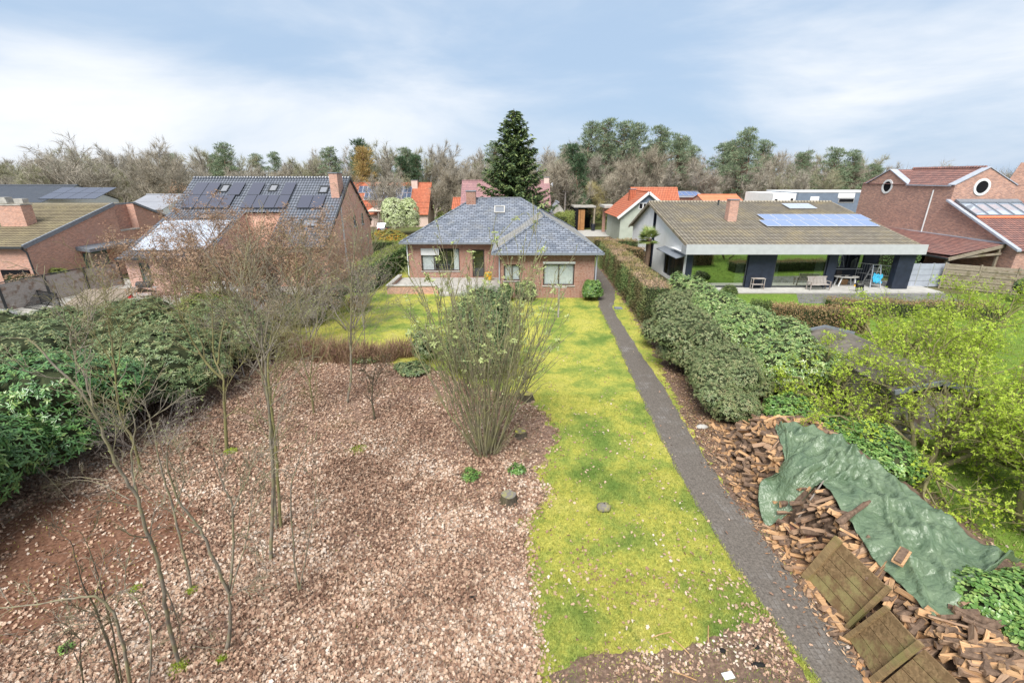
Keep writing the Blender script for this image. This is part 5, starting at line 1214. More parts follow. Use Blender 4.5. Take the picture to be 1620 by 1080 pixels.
bush('bright_laurel', 'light green laurel mound behind the garden shed roof', 'shrub', (11.2, 20.4, 0), 2.2, 2.75, 10000, .11, .045, 'sky sheen laurel leaf', 6, 8, GR)
bush('bright_laurel', 'light green laurel mound beside the shed, above the tarp', 'shrub', (11.1, 17.0, 0), 2.0, 2.35, 9500, .11, .045, 'sky sheen laurel leaf', 6, 8, GR)
bush('laurel_shrub', 'glossy laurel closest to the camera, cut by the left edge above the mulch', 'shrub', (-13.2, 6.6, 0), 1.7, 2.1, 7000, .15, .052, 'laurel leaf', 7, 8, GL)
bush('grey_rhododendron', 'low grey green rhododendron between the firewood and the brick path', 'shrub', (8.0, 14.9, 0), 1.15, 1.35, 6750, .08, .025, 'grey rhodo leaf', 6, 7, GR)
bush('bramble', 'low dark green bramble patch behind the green tarp', 'shrub', (10.9, 11.9, 0), 1.5, 1.25, 4200, .10, .075, 'ivy leaf', 4, 6)
bush('bramble', 'dark leaved bramble at the upper end of the firewood', 'shrub', (9.9, 14.0, 0), 1.25, 1.2, 3200, .10, .07, 'ivy leaf', 4, 6)
bush('ivy_shrub', 'fresh green ivy mound over the logs in the bottom right corner', 'shrub', (9.4, 5.6, 0), 1.4, 1.6, 9500, .085, .07, 'ivy leaf', 4, 8, core=.8)
bush('round_evergreen', 'tall egg shaped evergreen shrub standing on the lawn behind the bare hazel', 'shrub', (-1.4, 19.3, 0), 1.75, 4.1, 26000, .062, .024, 'evergreen leaf', 5, 9, lumps=[((0, 0, 1.95), (1.75, 1.6, 1.95)), ((.2, 0, 3.0), (1.2, 1.2, 1.1)), ((-.5, -.3, 1.3), (1.2, 1.2, 1.2)), ((.5, -.3, 1.2), (1.2, 1.2, 1.2))])
bush('small_evergreen', 'small loose evergreen left of the egg shaped shrub', 'shrub', (-4.1, 20.6, 0), .85, 1.6, 2600, .10, .035, 'rhodo leaf', 6, 5, core=.55)
bush('bungalow_shrub', 'round bright green shrub at the right corner of the bungalow', 'shrub', (5.75, 32.3, 0), .8, 1.5, 3500, .09, .045, 'ivy leaf', 5, 6)
bush('bungalow_shrub', 'olive shrub under the bungalow wall between the windows', 'shrub', (.95, 32.3, 0), .85, 1.4, 3000, .09, .03, 'evergreen leaf', 5, 6)
bush('bungalow_shrub', 'small dark shrub below the narrow bungalow window', 'shrub', (-.5, 32.1, 0), .65, 1.3, 2200, .09, .03, 'evergreen leaf', 5, 6)
bush('wall_shrub', 'small shrub in front of the low terrace wall', 'shrub', (-10.3, 29.5, 0), .8, 1.0, 1800, .08, .03, 'beech leaf', 5, 5, core=.6)
for x, y, r, hh, lab in ((-37.5, 30.6, 1.5, 1.6, 'bright green conifer behind the timber fence on the left'), (-35.9, 33.0, 1.2, 1.8, 'orange brown grassy shrub in front of the left brick gable'), (-35.4, 35.6, .9, 1.7, 'small yellow green shrub by the porch of the left brick gable')):
    bush('garden_shrub', lab, 'shrub', (x, y, 0), r, hh, 2200, .13, .04, 'lime hedge leaf' if 'green' in lab else 'dead leaf', 5, 6)
bush('forsythia', 'orange and yellow shrub beside the gable of the blue tiled house', 'shrub', (-14.6, 55.5, 0), 2.4, 2.6, 3500, .2, .09, 'orange blossom', 5, 7)
bush('forsythia', 'low orange shrub behind the hedge near the bungalow', 'shrub', (-11.2, 53.8, 0), 1.7, 1.6, 2200, .2, .09, 'orange blossom', 5, 7)
bush('copper_shrub', 'small copper coloured shrub under the far green hedge', 'shrub', (A(678, 355, 60).x, 60, 0), 1.3, 1.9, 1200, .2, .09, 'dead leaf', 5, 6)
bush('blossom_tree', 'left one of two pale blossoming trees in front of the orange roofed house', 'tree', (A(624, 350, 72).x, 72, 0), 2.3, 5.3, 4000, .26, .12, 'white blossom', 5, 9, lumps=[((0, 0, 3.2), (1.9, 1.9, 2.3)), ((.4, 0, 2.2), (1.7, 1.7, 1.7)), ((-.5, 0, 4.2), (1.2, 1.2, 1.2))], core=.5)
bush('blossom_tree', 'right one of two pale blossoming trees in front of the orange roofed house', 'tree', (A(647, 350, 73).x, 73, 0), 2.1, 5.0, 3600, .26, .12, 'white blossom', 5, 9, lumps=[((0, 0, 3.2), (1.6, 1.6, 2.2)), ((.3, 0, 2.0), (1.3, 1.3, 1.5)), ((.2, 0, 4.2), (1.1, 1.1, 1.1))], core=.5)
bush('green_conifer', 'small blue green conifer near the utility pole', 'tree', (A(921, 340, 84).x, 84, 0), 2.2, 5.5, 3000, .35, .1, 'dark conifer needle', 5, 7, core=.7)
bush('fence_shrub', 'dark green shrub at the right end of the timber fence', 'shrub', (37.2, 31.0, 0), 1.6, 2.6, 4000, .12, .06, 'evergreen leaf', 5, 7)
bush('low_shrub', 'small clipped shrub in front of the left picture window', 'shrub', (16.3, 33.4, 0), .7, .9, 1500, .08, .04, 'box leaf', 5, 5)

def hedge(name, label, p0, p1, w, hh, n, L, mat, top=None, z0=0, cat='hedge', bumpy=.05, core=True):
    """clipped hedge from p0 to p1"""
    t = thing(name, label, cat, (*p0, 0)); d = np.array([p1[0] - p0[0], p1[1] - p0[1], 0.0]); ln = np.linalg.norm(d); d /= ln; s = np.array([-d[1], d[0], 0])
    u = RNG.random(n) * ln; ar = np.array([hh, hh, w * 1.1, w * hh / ln, w * hh / ln]); side = RNG.choice(5, n, p=ar / ar.sum()); v = RNG.random(n)
    P = np.zeros((n, 3)); N = np.zeros((n, 3)); wob = np.sin(u * 2.1) * .05 + np.sin(u * 5.3 + 1) * .03
    for k, (lat, z, nn) in enumerate(((np.full(n, -w / 2), v * hh, -s), (np.full(n, w / 2), v * hh, s), ((v - .5) * w, np.full(n, hh), np.array([0, 0, 1.0])), ((v - .5) * w, RNG.random(n) * hh, -d), ((v - .5) * w, RNG.random(n) * hh, d))):
        q = side == k; uu = np.where(k == 3, 0, np.where(k == 4, ln, u))
        P[q] = (d * uu[:, None] + s * (lat + wob * np.sign(lat))[:, None])[q]; P[q, 2] = (z + wob)[q]; N[q] = nn
    P += N * RNG.uniform(-.14, .05, (n, 1)) + RNG.normal(size=(n, 3)) * bumpy
    P[:, 2] = np.maximum(P[:, 2], .03)
    D = nrm(N + rdir(n) * .9); s_ = RNG.uniform(.6, 1.3, n)
    istop = side == 2
    for nm, q, mt in ((('foliage', ~istop, mat), ('clipped_top', istop, top)) if top else (('foliage', np.ones(n, bool), mat),)):
        V, Fc, rn = leaves('diamond', P[q], D[q], rdir(q.sum()), L * s_[q], L * .42 * s_[q]); link(nm, np_mesh(nm, V, Fc, [mt], rn), t)
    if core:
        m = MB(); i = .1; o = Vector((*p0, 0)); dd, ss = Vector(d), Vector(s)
        m.obox(o + dd * i - ss * (w / 2 - i) + Vector((0, 0, .01)), dd * (ln - 2 * i), ss * (w - 2 * i), Vector((0, 0, hh - i))); m.build('shade_core', 'core shade', t)  # dark core box added inside the hedge, shade painted in its colour
    return t
hedge('clipped_hedge', 'long clipped hedge with a browned flat top beside the brick path', (8.65, 26.2), (9.75, 47), 1.5, 2.35, 42000, .09, 'yew leaf', 'hedge top leaf')
hedge('cross_hedge', 'clipped hedge crossing behind the long hedge, left of the palm', (9.3, 52.0), (15.5, 50.5), 1.3, 1.9, 9000, .12, 'yew leaf', 'hedge top leaf')
hedge('cross_hedge', 'dry twiggy hedge between the palm and the long hedge', (10.6, 47.4), (12.6, 44.5), 1.0, 1.9, 5000, .12, 'beech leaf')
hedge('boundary_hedge', 'dark green hedge with a lime top left of the bungalow', (-11.7, 34.5), (-10.9, 52), 1.5, 2.1, 20000, .11, 'green hedge leaf', 'lime hedge leaf')
hedge('boundary_hedge', 'short dark hedge across the end of the garden by the orange gable', (-16.5, 53), (-11.4, 53), 1.0, 1.5, 4000, .13, 'green hedge leaf', 'lime hedge leaf')
hedge('street_hedge', 'tall light green hedge behind the left slope of the bungalow roof', (A(690, 350, 58).x, 62), (A(722, 340, 66).x, 76), 1.6, 3.3, 8000, .2, 'green hedge leaf', 'lime hedge leaf')
hedge('street_hedge', 'tall lime green hedge beside the utility pole', (A(885, 350, 66).x, 66), (A(897, 350, 76).x, 76), 2.2, 3.2, 8000, .2, 'lime hedge leaf')
hedge('brown_hedge', 'brown beech hedge in front of the forsythia behind the bungalow', (A(650, 360, 58).x, 57.5), (A(690, 360, 58).x, 58.5), 1.2, 1.5, 2500, .16, 'beech leaf')
hedge('beech_hedge', 'russet beech hedge on the neighbouring lawn', (15.4, 26.2), (20.4, 25.2), 1.0, 1.3, 11000, .10, 'beech leaf')
hedge('beech_hedge', 'short green end of the hedge on the neighbouring lawn', (14.6, 26.8), (15.5, 26.35), 1.1, 1.35, 3500, .10, 'box leaf')
hedge('box_hedge', 'low trimmed box hedge in front of the white house patio', (20.8, 29.0), (30.5, 27.8), 1.3, .9, 11000, .09, 'box leaf', 'beech leaf')
hedge('back_hedge', 'dark clipped hedge seen between the white house column and the carport', (33.2, 41.0), (34.3, 38.6), .8, 2.5, 3500, .12, 'green hedge leaf')

# -------------------------------------------------- bare saplings, each stem drawn from its own place in the photograph
def sapling(name, label, base, stems, mat='sapling bark', cat='sapling', group=None, nbr=8, blen=.9, bud=0, budmat='bud leaf', lev=2, depth=.5):
    b0 = G(*base); t = thing(name, label, cat, tuple(b0), 0, group); T = Tubes(); tips = []
    for st in stems:
        pts, r = st[0], st[1]; dy = st[2] if len(st) > 2 else RNG.uniform(-depth, depth); Y0 = st[3] if len(st) > 3 else b0.y
        P = []
        for i, (px, py) in enumerate(pts):
            P.append(np.array(A(px, py, Y0 + dy * i / max(1, len(pts) - 1) + RNG.normal() * .02)))
        if pts[0] == base: P[0] = np.array(b0) - np.array([0, 0, .05])
        # smooth the polyline
        Q = [P[0]]
        for i in range(len(P) - 1):
            a, b_, c, d = P[max(i - 1, 0)], P[i], P[i + 1], P[min(i + 2, len(P) - 1)]
            for u in (.25, .5, .75, 1.0):
                Q.append(.5 * ((2 * b_) + (-a + c) * u + (2 * a - 5 * b_ + 4 * c - d) * u * u + (-a + 3 * b_ - 3 * c + d) * u ** 3) + RNG.normal(size=3) * .008)
        n = len(Q); r *= .85; nbr_ = int(nbr * 1.5); rad = np.maximum(np.linspace(r, r * .3, n), .005); T.add(Q, rad, 7)
        for k in range(st[4] if len(st) > 4 else nbr_):
            i = int(n * (.3 + .7 * (k + RNG.random()) / nbr_)); i = min(max(i, 1), n - 1)
            dd = Q[i] - Q[i - 1]; dd /= np.linalg.norm(dd); v = RNG.normal(size=3); v -= v.dot(dd) * dd; v /= np.linalg.norm(v)
            a = RNG.uniform(.5, 1.1); grow(T, Q[i], dd * math.cos(a) + v * math.sin(a), blen * RNG.uniform(.5, 1.2), rad[i] * .45, 0, lev, [4, 3], .7, .06, .10, 5, 4, tips, .55, .25, .45, .0042)
    nm = 'stems'
    link(nm, T.mesh(nm, mat, tuple(b0)), t)
    if bud and tips:
        sel = RNG.choice(len(tips), min(len(tips), bud), replace=False); P = np.array([tips[i][0] for i in sel]) - np.array(b0); D = np.array([tips[i][1] for i in sel])
        V, Fc, rn = whorls(P, nrm(D), 3, .035, .02, 'diamond', (.1, .8), .3); link('buds', np_mesh('buds', V, Fc, [budmat], rn), t)
    return t
SG = 'bare saplings in the leafy bed'
sapling('bare_sapling', 'leaning pale sapling with a mossy foot, its top bending over the laurel', (283, 1050),
        [([(283, 1050), (266, 985), (258, 925), (247, 880), (232, 840), (217, 787), (190, 745), (166, 690), (140, 636), (95, 585), (46, 534)], .041, -.6), ([(217, 787), (208, 730), (213, 680), (205, 640)], .022, .2), ([(150, 655), (135, 600), (112, 545), (118, 500)], .02, .2), ([(258, 925), (282, 985), (287, 1040)], .015, .1)], group=SG, nbr=7, blen=.7)
sapling('bare_sapling', 'yellowish sapling in front of the left rhododendrons', (222, 748),
        [([(222, 748), (213, 704), (196, 670), (186, 640), (183, 590), (177, 560)], .05, 0), ([(183, 600), (176, 540), (168, 490), (166, 455)], .028, .3), ([(180, 580), (150, 530), (130, 500)], .02, -.2), ([(183, 590), (192, 540), (182, 500)], .02, .2)], 'green bark', group=SG, blen=.9)
sapling('bare_sapling', 'low forked sapling in the foreground with a straight short trunk', (358, 1027),
        [([(358, 1027), (365, 985), (362, 937)], .055, 0, 6.12, 0), ([(362, 937), (338, 885), (320, 845), (300, 815), (280, 785), (266, 745), (262, 715)], .034, -.4), ([(362, 937), (368, 880), (367, 800), (352, 765), (340, 725)], .03, .2), ([(367, 805), (388, 765), (404, 720)], .02, .3), ([(365, 940), (385, 870), (396, 810), (400, 775)], .018, .2), ([(364, 942), (395, 925), (418, 890)], .014, .3)], group=SG, nbr=6, blen=.5)
sapling('bare_sapling', 'tall slender sapling, front stem of the close trio', (427, 887),
        [([(427, 887), (431, 820), (432, 763), (430, 720), (426, 660), (421, 600), (416, 545), (410, 500)], .05, .3), ([(421, 610), (405, 560), (388, 510), (372, 460)], .022, -.3), ([(418, 570), (440, 520), (452, 480)], .02, .2), ([(416, 555), (402, 520), (400, 470), (396, 440)], .02, .3)], group=SG, nbr=9, blen=1.1)
sapling('bare_sapling', 'mossy upright sapling, back stem of the close trio', (444, 835),
        [([(444, 835), (440, 780), (437, 720), (430, 650), (424, 590), (428, 540), (436, 500)], .05, .3), ([(430, 640), (445, 590), (470, 560)], .02, .3)], 'green bark', group=SG, nbr=8, blen=1.1)
sapling('bare_sapling', 'pale upright sapling, right stem of the close trio', (438, 838),
        [([(438, 838), (434, 780), (431, 700), (424, 640), (414, 590), (420, 530), (428, 480)], .042, .4)], group=SG, nbr=8, blen=1.0)
sapling('bare_sapling', 'thin twin stemmed sapling right of the close trio', (472, 937),
        [([(472, 937), (465, 880), (460, 787), (470, 735), (490, 690)], .026, .3), ([(474, 935), (486, 870), (497, 800), (503, 740)], .02, .3)], group=SG, nbr=4, blen=.45)
sapling('bare_sapling', 'thin leaning sapling between the two foreground saplings', (302, 933),
        [([(302, 933), (294, 890), (283, 843), (270, 790), (257, 747), (246, 700), (235, 650)], .035, .2), ([(275, 810), (290, 760), (284, 710)], .014, .2)], group=SG, nbr=6, blen=.6)
sapling('bare_sapling', 'branching yellow green sapling in front of the rhododendron gap', (358, 712),
        [([(358, 712), (356, 660), (354, 610), (353, 590)], .07, 0, 12.87, 2), ([(354, 600), (327, 575), (308, 545), (292, 515), (282, 490), (275, 455)], .045, -.4), ([(327, 577), (318, 540), (300, 495)], .03, .2), ([(353, 595), (338, 560), (336, 500), (332, 470)], .04, .4), ([(345, 575), (350, 530), (357, 500), (362, 465)], .035, .3), ([(354, 620), (372, 590), (395, 560)], .02, .4)], 'green bark', group=SG, nbr=8, blen=1.2)
sapling('bare_sapling', 'fan shaped sapling with many thin stems left of the brown stalks', (497, 655),
        [([(497, 655), (492, 620), (490, 600)], .05, 0, 15.29, 2), ([(490, 605), (478, 560), (474, 500), (470, 440), (466, 390)], .035, .4), ([(490, 605), (496, 550), (503, 500), (510, 450)], .03, .4), ([(490, 610), (468, 580), (452, 540)], .022, .2), ([(491, 600), (512, 560), (530, 520)], .02, .3)], 'green bark', group=SG, nbr=9, blen=1.2)
sapling('bare_sapling', 'taller straight sapling standing at the edge of the leafy bed', (549, 637),
        [([(549, 637), (555, 600), (555, 560), (556, 500), (556, 450), (560, 400), (566, 355)], .06, .5), ([(555, 560), (575, 520), (600, 480)], .02, .3), ([(556, 520), (530, 480), (515, 430)], .02, -.3), ([(556, 490), (575, 440), (590, 390)], .022, .3)], group=SG, nbr=14, blen=1.5, bud=120)
sapling('bare_sapling', 'short sapling with a dark tangled top near the stumps', (594, 664),
        [([(594, 664), (589, 640), (589, 615), (592, 590)], .05, .1), ([(590, 610), (577, 585)], .02, .1), ([(590, 610), (605, 585)], .02, .1)], 'dark bark', group=SG, nbr=10, blen=.45)
sapling('bare_sapling', 'thin sapling with knotted twigs, right of the fan shaped one', (575, 570),
        [([(575, 570), (577, 540), (576, 500), (578, 460)], .03, .2)], group=SG, nbr=5, blen=.8)
sapling('bent_sapling', 'young stem bent over to the left at the bottom edge', (206, 1100),
        [([(206, 1100), (200, 1050), (190, 1000), (178, 968), (150, 943), (110, 946), (60, 955), (-10, 962)], .034, -.3), ([(178, 965), (150, 985), (90, 986)], .012, .2)], group=SG, nbr=6, blen=.5)
sapling('bare_sapling', 'cluster of dark whippy stems beside the bent stem', (194, 1110),
        [([(194, 1110), (175, 1030), (150, 960), (128, 915), (112, 853)], .022, .3), ([(196, 1110), (180, 1000), (160, 930), (142, 870), (128, 840)], .016, .2), ([(188, 1110), (178, 1040), (160, 990), (135, 965), (98, 990)], .014, .2)], 'dark bark', group=SG, nbr=3, blen=.4)
sapling('bare_sapling', 'crooked thin sapling beside the leaning pale one', (233, 1100),
        [([(233, 1100), (238, 1040), (237, 987), (222, 955), (198, 930), (201, 890), (212, 850)], .02, .3)], group=SG, nbr=4, blen=.4)
sapling('bare_sapling', 'dark shoot arching from the bottom left corner over the leaves', (135, 1100),
        [([(135, 1100), (128, 1050), (125, 1010), (95, 990)], .016, .2), ([(128, 1060), (110, 1030), (70, 1090)], .012, .1)], 'dark bark', group=SG, nbr=3, blen=.4)
sapling('low_branches', 'spreading low twigs crossing in front of the left laurel', (120, 800),
        [([(120, 800), (60, 740), (20, 730)], .014, .3), ([(170, 760), (110, 755), (40, 775)], .014, .3), ([(205, 790), (140, 760), (80, 770), (0, 800)], .016, .3), ([(150, 820), (90, 830), (20, 880)], .014, -.4)], group=SG, nbr=5, blen=.6)

# hazel in the middle of the garden
def hazel():
    b0 = G(770, 716); t = thing('hazel', 'many stemmed bare hazel with tiny pale leaves in the middle of the garden', 'shrub', tuple(b0)); T = Tubes(); tips = []
    for k in range(46):
        a = 2 * math.pi * (k + RNG.random()) / 46; rr = RNG.uniform(.05, .36)
        p = np.array([b0.x + math.cos(a) * rr, b0.y + math.sin(a) * rr, 0]); lean = RNG.uniform(.04, .52)
        d = np.array([math.cos(a) * lean, math.sin(a) * lean, 1.0])
        grow(T, p, d, RNG.uniform(4.0, 7.3) * (1 - .5 * lean), RNG.uniform(.018, .034), 0, 2, [8, 4], .42, .025, .05, 9, 6, tips, .30, .3, .4, .0065)
    for k in range(30):
        a = RNG.uniform(0, 6.28); p = np.array([b0.x + math.cos(a) * .3, b0.y + math.sin(a) * .3, 0]); grow(T, p, [math.cos(a) * .7, math.sin(a) * .7, 1], RNG.uniform(.5, 1.6), .01, 0, 1, [3], .5, .04, .08, 5, 5, None, .4, .3, .4, .003)
    link('stems', T.mesh('stems', 'hazel bark', tuple(b0)), t)
    P = np.array([q[0] for q in tips]) - np.array(b0); D = nrm(np.array([q[1] for q in tips])); w = np.clip((P[:, 2] - .8) / 4, 0.08, 1) ** 1.6
    sel = RNG.choice(len(P), 1500, replace=False, p=w / w.sum()); V, Fc, rn = whorls(P[sel], D[sel], 4, .042, .024, 'diamond', (.1, .9), .4); link('buds', np_mesh('buds', V, Fc, ['bud leaf'], rn), t)
    hi = np.where(P[:, 2] > 3.6)[0]; sel = RNG.choice(hi, 150, replace=False); Q = np.repeat(P[sel], 4, 0) + RNG.normal(size=(600, 3)) * .06
    V, Fc, rn = whorls(Q, rdir(len(Q), .8), 4, .085, .048, 'oval', (-.2, .6), .5); link('young_leaves', np_mesh('young_leaves', V, Fc, ['bud leaf'], rn), t)
hazel()

def twig_tree(name, label, base, hgt, spread, mat, twigmat, n1, leafmat=None, nleaf=0, lL=.1, lW=.06, lean=(0, 0), cat='tree', r=.14, fork=1.0, up=.03, lv=3, nch=(7, 5, 4), leafk=4, trunks=1, sp=.65, kind='oval', tuft=.06, low=.3):
    t = thing(name, label, cat, base); T = Tubes(); tips = []
    for q in range(trunks):
        a = 2 * math.pi * q / max(1, trunks) + RNG.random(); o = np.array(base, float) + np.array([math.cos(a), math.sin(a), 0]) * (.25 if trunks > 1 else 0)
        d = np.array([lean[0] + (math.cos(a) * spread if trunks > 1 else 0), lean[1] + (math.sin(a) * spread if trunks > 1 else 0), 1.0])
        grow(T, o, d, hgt * fork, r, 0, lv, list(nch), sp, up, .12, 6, 7, tips, .62, low, .4, .004)
    link('trunk', T.mesh('trunk', mat, base), t)
    if leafmat and tips:
        P = np.array([q[0] for q in tips]) - np.array(base); D = nrm(np.array([q[1] for q in tips])); sel = RNG.choice(len(P), nleaf // leafk)
        V, Fc, rn = whorls(P[sel] + RNG.normal(size=(len(sel), 3)) * tuft, D[sel], leafk, lL, lW, kind, (-.5, .8), .2); link('crown', np_mesh('crown', V, Fc, [leafmat], rn), t)
    return t
twig_tree('brown_leaved_tree', 'wide tree holding on to brown dead leaves in front of the blue tiled house', (-17.0, 27.5, 0), 5.6, .75, 'rusty bark', None, 0, 'dead leaf', 66000, .06, .034, r=.09, nch=(9, 6, 6, 4), trunks=4, sp=.8, lv=4, up=.008, tuft=.1)
twig_tree('brown_leaved_tree', 'smaller brown leaved tree right of the wide one, by the lawn', (-12.6, 26.3, 0), 4.6, .55, 'rusty bark', None, 0, 'dead leaf', 22000, .066, .038, r=.06, nch=(8, 6, 4, 3), trunks=4, sp=.7, lv=4, up=.015, tuft=.08)
twig_tree('brown_leaved_tree', 'brown leaved tree furthest left, in front of the white roof panels', (-19.8, 29.6, 0), 3.3, .5, 'rusty bark', None, 0, 'dead leaf', 9000, .075, .04, r=.07, nch=(8, 6, 4, 3), trunks=3, sp=.8, lv=4, up=.01, tuft=.1)
twig_tree('brown_leaved_tree', 'low brown leaved tree in the middle of the thicket before the blue tiled house', (-14.6, 27.6, 0), 3.6, .6, 'rusty bark', None, 0, 'dead leaf', 22000, .066, .038, r=.06, nch=(8, 6, 5, 3), trunks=4, sp=.8, lv=4, up=.005, tuft=.1)
twig_tree('budding_shrub', 'tan twiggy shrub with yellowish buds left of the bungalow lawn', (-9.6, 25.6, 0), 3.0, .5, 'grey twig', None, 0, 'bud leaf', 2200, .05, .03, cat='shrub', r=.04, nch=(7, 5, 4), trunks=6, sp=.5, lv=3)
twig_tree('budding_shrub', 'grey twiggy shrub between the rhododendrons and the brown stalks', (-10.9, 22.6, 0), 2.5, .6, 'grey twig', None, 0, 'bud leaf', 900, .04, .025, cat='shrub', r=.035, nch=(7, 5, 4), trunks=7, sp=.55, lv=3)
twig_tree('budding_shrub', 'grey twiggy shrub at the dark gap in the left rhododendrons', (-12.0, 18.6, 0), 2.4, .7, 'grey twig', None, 0, 'bud leaf', 500, .04, .025, cat='shrub', r=.03, nch=(7, 5, 4), trunks=6, sp=.6, lv=3)
twig_tree('budding_shrub', 'twiggy undergrowth shrub beside the mulch', (-11.8, 13.0, 0), 1.6, .9, 'grey twig', None, 0, 'bud leaf', 900, .035, .022, cat='shrub', r=.018, nch=(6, 5, 4), trunks=7, sp=.6, lv=3)
SGR = 'fresh green multi stemmed trees behind the firewood'
for lab, base, hg, nl, tr in (('fresh yellow green tree with several mossy stems right behind the bramble', (12.9, 12.0, 0), 2.7, 11500, 5), ('fresh yellow green tree at the right edge of the picture, level with the timber fence', (15.8, 14.2, 0), 3.0, 13000, 4),
                              ('low fresh green tree over the right end of the tarp', (13.3, 9.3, 0), 2.2, 9500, 4), ('fresh yellow green tree beside the dark shed roof', (16.6, 18.0, 0), 2.8, 14000, 4), ('slim fresh green tree in front of the box hedge', (20.5, 20.5, 0), 3.0, 8000, 3),
                              ('loose fresh green bush between the tarp and the shed', (12.1, 14.6, 0), 2.1, 8000, 4), ('fresh green tree in front of the timber fence', (23.5, 22.0, 0), 3.0, 9000, 3),
    ('spreading fresh green tree with thick slanting stems low at the right edge', (15.2, 10.4, 0), 2.2, 11000, 5), ('fresh green bush pressed against the left side of the dark roofed shed', (12.3, 16.6, 0), 2.3, 7000, 4), ('fresh green bush in front of the dark roofed shed', (14.0, 12.9, 0), 2.1, 7000, 4), ('low fresh green tree above the ivy mound at the right edge', (13.6, 7.4, 0), 1.7, 7000, 4)):
    tt = twig_tree('fresh_green_tree', lab, base, hg, .75, 'green bark', None, 0, 'spring leaf', int(nl * 1.05), .058, .038, r=.085, nch=(7, 5, 4), trunks=tr, sp=.8, up=.015, low=.2, tuft=.1)
    tt['group'] = SGR

# brown stalks at the back of the bed
DG = 'dead brown stalk clumps at the back of the leafy bed'
for k, (px, py, hh, lab) in enumerate(((487, 566, 1.15, 'brown stalk clump below the fan shaped sapling'), (512, 568, 1.2, 'russet stalk clump between the two slender saplings'), (540, 570, 1.2, 'russet stalk clump behind the taller straight sapling'),
                             (570, 572, 1.1, 'brown stalk clump right of the taller straight sapling'), (602, 570, 1.0, 'thin tan stalk clump near the short sapling'), (638, 562, .95, 'compact dark brown stalk clump by the lawn edge'), (455, 558, 1.2, 'brown stalk clump next to the rhododendrons'))):
    b0 = G(px, py); t = thing('stalk_clump', lab, 'dead plant', tuple(b0), 0, DG); n = 1300
    a = RNG.uniform(0, 6.28, n); rr = np.sqrt(RNG.random(n)) * .75; P = np.stack([np.cos(a) * rr, np.sin(a) * rr * .6, np.zeros(n)], 1); P2 = P + RNG.normal(size=(n, 3)) * .15; P2[:, 2] = RNG.random(n) * hh * .7
    D = np.stack([np.cos(a) * .3, np.sin(a) * .3, np.ones(n)], 1) + RNG.normal(size=(n, 3)) * .35; s_ = RNG.uniform(.3, .9, n) * hh
    V, Fc, rn = leaves('blade', np.where(RNG.random((n, 1)) < .5, P, P2), D, rdir(n), s_ * .7, .028); link('stalks', np_mesh('stalks', V, Fc, ['dead stem'], rn), t)
for px, py, lab in ((585, 568, 'patch of green ivy at the foot of the brown stalks'), (655, 588, 'small ivy patch at the lawn edge left of the hazel')):
    b0 = G(px, py); bush('ivy_patch', lab, 'plant', tuple(b0), .9, .35, 900, .1, .08, 'rhodo leaf', 4, 5, core=.7)
for px, py, lab in ((818, 745, 'tuft of dark green leaves at the foot of the hazel, right side'), (745, 755, 'tuft of green leaves below the hazel')):
    b0 = G(px, py); bush('ground_plant', lab, 'plant', tuple(b0), .3, .18, 260, .09, .03, 'ivy leaf', 5, 4, core=.5)
b0 = G(108, 1030); bush('ground_plant', 'lone small green seedling in the leaf litter at the lower left', 'plant', tuple(b0), .13, .16, 90, .07, .03, 'ivy leaf', 5, 3, core=.4)

# palm beside the white house
def palm():
    b0 = (12.2, 41.2, 0); t = thing('palm_tree', 'fan palm with a shaggy trunk against the white gable', 'palm', b0)
    m = MB(); m.tube([(12.2, 41.2, 0), (12.25, 41.2, 1.5), (12.2, 41.2, 3.3)], [.17, .2, .24], 9); m.build('trunk', 'log bark', t, smooth=True)
    Ps, Ds, Ns = [], [], []
    for k in range(30):
        a = 2 * math.pi * RNG.random(); e = RNG.uniform(-.5, 1.2); d = np.array([math.cos(a) * math.cos(e), math.sin(a) * math.cos(e), math.sin(e)]); c = np.array([0, 0, 3.3]) + d * RNG.uniform(.5, .8)
        s = np.cross(d, [0, 0, 1]); s /= np.linalg.norm(s); up = np.cross(s, d)
        for j in range(24):
            an = (j / 23 - .5) * 4.2; v = d * math.cos(an) + s * math.sin(an); Ps.append(c); Ds.append(v + np.array([0, 0, -.25])); Ns.append(up)
        for q in range(2): Ps.append(np.array([0, 0, 3.3])); Ds.append(d); Ns.append(up)
    V, Fc, rn = leaves('diamond', np.array(Ps), np.array(Ds), np.array(Ns), .62, .065); link('fronds', np_mesh('fronds', V, Fc, ['palm leaf'], rn), t)
palm()

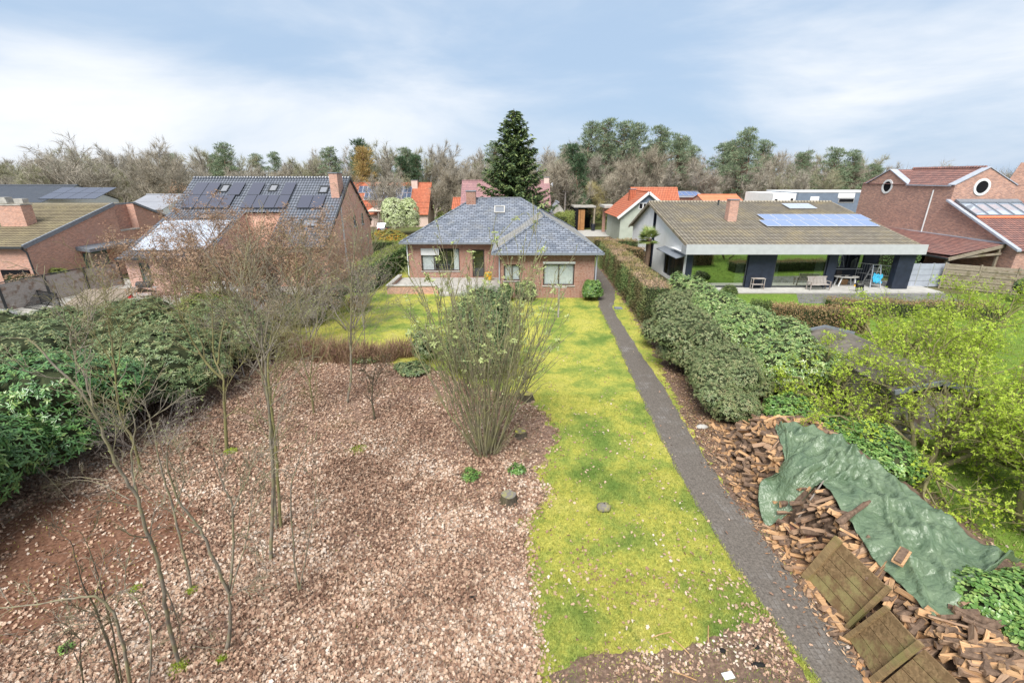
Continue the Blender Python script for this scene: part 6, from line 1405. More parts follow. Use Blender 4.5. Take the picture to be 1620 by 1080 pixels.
# the big spruce behind the bungalow
def spruce(name, label, base, hh, rad, n_wh, per, mat, nb, group=None, droop=.25, bl=.42):
    t = thing(name, label, 'tree', base, 0, group); T = Tubes(); T.add([(0, 0, 0), (0, 0, hh * .5), (0, 0, hh)], [rad * .085, rad * .05, .03], 7); P, D, N = [], [], []
    for w in range(n_wh):
        z = hh * (.06 + .93 * (w / n_wh)); f = 1 - z / hh
        for k in range(per):
            L = (rad * min(1, f * 1.3) ** .85 + .2) * (RNG.uniform(.5, 1.0) if RNG.random() < .75 else RNG.uniform(1.0, 1.3)); a = RNG.uniform(0, 6.28); d = np.array([math.cos(a), math.sin(a), .25 - droop * (f + .3) + RNG.normal() * .1]); d /= np.linalg.norm(d)
            q = [np.array([0, 0, z]) + d * L * u + np.array([0, 0, -.10 * L * u * (1 - u) * 2 + (.12 * L * u ** 3)]) for u in (0, .35, .7, 1)]; T.add(q, [.05 * f + .015, .03, .02, .01], 4)
            m = max(6, int(nb * L / rad)); u = RNG.random(m) ** .7; p = np.array([0, 0, z]) + d * L * u[:, None]; p[:, 2] += -.2 * L * u * (1 - u) + .12 * L * u ** 3
            s = np.cross(d, [0, 0, 1]); s /= np.linalg.norm(s); sg = RNG.choice([-1, 1], m)[:, None]
            dd = d * RNG.uniform(.3, 1, (m, 1)) + s * sg * RNG.uniform(.2, 1, (m, 1)) + np.array([0, 0, -1]) * RNG.uniform(-.1, .75, (m, 1))
            P.append(p); D.append(dd); N.append(np.tile([0, 0, 1.0], (m, 1)) + RNG.normal(size=(m, 3)) * .4)
    link('trunk', T.mesh('trunk', 'dark bark'), t)
    P, D, N = map(np.concatenate, (P, D, N)); s_ = RNG.uniform(.6, 1.3, len(P)); V, Fc, rn = leaves('diamond', P, D, N, bl * s_, bl * .3 * s_); link('crown', np_mesh('crown', V, Fc, [mat], rn), t)
    return t
tp = A(813, 172, 54); spruce('spruce', 'tall dark spruce towering behind the bungalow roof', (tp.x, 54, 0), tp.z, 4.5, 64, 9, 'spruce needle', 120, bl=.5)

# -------------------------------------------------- woodland behind the houses
def bare_proto(i, hh, sp, nch, sz, twm, up, low, wide=0.0):
    T = Tubes(); tips = []
    grow(T, (0, 0, 0), (0, 0, 1), hh * .62, hh * .017, 0, 4, nch, sp, up, .09, 6, 7, tips, sz, low, .45, .02)
    tr = T.mesh('trunk', 'far bark')
    P = np.array([q[0] for q in tips]); D = nrm(np.array([q[1] for q in tips])); k = 2; P = np.repeat(P, k, 0); D = nrm(np.repeat(D, k, 0) + RNG.normal(size=(len(P), 3)) * .5 + np.array([0, 0, .15]))
    n = len(P); V, Fc, rn = leaves('blade', P, D, rdir(n), RNG.uniform(.6, 1.5, n), RNG.uniform(.03, .05, n)); cr = np_mesh('crown', V, Fc, [twm], rn)
    top = P[:, 2].max(); return ('bare', tr, cr, top)
def pine_proto(hh, w, ncl, low=.5, mat='pine needle'):
    T = Tubes(); q = [(RNG.normal() * .15 * i, RNG.normal() * .15 * i, hh * .95 * i / 5) for i in range(6)]; T.add(q, np.linspace(hh * .017, .06, 6), 7); P, D = [], []
    for k in range(ncl):
        f = low + (1 - low) * (k + RNG.random()) / ncl; z = hh * f; a = RNG.uniform(0, 6.28); env = w * (1.1 - ((f - low) / (1 - low)) ** 2 * .75) * RNG.uniform(.25, 1)
        c = np.array([math.cos(a) * env, math.sin(a) * env, z]); T.add([(0, 0, z - env * .3), c * [.5, .5, 1] - [0, 0, env * .1], c], [.09, .06, .03], 4)
        m = 95; r = np.array([1, 1, .45]) * RNG.uniform(.7, 1.3); d = rdir(m, .5); P.append(c + d * r * RNG.uniform(.3, 1, (m, 1))); D.append(d + [0, 0, .5])
    P, D = np.concatenate(P), np.concatenate(D); n = len(P); V, Fc, rn = leaves('diamond', P, D, rdir(n), RNG.uniform(.35, .8, n), RNG.uniform(.06, .12, n))
    return ('pine', T.mesh('trunk', 'pine bark'), np_mesh('crown', V, Fc, [mat], rn), hh)
PR = {
    'oak': [bare_proto(0, 16, .75, [8, 5, 4, 3], .66, 'far twig', .02, .28)],
    'bare': [bare_proto(1, 16, .5, [9, 5, 4, 3], .58, 'far twig', .05, .3), bare_proto(2, 16, .55, [8, 6, 4, 3], .6, 'far brown twig', .05, .22), bare_proto(3, 16, .6, [9, 5, 4, 3], .55, 'far green twig', .04, .3), bare_proto(6, 16, .45, [8, 5, 4, 3], .55, 'far twig', .06, .4)],
    'round': [bare_proto(4, 14, .6, [10, 6, 4, 3], .5, 'far twig', .05, .15), bare_proto(5, 14, .65, [10, 6, 4, 3], .5, 'far brown twig', .03, .12)],
    'willow': [bare_proto(7, 9, .7, [9, 5, 4, 3], .55, 'willow twig', .0, .25)],
    'pine': [pine_proto(18, 3.9, 78, .30), pine_proto(18, 4.3, 84, .27), pine_proto(18, 3.3, 70, .34)],
    'dark': [pine_proto(14, 2.2, 70, .08, 'dark conifer needle')],
    'gold': [pine_proto(13, 2.0, 60, .15, 'gold needle')],
}
used = {}
def far_tree(kind, px, py, Y, name, label, group, wide=1.0, var=None):
    kd, tr, cr, top = PR[kind][RNG.integers(len(PR[kind])) if var is None else var % len(PR[kind])]
    tp = A(px, py, Y); s = tp.z / top; t = thing(name, label, 'tree', (tp.x, Y, 0), RNG.uniform(0, 6.28), group); t.scale = (s * wide, s * wide, s)
    link('trunk', tr, t); link('crown', cr, t)
NAMES = {'oak': 'bare_oak', 'bare': 'bare_tree', 'round': 'bare_tree', 'pine': 'pine_tree', 'dark': 'dark_conifer', 'gold': 'golden_conifer', 'willow': 'willow'}
SKY = [  # kind, px, top py, distance, label
    ('oak', 96, 210, 84, 'big bare oak with a wide branching crown on the far left skyline'),
    ('bare', 241, 217, 88, 'tall thin bare tree rising above the woodland left of the blue tiled house'),
    ('pine', 352, 229, 100, 'single pine crown above the ridge of the blue tiled house'),
    ('pine', 520, 236, 90, 'pine with thin open crown above the brick chimney on the left'),
    ('dark', 566, 224, 100, 'dark pointed conifer behind the golden one'),
    ('gold', 571, 237, 92, 'golden brown conifer above the orange roofed house'),
    ('dark', 634, 250, 96, 'dark green conifer behind the solar panels, left of a pair'),
    ('dark', 657, 248, 97, 'dark green conifer behind the solar panels, right of a pair'),
    ('pine', 783, 229, 82, 'pine half hidden by the left side of the big spruce'),
    ('dark', 906, 231, 88, 'narrow dark conifer right of the big spruce'),
    ('dark', 917, 246, 86, 'second narrow dark conifer right of the big spruce, lower'),
    ('pine', 938, 197, 95, 'tallest pine at the left end of the pine group'), ('pine', 962, 192, 99, 'tall dense pine second from the left in the pine group'), ('pine', 990, 195, 97, 'tall pine in the middle of the pine group'),
    ('pine', 1012, 199, 99, 'tall pine right of the middle in the pine group'), ('pine', 1046, 203, 97, 'pine with a spiky top at the right of the pine group'), ('pine', 1078, 216, 91, 'lower broad pine closing the pine group on the right'),
    ('pine', 1184, 206, 88, 'large blue green pine behind the white house chimney'), ('pine', 1168, 222, 95, 'pine standing left behind the large blue green pine'),
    ('pine', 1326, 236, 90, 'pine above the modern grey house'), ('pine', 1352, 240, 93, 'pine next to the brick house gable'), ('pine', 1385, 262, 86, 'low pine touching the left brick gable'),
    ('round', 945, 228, 94, 'broad grey rounded bare tree in front of the pine group'), ('round', 1010, 236, 92, 'tan rounded bare tree in front of the pine group'), ('round', 1040, 256, 88, 'low brown rounded bare tree above the orange cottage'),
    ('round', 893, 258, 84, 'reddish brown rounded bare tree right of the purple roof'), ('willow', 938, 290, 84, 'yellowish willow above the timber carport'), ('oak', 1502, 253, 100, 'flat topped bare oak behind the brick house ridge'), ('dark', 1073, 279, 90, 'tiny dark spruce above the solar panels of the low house'),
    ('bare', 1400, 258, 110, 'thin bare treetop above the left brick gable'), ('round', 1600, 272, 120, 'bare treetop at the right edge behind the brick house'),
]
for i, (kd, px, py, Y, lab) in enumerate(SKY): far_tree(kd, px, py, Y, NAMES[kd], lab, None, {'oak': 1.15, 'gold': 1.1}.get(kd, 1.0), i)
def skyline(px):
    pts = [(-120, 248), (0, 247), (60, 240), (150, 230), (210, 231), (300, 238), (350, 236), (430, 243), (500, 244), (560, 236), (620, 230), (700, 232), (780, 236), (860, 232), (905, 228), (960, 215), (1060, 222), (1120, 222), (1180, 224), (1240, 234), (1300, 238), (1360, 244), (1420, 268), (1620, 276), (1800, 276)]
    for (a, b_), (c, d) in zip(pts, pts[1:]):
        if a <= px <= c: return b_ + (d - b_) * (px - a) / (c - a)
    return 270
ZN = [(-200, 300, 'bare grey brown tree in the woodland behind the left brick houses', 'bare trees behind the left brick houses'), (300, 560, 'bare tree in the woodland above the blue tiled roof', 'bare trees above the blue tiled roof'),
      (560, 780, 'bare tree in the woodland behind the orange roofed house', 'bare trees behind the orange roofed house'), (780, 1080, 'bare tree in the woodland between the spruce and the cottage', 'bare trees between the spruce and the cottage'),
      (1080, 1380, 'bare grey tree in the woodland above the white house roof', 'bare trees above the white house roof'), (1380, 1900, 'bare treetop behind the brick house', 'bare trees behind the brick house')]
px = -70
while px < 1720:
    z = [q for q in ZN if q[0] <= px < q[1]][0]
    for row in range(3):
        p = px + RNG.uniform(-12, 12); Y = (86, 102, 120)[row] + RNG.uniform(-5, 5); py = skyline(p) + (RNG.uniform(16, 46), RNG.uniform(4, 24), RNG.uniform(-8, 14))[row]
        if px > 1400 and row < 2: continue
        kd = 'round' if (row == 0 and RNG.random() < .5) else 'bare'
        pz = 890 < p < 1110 or 1150 < p < 1215
        if pz and row == 0 and RNG.random() < .6: continue
        if row and RNG.random() < (.7 if pz else .12 if 290 < p < 480 else .06): kd = 'pine'
        if kd == 'pine': far_tree(kd, p, py, Y, 'pine_tree', z[2].replace('bare grey brown tree', 'bare tree').replace('bare grey tree', 'bare tree').replace('bare treetop', 'bare tree').replace('bare tree', 'dull green pine'), z[3].replace('bare trees', 'pines'))
        else: far_tree(kd, p, py, Y, 'bare_tree', z[2], z[3], 1.0)
    px += 31
# thicket below the trees that reads as one mass
n = 60000; X = RNG.uniform(-150, 150, n); Y = RNG.uniform(96, 150, n); Z = RNG.random(n) ** 1.3 * 9
P = np.stack([X, Y, Z], 1); D = rdir(n, 1.6); s_ = RNG.uniform(1.2, 3.2, n)
V, Fc, rn = leaves('blade', P, D, rdir(n), s_, RNG.uniform(.06, .14, n)); wd = link('woodland', np_mesh('woodland', V, Fc, ['shaded thicket twig'], rn)); tag(wd, 'bare brown woodland thicket behind the houses', 'woodland', kind='stuff')
n = 16000; X = RNG.uniform(-130, 120, n); Y = RNG.uniform(88, 100, n); Z = RNG.random(n) * 2.2
P = np.stack([X, Y, Z], 1); V, Fc, rn = leaves('diamond', P, rdir(n, .6), rdir(n), RNG.uniform(.3, .8, n), RNG.uniform(.12, .3, n)); wd = link('undergrowth', np_mesh('undergrowth', V, Fc, ['lime hedge leaf', ], rn)); tag(wd, 'green undergrowth along the edge of the woodland', 'undergrowth', kind='stuff')

# -------------------------------------------------- leaf litter, grass, chips
def inside(poly, X, Y):
    r = np.zeros(len(X), bool); n = len(poly); j = n - 1
    for i in range(n):
        (xi, yi), (xj, yj) = poly[i][:2], poly[j][:2]
        c = ((yi > Y) != (yj > Y)) & (X < (xj - xi) * (Y - yi) / (yj - yi + 1e-12) + xi); r ^= c; j = i
    return r
def seen(X, Y):
    d = Y * CT + H * ST; return (np.abs(X) < d * 1.2) & (Y > 4.4)
PATHP = [(p[1] + .04, p[0]) for p in PATH] + [(p[2] - .04, p[0]) for p in PATH[::-1]]
STRIP = [(6.2, 2), (12, 2), (12, 14), (10.0, 20), (9.6, 27), (9.4, 44), (8.5, 44), (8.0, 30), (7.55, 24), (7.2, 20.5), (6.95, 18.6), (6.75, 16.8), (6.35, 15), (6.1, 11), (6.2, 8)]
_VN = RNG.random((64, 64))
def vnoise(X, Y, s):
    x, y = X * s + 31.7, Y * s + 17.3; i, j = np.floor(x).astype(int), np.floor(y).astype(int); u, v = x - i, y - j; u = u * u * (3 - 2 * u); v = v * v * (3 - 2 * v)
    g = lambda a, b_: _VN[a % 64, b_ % 64]
    return (g(i, j) * (1 - u) + g(i + 1, j) * u) * (1 - v) + (g(i, j + 1) * (1 - u) + g(i + 1, j + 1) * u) * v
def patch(X, Y): return .5 * vnoise(X, Y, .45) + .3 * vnoise(X, Y, 1.3) + .2 * vnoise(X, Y, 3.7)
def scatter_ground(nm, label, cat, poly, dens, kind, Lr, Wr, mat, flat=.5, up=0.0, zr=(.012, .04), edge=.0, hole=None, thin=None, tone=0.0):
    pts = []
    xs = [p[0] for p in poly]; x0, x1 = min(xs) - edge, max(xs) + edge; 
    for (ya, yb, dn) in dens:
        n = int((x1 - x0) * (yb - ya) * dn); X = RNG.uniform(x0, x1, n); Y = RNG.uniform(ya, yb, n)
        k = inside(poly, X + RNG.normal(size=n) * edge, Y + RNG.normal(size=n) * edge) & seen(X, Y)
        for hp, keep in (hole or ()): k &= ~inside(hp, X, Y) | (RNG.random(n) < keep)
        if thin: k &= RNG.random(n) < np.clip((patch(X, Y) - thin[0]) / (thin[1] - thin[0]), thin[2], 1)
        pts.append(np.stack([X[k], Y[k], RNG.uniform(zr[0], zr[1], k.sum())], 1))
    P = np.concatenate(pts); n = len(P)
    if up: D = RNG.normal(size=(n, 3)) * .5; D[:, 2] = up; N = rdir(n)
    else: D = rdir(n); D[:, 2] = np.abs(D[:, 2]) * flat * .6; N = RNG.normal(size=(n, 3)) * flat; N[:, 2] += 1
    rr = RNG.random(n)
    if tone: rr = np.clip(rr * (1 - tone) + tone * (1.6 * (vnoise(P[:, 0] + 9, P[:, 1], .9) * .6 + vnoise(P[:, 0], P[:, 1] + 5, 3.1) * .4) - .3), 0, 1)
    if mat == 'litter leaf' and len(P) > 20000: rr = np.clip(rr - .06 * np.clip((P[:, 1] - 9) / 6, -.4, 1), 0, 1)
    s_ = RNG.uniform(*Lr, n); V, Fc, rn = leaves(kind, P, D, N, s_, s_ * RNG.uniform(*Wr, n) / ((Lr[0] + Lr[1]) / 2), rr); o = link(nm, np_mesh(nm, V, Fc, [mat], rn)); tag(o, label, cat, kind='stuff'); return n
scatter_ground('leaf_litter', 'pinkish brown fallen oak leaves covering the bare garden bed', 'leaf litter', BED, [(4.4, 8.5, 1600), (8.5, 12.5, 1300), (12.5, 16, 720), (16, 21.5, 420)], 'oak', (.035, .095), (.05, .085), 'litter leaf', .75, edge=.16, hole=((MULCH, .09), ([(-.2, 11.4), (.9, 11.2), (1.6, 12.6), (1.5, 14.6), (.6, 15.6), (.1, 14.2), (.3, 12.8)], .3), ([(-.6, 9.7), (.2, 9.6), (.5, 10.6), (.2, 11.2), (-.5, 11.0)], .3)), thin=(.22, .46, .35), tone=.32, zr=(.012, .055))
scatter_ground('leaf_litter', 'scattered fallen leaves lying on the mossy lawn', 'leaf litter', LAWN, [(4.4, 8, 90), (8, 14, 30), (14, 22, 9)], 'oak', (.05, .11), (.04, .07), 'litter leaf', .5, zr=(.02, .05), hole=((PATHP, .18),), thin=(.4, .7, .08), tone=.5)
scatter_ground('leaf_litter', 'fallen leaves and bits on the bare earth patch by the path', 'leaf litter', EARTH, [(4.4, 7.2, 330)], 'oak', (.04, .10), (.035, .06), 'litter leaf', .6, edge=.12, thin=(.35, .6, .1), tone=.5)
scatter_ground('wood_chips', 'bark and wood chips around the firewood', 'wood chips', [(6.25, 4.4), (7.2, 4.4), (7.2, 11), (7.6, 15), (6.6, 15), (6.1, 11)], [(4.4, 15, 240)], 'diamond', (.04, .15), (.015, .04), 'chip', .5, edge=.12)
scatter_ground('grass', 'short mossy grass of the garden lawn', 'grass', LAWN, [(4.4, 8, 4200), (8, 12, 2600), (12, 17, 1300), (17, 34, 380)], 'blade', (.03, .08), (.008, .016), 'grass blade', up=.8, zr=(.0, .01), edge=.12, hole=((BED, .02), (PATHP, 0), (EARTH, .12), (STRIP, .06)))
scatter_ground('grass', 'grass tufts along the edges of the brick path', 'grass', [(p[1] - .12, p[0]) for p in PATH] + [(p[1] + .10, p[0]) for p in PATH[::-1]], [(4.4, 32, 420)], 'blade', (.04, .09), (.008, .018), 'grass blade', up=.8, zr=(.0, .012))
# moss cushions in the leaf bed
for px, py, rr, lab in ((567, 712, .3, 'flat yellow moss cushion left of the hazel'), (283, 1058, .2, 'bright moss cushion at the foot of the leaning sapling'), (352, 1045, .1, 'tiny bright moss cushion beside the forked sapling'), (305, 936, .13, 'moss cushion at the foot of the thin leaning sapling'),
                    (365, 715, .22, 'moss cushion at the foot of the branching yellow green sapling'), (215, 935, .16, 'moss cushion on the edge of the mulch')):
    b0 = G(px, py); n = 500; a = RNG.uniform(0, 6.28, n); q = np.sqrt(RNG.random(n)); P = np.stack([np.cos(a) * q * rr, np.sin(a) * q * rr, .02 + (1 - q ** 2) * .06], 1)
    V, Fc, rn = leaves('blade', P, rdir(n, 1.2), rdir(n), .05, .014); tag(link('moss_cushion', np_mesh('moss_cushion', V, Fc, ['spring leaf'], rn), None, tuple(b0)), lab, 'moss')

m_leaf('green grass', [(0.13, 0.22, 0.045), (0.19, 0.29, 0.06), (0.26, 0.35, 0.08), (0.33, 0.36, 0.12)], 0.7, 0.1, 0.2, zone=([(0.22, 0.27, 0.07), (0.30, 0.33, 0.09), (0.17, 0.20, 0.06)], 0.5))
NL = [(11.2, 3), (34, 3), (34, 34), (13.6, 34), (11, 26), (11.2, 16)]
scatter_ground('grass', 'green grass of the neighbouring lawn behind the fresh green trees', 'grass', NL, [(4.4, 14, 420), (14, 24, 130), (24, 34, 60)], 'blade', (.05, .13), (.014, .03), 'green grass', up=.7, zr=(.0, .01))
scatter_ground('leaf_litter', 'fallen leaves under the fresh green trees on the neighbouring lawn', 'leaf litter', NL, [(4.4, 14, 14), (14, 22, 5)], 'oak', (.05, .11), (.04, .07), 'litter leaf', .5, zr=(.02, .05), thin=(.35, .65, .1), tone=.5)

m_leaf('twig bit', [(0.07, 0.055, 0.045), (0.14, 0.11, 0.09), (0.24, 0.20, 0.165)], 0.9, 0.0, 0.1)
scatter_ground('fallen_twigs', 'thin fallen twigs mixed into the leaf litter', 'twigs', BED, [(4.4, 9, 34), (9, 14, 26), (14, 21, 14)], 'blade', (.15, .6), (.006, .014), 'twig bit', .25, zr=(.05, .075), thin=(.3, .6, .15))
scatter_ground('leaf_litter', 'dark leaf litter under the shrubs along the path', 'leaf litter', STRIP, [(12, 20, 190), (20, 32, 110), (32, 44, 60)], 'oak', (.05, .12), (.04, .08), 'dead leaf', .5, edge=.28, zr=(.012, .04), hole=((PATHP, .1),))

# ================================================================ THINGS IN THE LEFT YARD
f = thing('timber_fence', 'long grey board fence with dark steel posts along the left yard', 'fence', (-34, 30, 0))
fa, fb = Vector((-34.7, 24, 0)), Vector((-32.4, 37.3, 0)); fd = (fb - fa).normalized(); fn = Vector((fd.y, -fd.x, 0)); L_ = (fb - fa).length; n_ = 5
for i in range(n_):
    a = fa + fd * (L_ * i / n_); m = MB()
    for j in range(6): m.obox(a + fd * .08 + Vector((0, 0, .06 + j * .30)), fd * (L_ / n_ - .16), fn * .035, Vector((0, 0, .288)))
    m.build('board_panel', 'grey timber', f)
for i in range(n_ + 1):
    a = fa + fd * (L_ * i / n_); m = MB(); m.obox(a - fd * .06 - fn * .03, fd * .12, fn * .12, Vector((0, 0, 1.95))); m.build('post', 'dark metal', f)
m = MB(); m.obox(fa + Vector((0, 0, 1.9)) - fn * .03, fd * L_, fn * .10, Vector((0, 0, .06))); m.build('top_rail', 'dark metal', f)
t = thing('goal_frame', 'black netted frame standing against the left fence', 'goal', (-32.3, 30.6, 0)); m = MB()
c = [Vector((-33.4, 31.3, .03)), Vector((-31.2, 30.4, .03)), Vector((-31.6, 29.6, .03)), Vector((-33.9, 30.4, .03))]; u_ = Vector((0, 0, .95))
for p, q in ((c[0], c[1]), (c[1], c[2]), (c[2], c[3]), (c[3], c[0]), (c[0], c[0] + u_), (c[1], c[1] + u_), (c[0] + u_, c[1] + u_), (c[0] + u_, c[3]), (c[1] + u_, c[2])): m.tube([p, q], .035, 6)
m.build('frame', 'rubber', t); m = MB()
for k in range(15):
    for p, q, r_, s in ((c[0], c[1], c[0] + u_, c[1] + u_), (c[3], c[2], c[0] + u_, c[1] + u_)): m.bar(p.lerp(q, k / 14), r_.lerp(s, k / 14), .02)
for k in range(8):
    m.bar(c[0].lerp(c[0] + u_, k / 7), c[1].lerp(c[1] + u_, k / 7), .02); m.bar(c[3].lerp(c[0] + u_, k / 7), c[2].lerp(c[1] + u_, k / 7), .02)
m.build('net', 'dark metal', t)
t = thing('log_shelter', 'small open shelter with a curved grey shingle roof in the paved yard', 'shelter', (-25.4, 27.4, 0)); m = MB()
ra, rb = Vector((-27.0, 28.2, 1.75)), Vector((-23.9, 28.6, 1.75))
for k in range(26):
    a = ra.lerp(rb, k / 26); w_ = (rb - ra) / 26 * .93; z_ = random.uniform(-.02, .02)
    m.obox(a + Vector((0, 0, z_)), w_, Vector((-.25, -1.9, -.75)), Vector((0, 0, .04))); m.obox(a + Vector((0, 0, z_ + .02)), w_, Vector((.15, 1.3, -.55)), Vector((0, 0, .04)))
m.build('shingle_roof', 'shingle', t)
for p in ((-26.9, 26.6), (-24.1, 27.0), (-26.7, 29.2), (-23.9, 29.5)): m = MB(); m.tube([(*p, 0), (*p, 1.25)], .07, 7); m.build('post', 'fence timber', t)
m = MB(); m.bar((-27.0, 26.5, 1.05), (-24.0, 26.9, 1.05), .12); m.build('eave_beam', 'fence timber', t)
t = thing('barbecue', 'black lidded barbecue on a metal trolley by the pink brick wall', 'barbecue', (-27.2, 33.1, 0)); m = MB()
m.tube([(-27.7, 33.1, .98), (-26.7, 33.1, .98)], .24, 14); m.build('lid', 'dark metal', t); m = MB()
for x in (-27.75, -26.65):
    for y in (32.85, 33.35): m.bar((x, y, 0), (x, y, .8), .05)
m.box(-27.8, -26.6, 32.83, 33.37, .28, .32); m.box(-28.15, -27.75, 32.9, 33.3, .8, .83); m.box(-26.65, -26.25, 32.9, 33.3, .8, .83); m.build('trolley', 'aluminium', t)
p = A(200, 452, 33.0); m = MB(); m.tube([(p.x, 33, 0), (p.x, 33, .5), (p.x, 33, .62)], [.2, .2, .1], 12); m.tube([(p.x, 33, .6), (p.x, 33, .72)], .08, 8); tag(m.build('gas_bottle', 'red plastic', loc=(p.x, 33, 0)), 'red gas bottle beside the barbecue', 'gas bottle')
def chair_mesh(root, mat, w=.55):
    m = MB(); m.box(-w / 2, w / 2, -.25, .25, .42, .46); m.build('seat', mat, root, local=True)
    m = MB(); m.prism([(-w / 2, .22, .46), (w / 2, .22, .46), (w / 2 - .03, .34, .95), (-w / 2 + .03, .34, .95)], (0, .035, 0)); m.build('backrest', mat, root, local=True)
    for x in (-1, 1):
        for y in (-.22, .22): m = MB(); m.bar((x * (w / 2 - .03), y, 0), (x * (w / 2 - .03), y, .42), .04); m.build('leg', mat, root, local=True)
        m = MB(); m.bar((x * (w / 2 - .01), -.22, .66), (x * (w / 2 - .01), .28, .68), .05, .03); m.build('armrest', mat, root, local=True)
ch0 = thing('garden_chair', 'white plastic garden chair nearest the barbecue, behind the brown leaved tree', 'chair', (-24.2, 33.0, 0), .4, 'white chairs on the left patio'); chair_mesh(ch0, 'white paint')
for x, y, r_, lab in ((-23.0, 34.6, 2.2, 'white plastic garden chair by the canopy post, behind the brown leaved tree'), (-20.6, 33.6, -.6, 'white plastic garden chair right of the covered table'), (-19.2, 34.8, 1.4, 'white plastic garden chair beside the orange brick wall')): dup(ch0, (x, y, 0), r_, label=lab)
t = thing('covered_table', 'garden table under a crumpled white cover on the left patio', 'table', (-22.0, 33.6, 0)); V, q = core_faces([((0, 0, .55), (1.1, .75, .5)), ((.5, .1, .7), (.5, .5, .45)), ((-.5, 0, .65), (.5, .5, .4))], 1.0)
link('cover', np_mesh('cover', V, [q], ['white paint'], smooth=False), t); m = MB()
for x in (-.7, .7):
    for y in (-.4, .4): m.bar((x, y, 0), (x, y, .5), .05)
m.build('legs', 'aluminium', t, local=True)
m = MB(); e0, e1 = G(-40, 532), G(88, 492); m.bar(e0 + Vector((0, 0, .1)), e1 + Vector((0, 0, .1)), .25, .2); tag(m.build('timber_edging', 'fence timber', loc=tuple(e0)), 'timber edging beam between the paved yard and the left shrubs', 'edging')
def car(name, label, loc, rz, paint, L=4.4, W_=1.78, Hh=1.5, rear=True):
    t = thing(name, label, 'car', loc, rz); hl = L / 2; hw_ = W_ / 2
    prof = [(-hl, .35), (-hl, .75), (-hl + .12, .92), (-hl + .35, .98), (hl - 1.05, .98), (hl - .25, .82), (hl, .62), (hl, .32)]
    m = MB(); m.prism([(x, -hw_, z) for x, z in prof], (0, W_, 0)); bd = m.build('body', paint, t, local=True)
    bv = bd.modifiers.new('bevel', 'BEVEL'); bv.width = .07; bv.segments = 3
    gb = [(-hl + .2, .97), (-hl + .55, Hh), (hl - 2.0, Hh), (hl - 1.1, .97)]; i_ = .16
    m = MB()
    P0 = [Vector((x, -hw_ + (.06 if z < 1 else i_), z)) for x, z in gb]; P1 = [Vector((x, hw_ - (.06 if z < 1 else i_), z)) for x, z in gb]
    m.poly(P0, 0); m.poly(P1[::-1], 0)
    for k in range(3): m.poly([P0[k], P1[k], P1[k + 1], P0[k + 1]][::-1], 0)
    m.build('windows', 'dark glass', t, local=True); m = MB()
    m.box(-hl + .53, hl - 1.98, -hw_ + i_ - .02, hw_ - i_ + .02, Hh - .005, Hh + .04)
    for k in range(4):
        for P in (P0, P1):
            if k < 3: m.bar(P[k], P[k + 1], .06)
    for x in (-.35,): 
        for s in (-1, 1): m.bar((x, s * (hw_ - .07), .97), (x, s * (hw_ - i_), Hh), .08)
    m.build('roof', paint, t, local=True)
    for x in (-hl + .8, hl - .85):
        for s in (-1, 1):
            m = MB(); m.tube([(x, s * (hw_ - .2), .32), (x, s * (hw_ + .01), .32)], .32, 18); w_ = m.build('wheel', 'rubber', t, local=True); m = MB(); m.tube([(x, s * (hw_ + .005), .32), (x, s * (hw_ + .025), .32)], .2, 14); m.build('rim', 'aluminium', w_, local=True)
    for s in (-1, 1):
        m = MB(); m.box(-hl - .015, -hl + .1, s * (hw_ - .35) - .14, s * (hw_ - .35) + .14, .72, .86); m.build('tail_light', 'red plastic', t, local=True)
        m = MB(); m.box(hl - .12, hl + .015, s * (hw_ - .35) - .15, s * (hw_ - .35) + .15, .55, .66); m.build('headlight', 'aluminium', t, local=True)
    m = MB(); m.box(-hl - .012, -hl + .02, -.26, .26, .5, .62); m.build('number_plate', 'white paint', t, local=True)
    return t
car('white_car', 'white car seen only by its roof behind the left shrubs', (-32.0, 25.2, 0), math.radians(80), 'white car paint', Hh=1.45)
q = A(603, 357, 74); car('dark_car', 'dark parked car in front of the orange roofed house', (q.x, 75.5, 0), math.radians(100), 'car paint', 4.5, 1.85, 1.6)

# ================================================================ THINGS ON THE WHITE HOUSE PATIO
PZ = .1
q = A(1296, 458, 35.0); t = thing('garden_bench', 'weathered wooden garden bench on the white house patio', 'bench', (q.x, 35.2, PZ), .06)
m = MB()
for k in range(4): m.box(-.82, .82, -.27 + k * .12, -.17 + k * .12, .42, .45)
m.build('seat', 'grey timber', t, local=True); m = MB()
for k in range(13): m.prism([(-.74 + k * .117, .20, .46), (-.66 + k * .117, .20, .46), (-.66 + k * .117, .33, .95), (-.74 + k * .117, .33, .95)], (0, .02, 0))
m.bar((-.82, .335, .97), (.82, .335, .97), .05, .08); m.build('backrest', 'grey timber', t, local=True)
for x in (-.78, .78):
    m = MB(); m.bar((x, -.24, 0), (x, -.24, .64), .06); m.build('leg', 'grey timber', t, local=True); m = MB(); m.bar((x, .22, 0), (x, .24, .62), .06); m.build('leg', 'grey timber', t, local=True)
    m = MB(); m.bar((x, -.3, .66), (x, .28, .66), .07, .035); m.build('armrest', 'grey timber', t, local=True)
q = A(1200, 458, 35.2); t = thing('side_table', 'narrow wooden plant table against the dark wall of the white house', 'table', (q.x, 35.5, PZ))
m = MB(); m.box(-.5, .5, -.2, .2, .82, .86); m.build('tabletop', 'grey timber', t, local=True); m = MB(); m.box(-.46, .46, -.18, .18, .36, .39); m.build('shelf', 'grey timber', t, local=True)
for x in (-.45, .45):
    for y in (-.16, .16): m = MB(); m.bar((x, y, 0), (x, y, .82), .05); m.build('leg', 'grey timber', t, local=True)
q = A(1337, 452, 36.6); t = thing('round_table', 'pale oval garden table under the roof of the white house', 'table', (q.x, 36.7, PZ))
m = MB(); N_ = 28
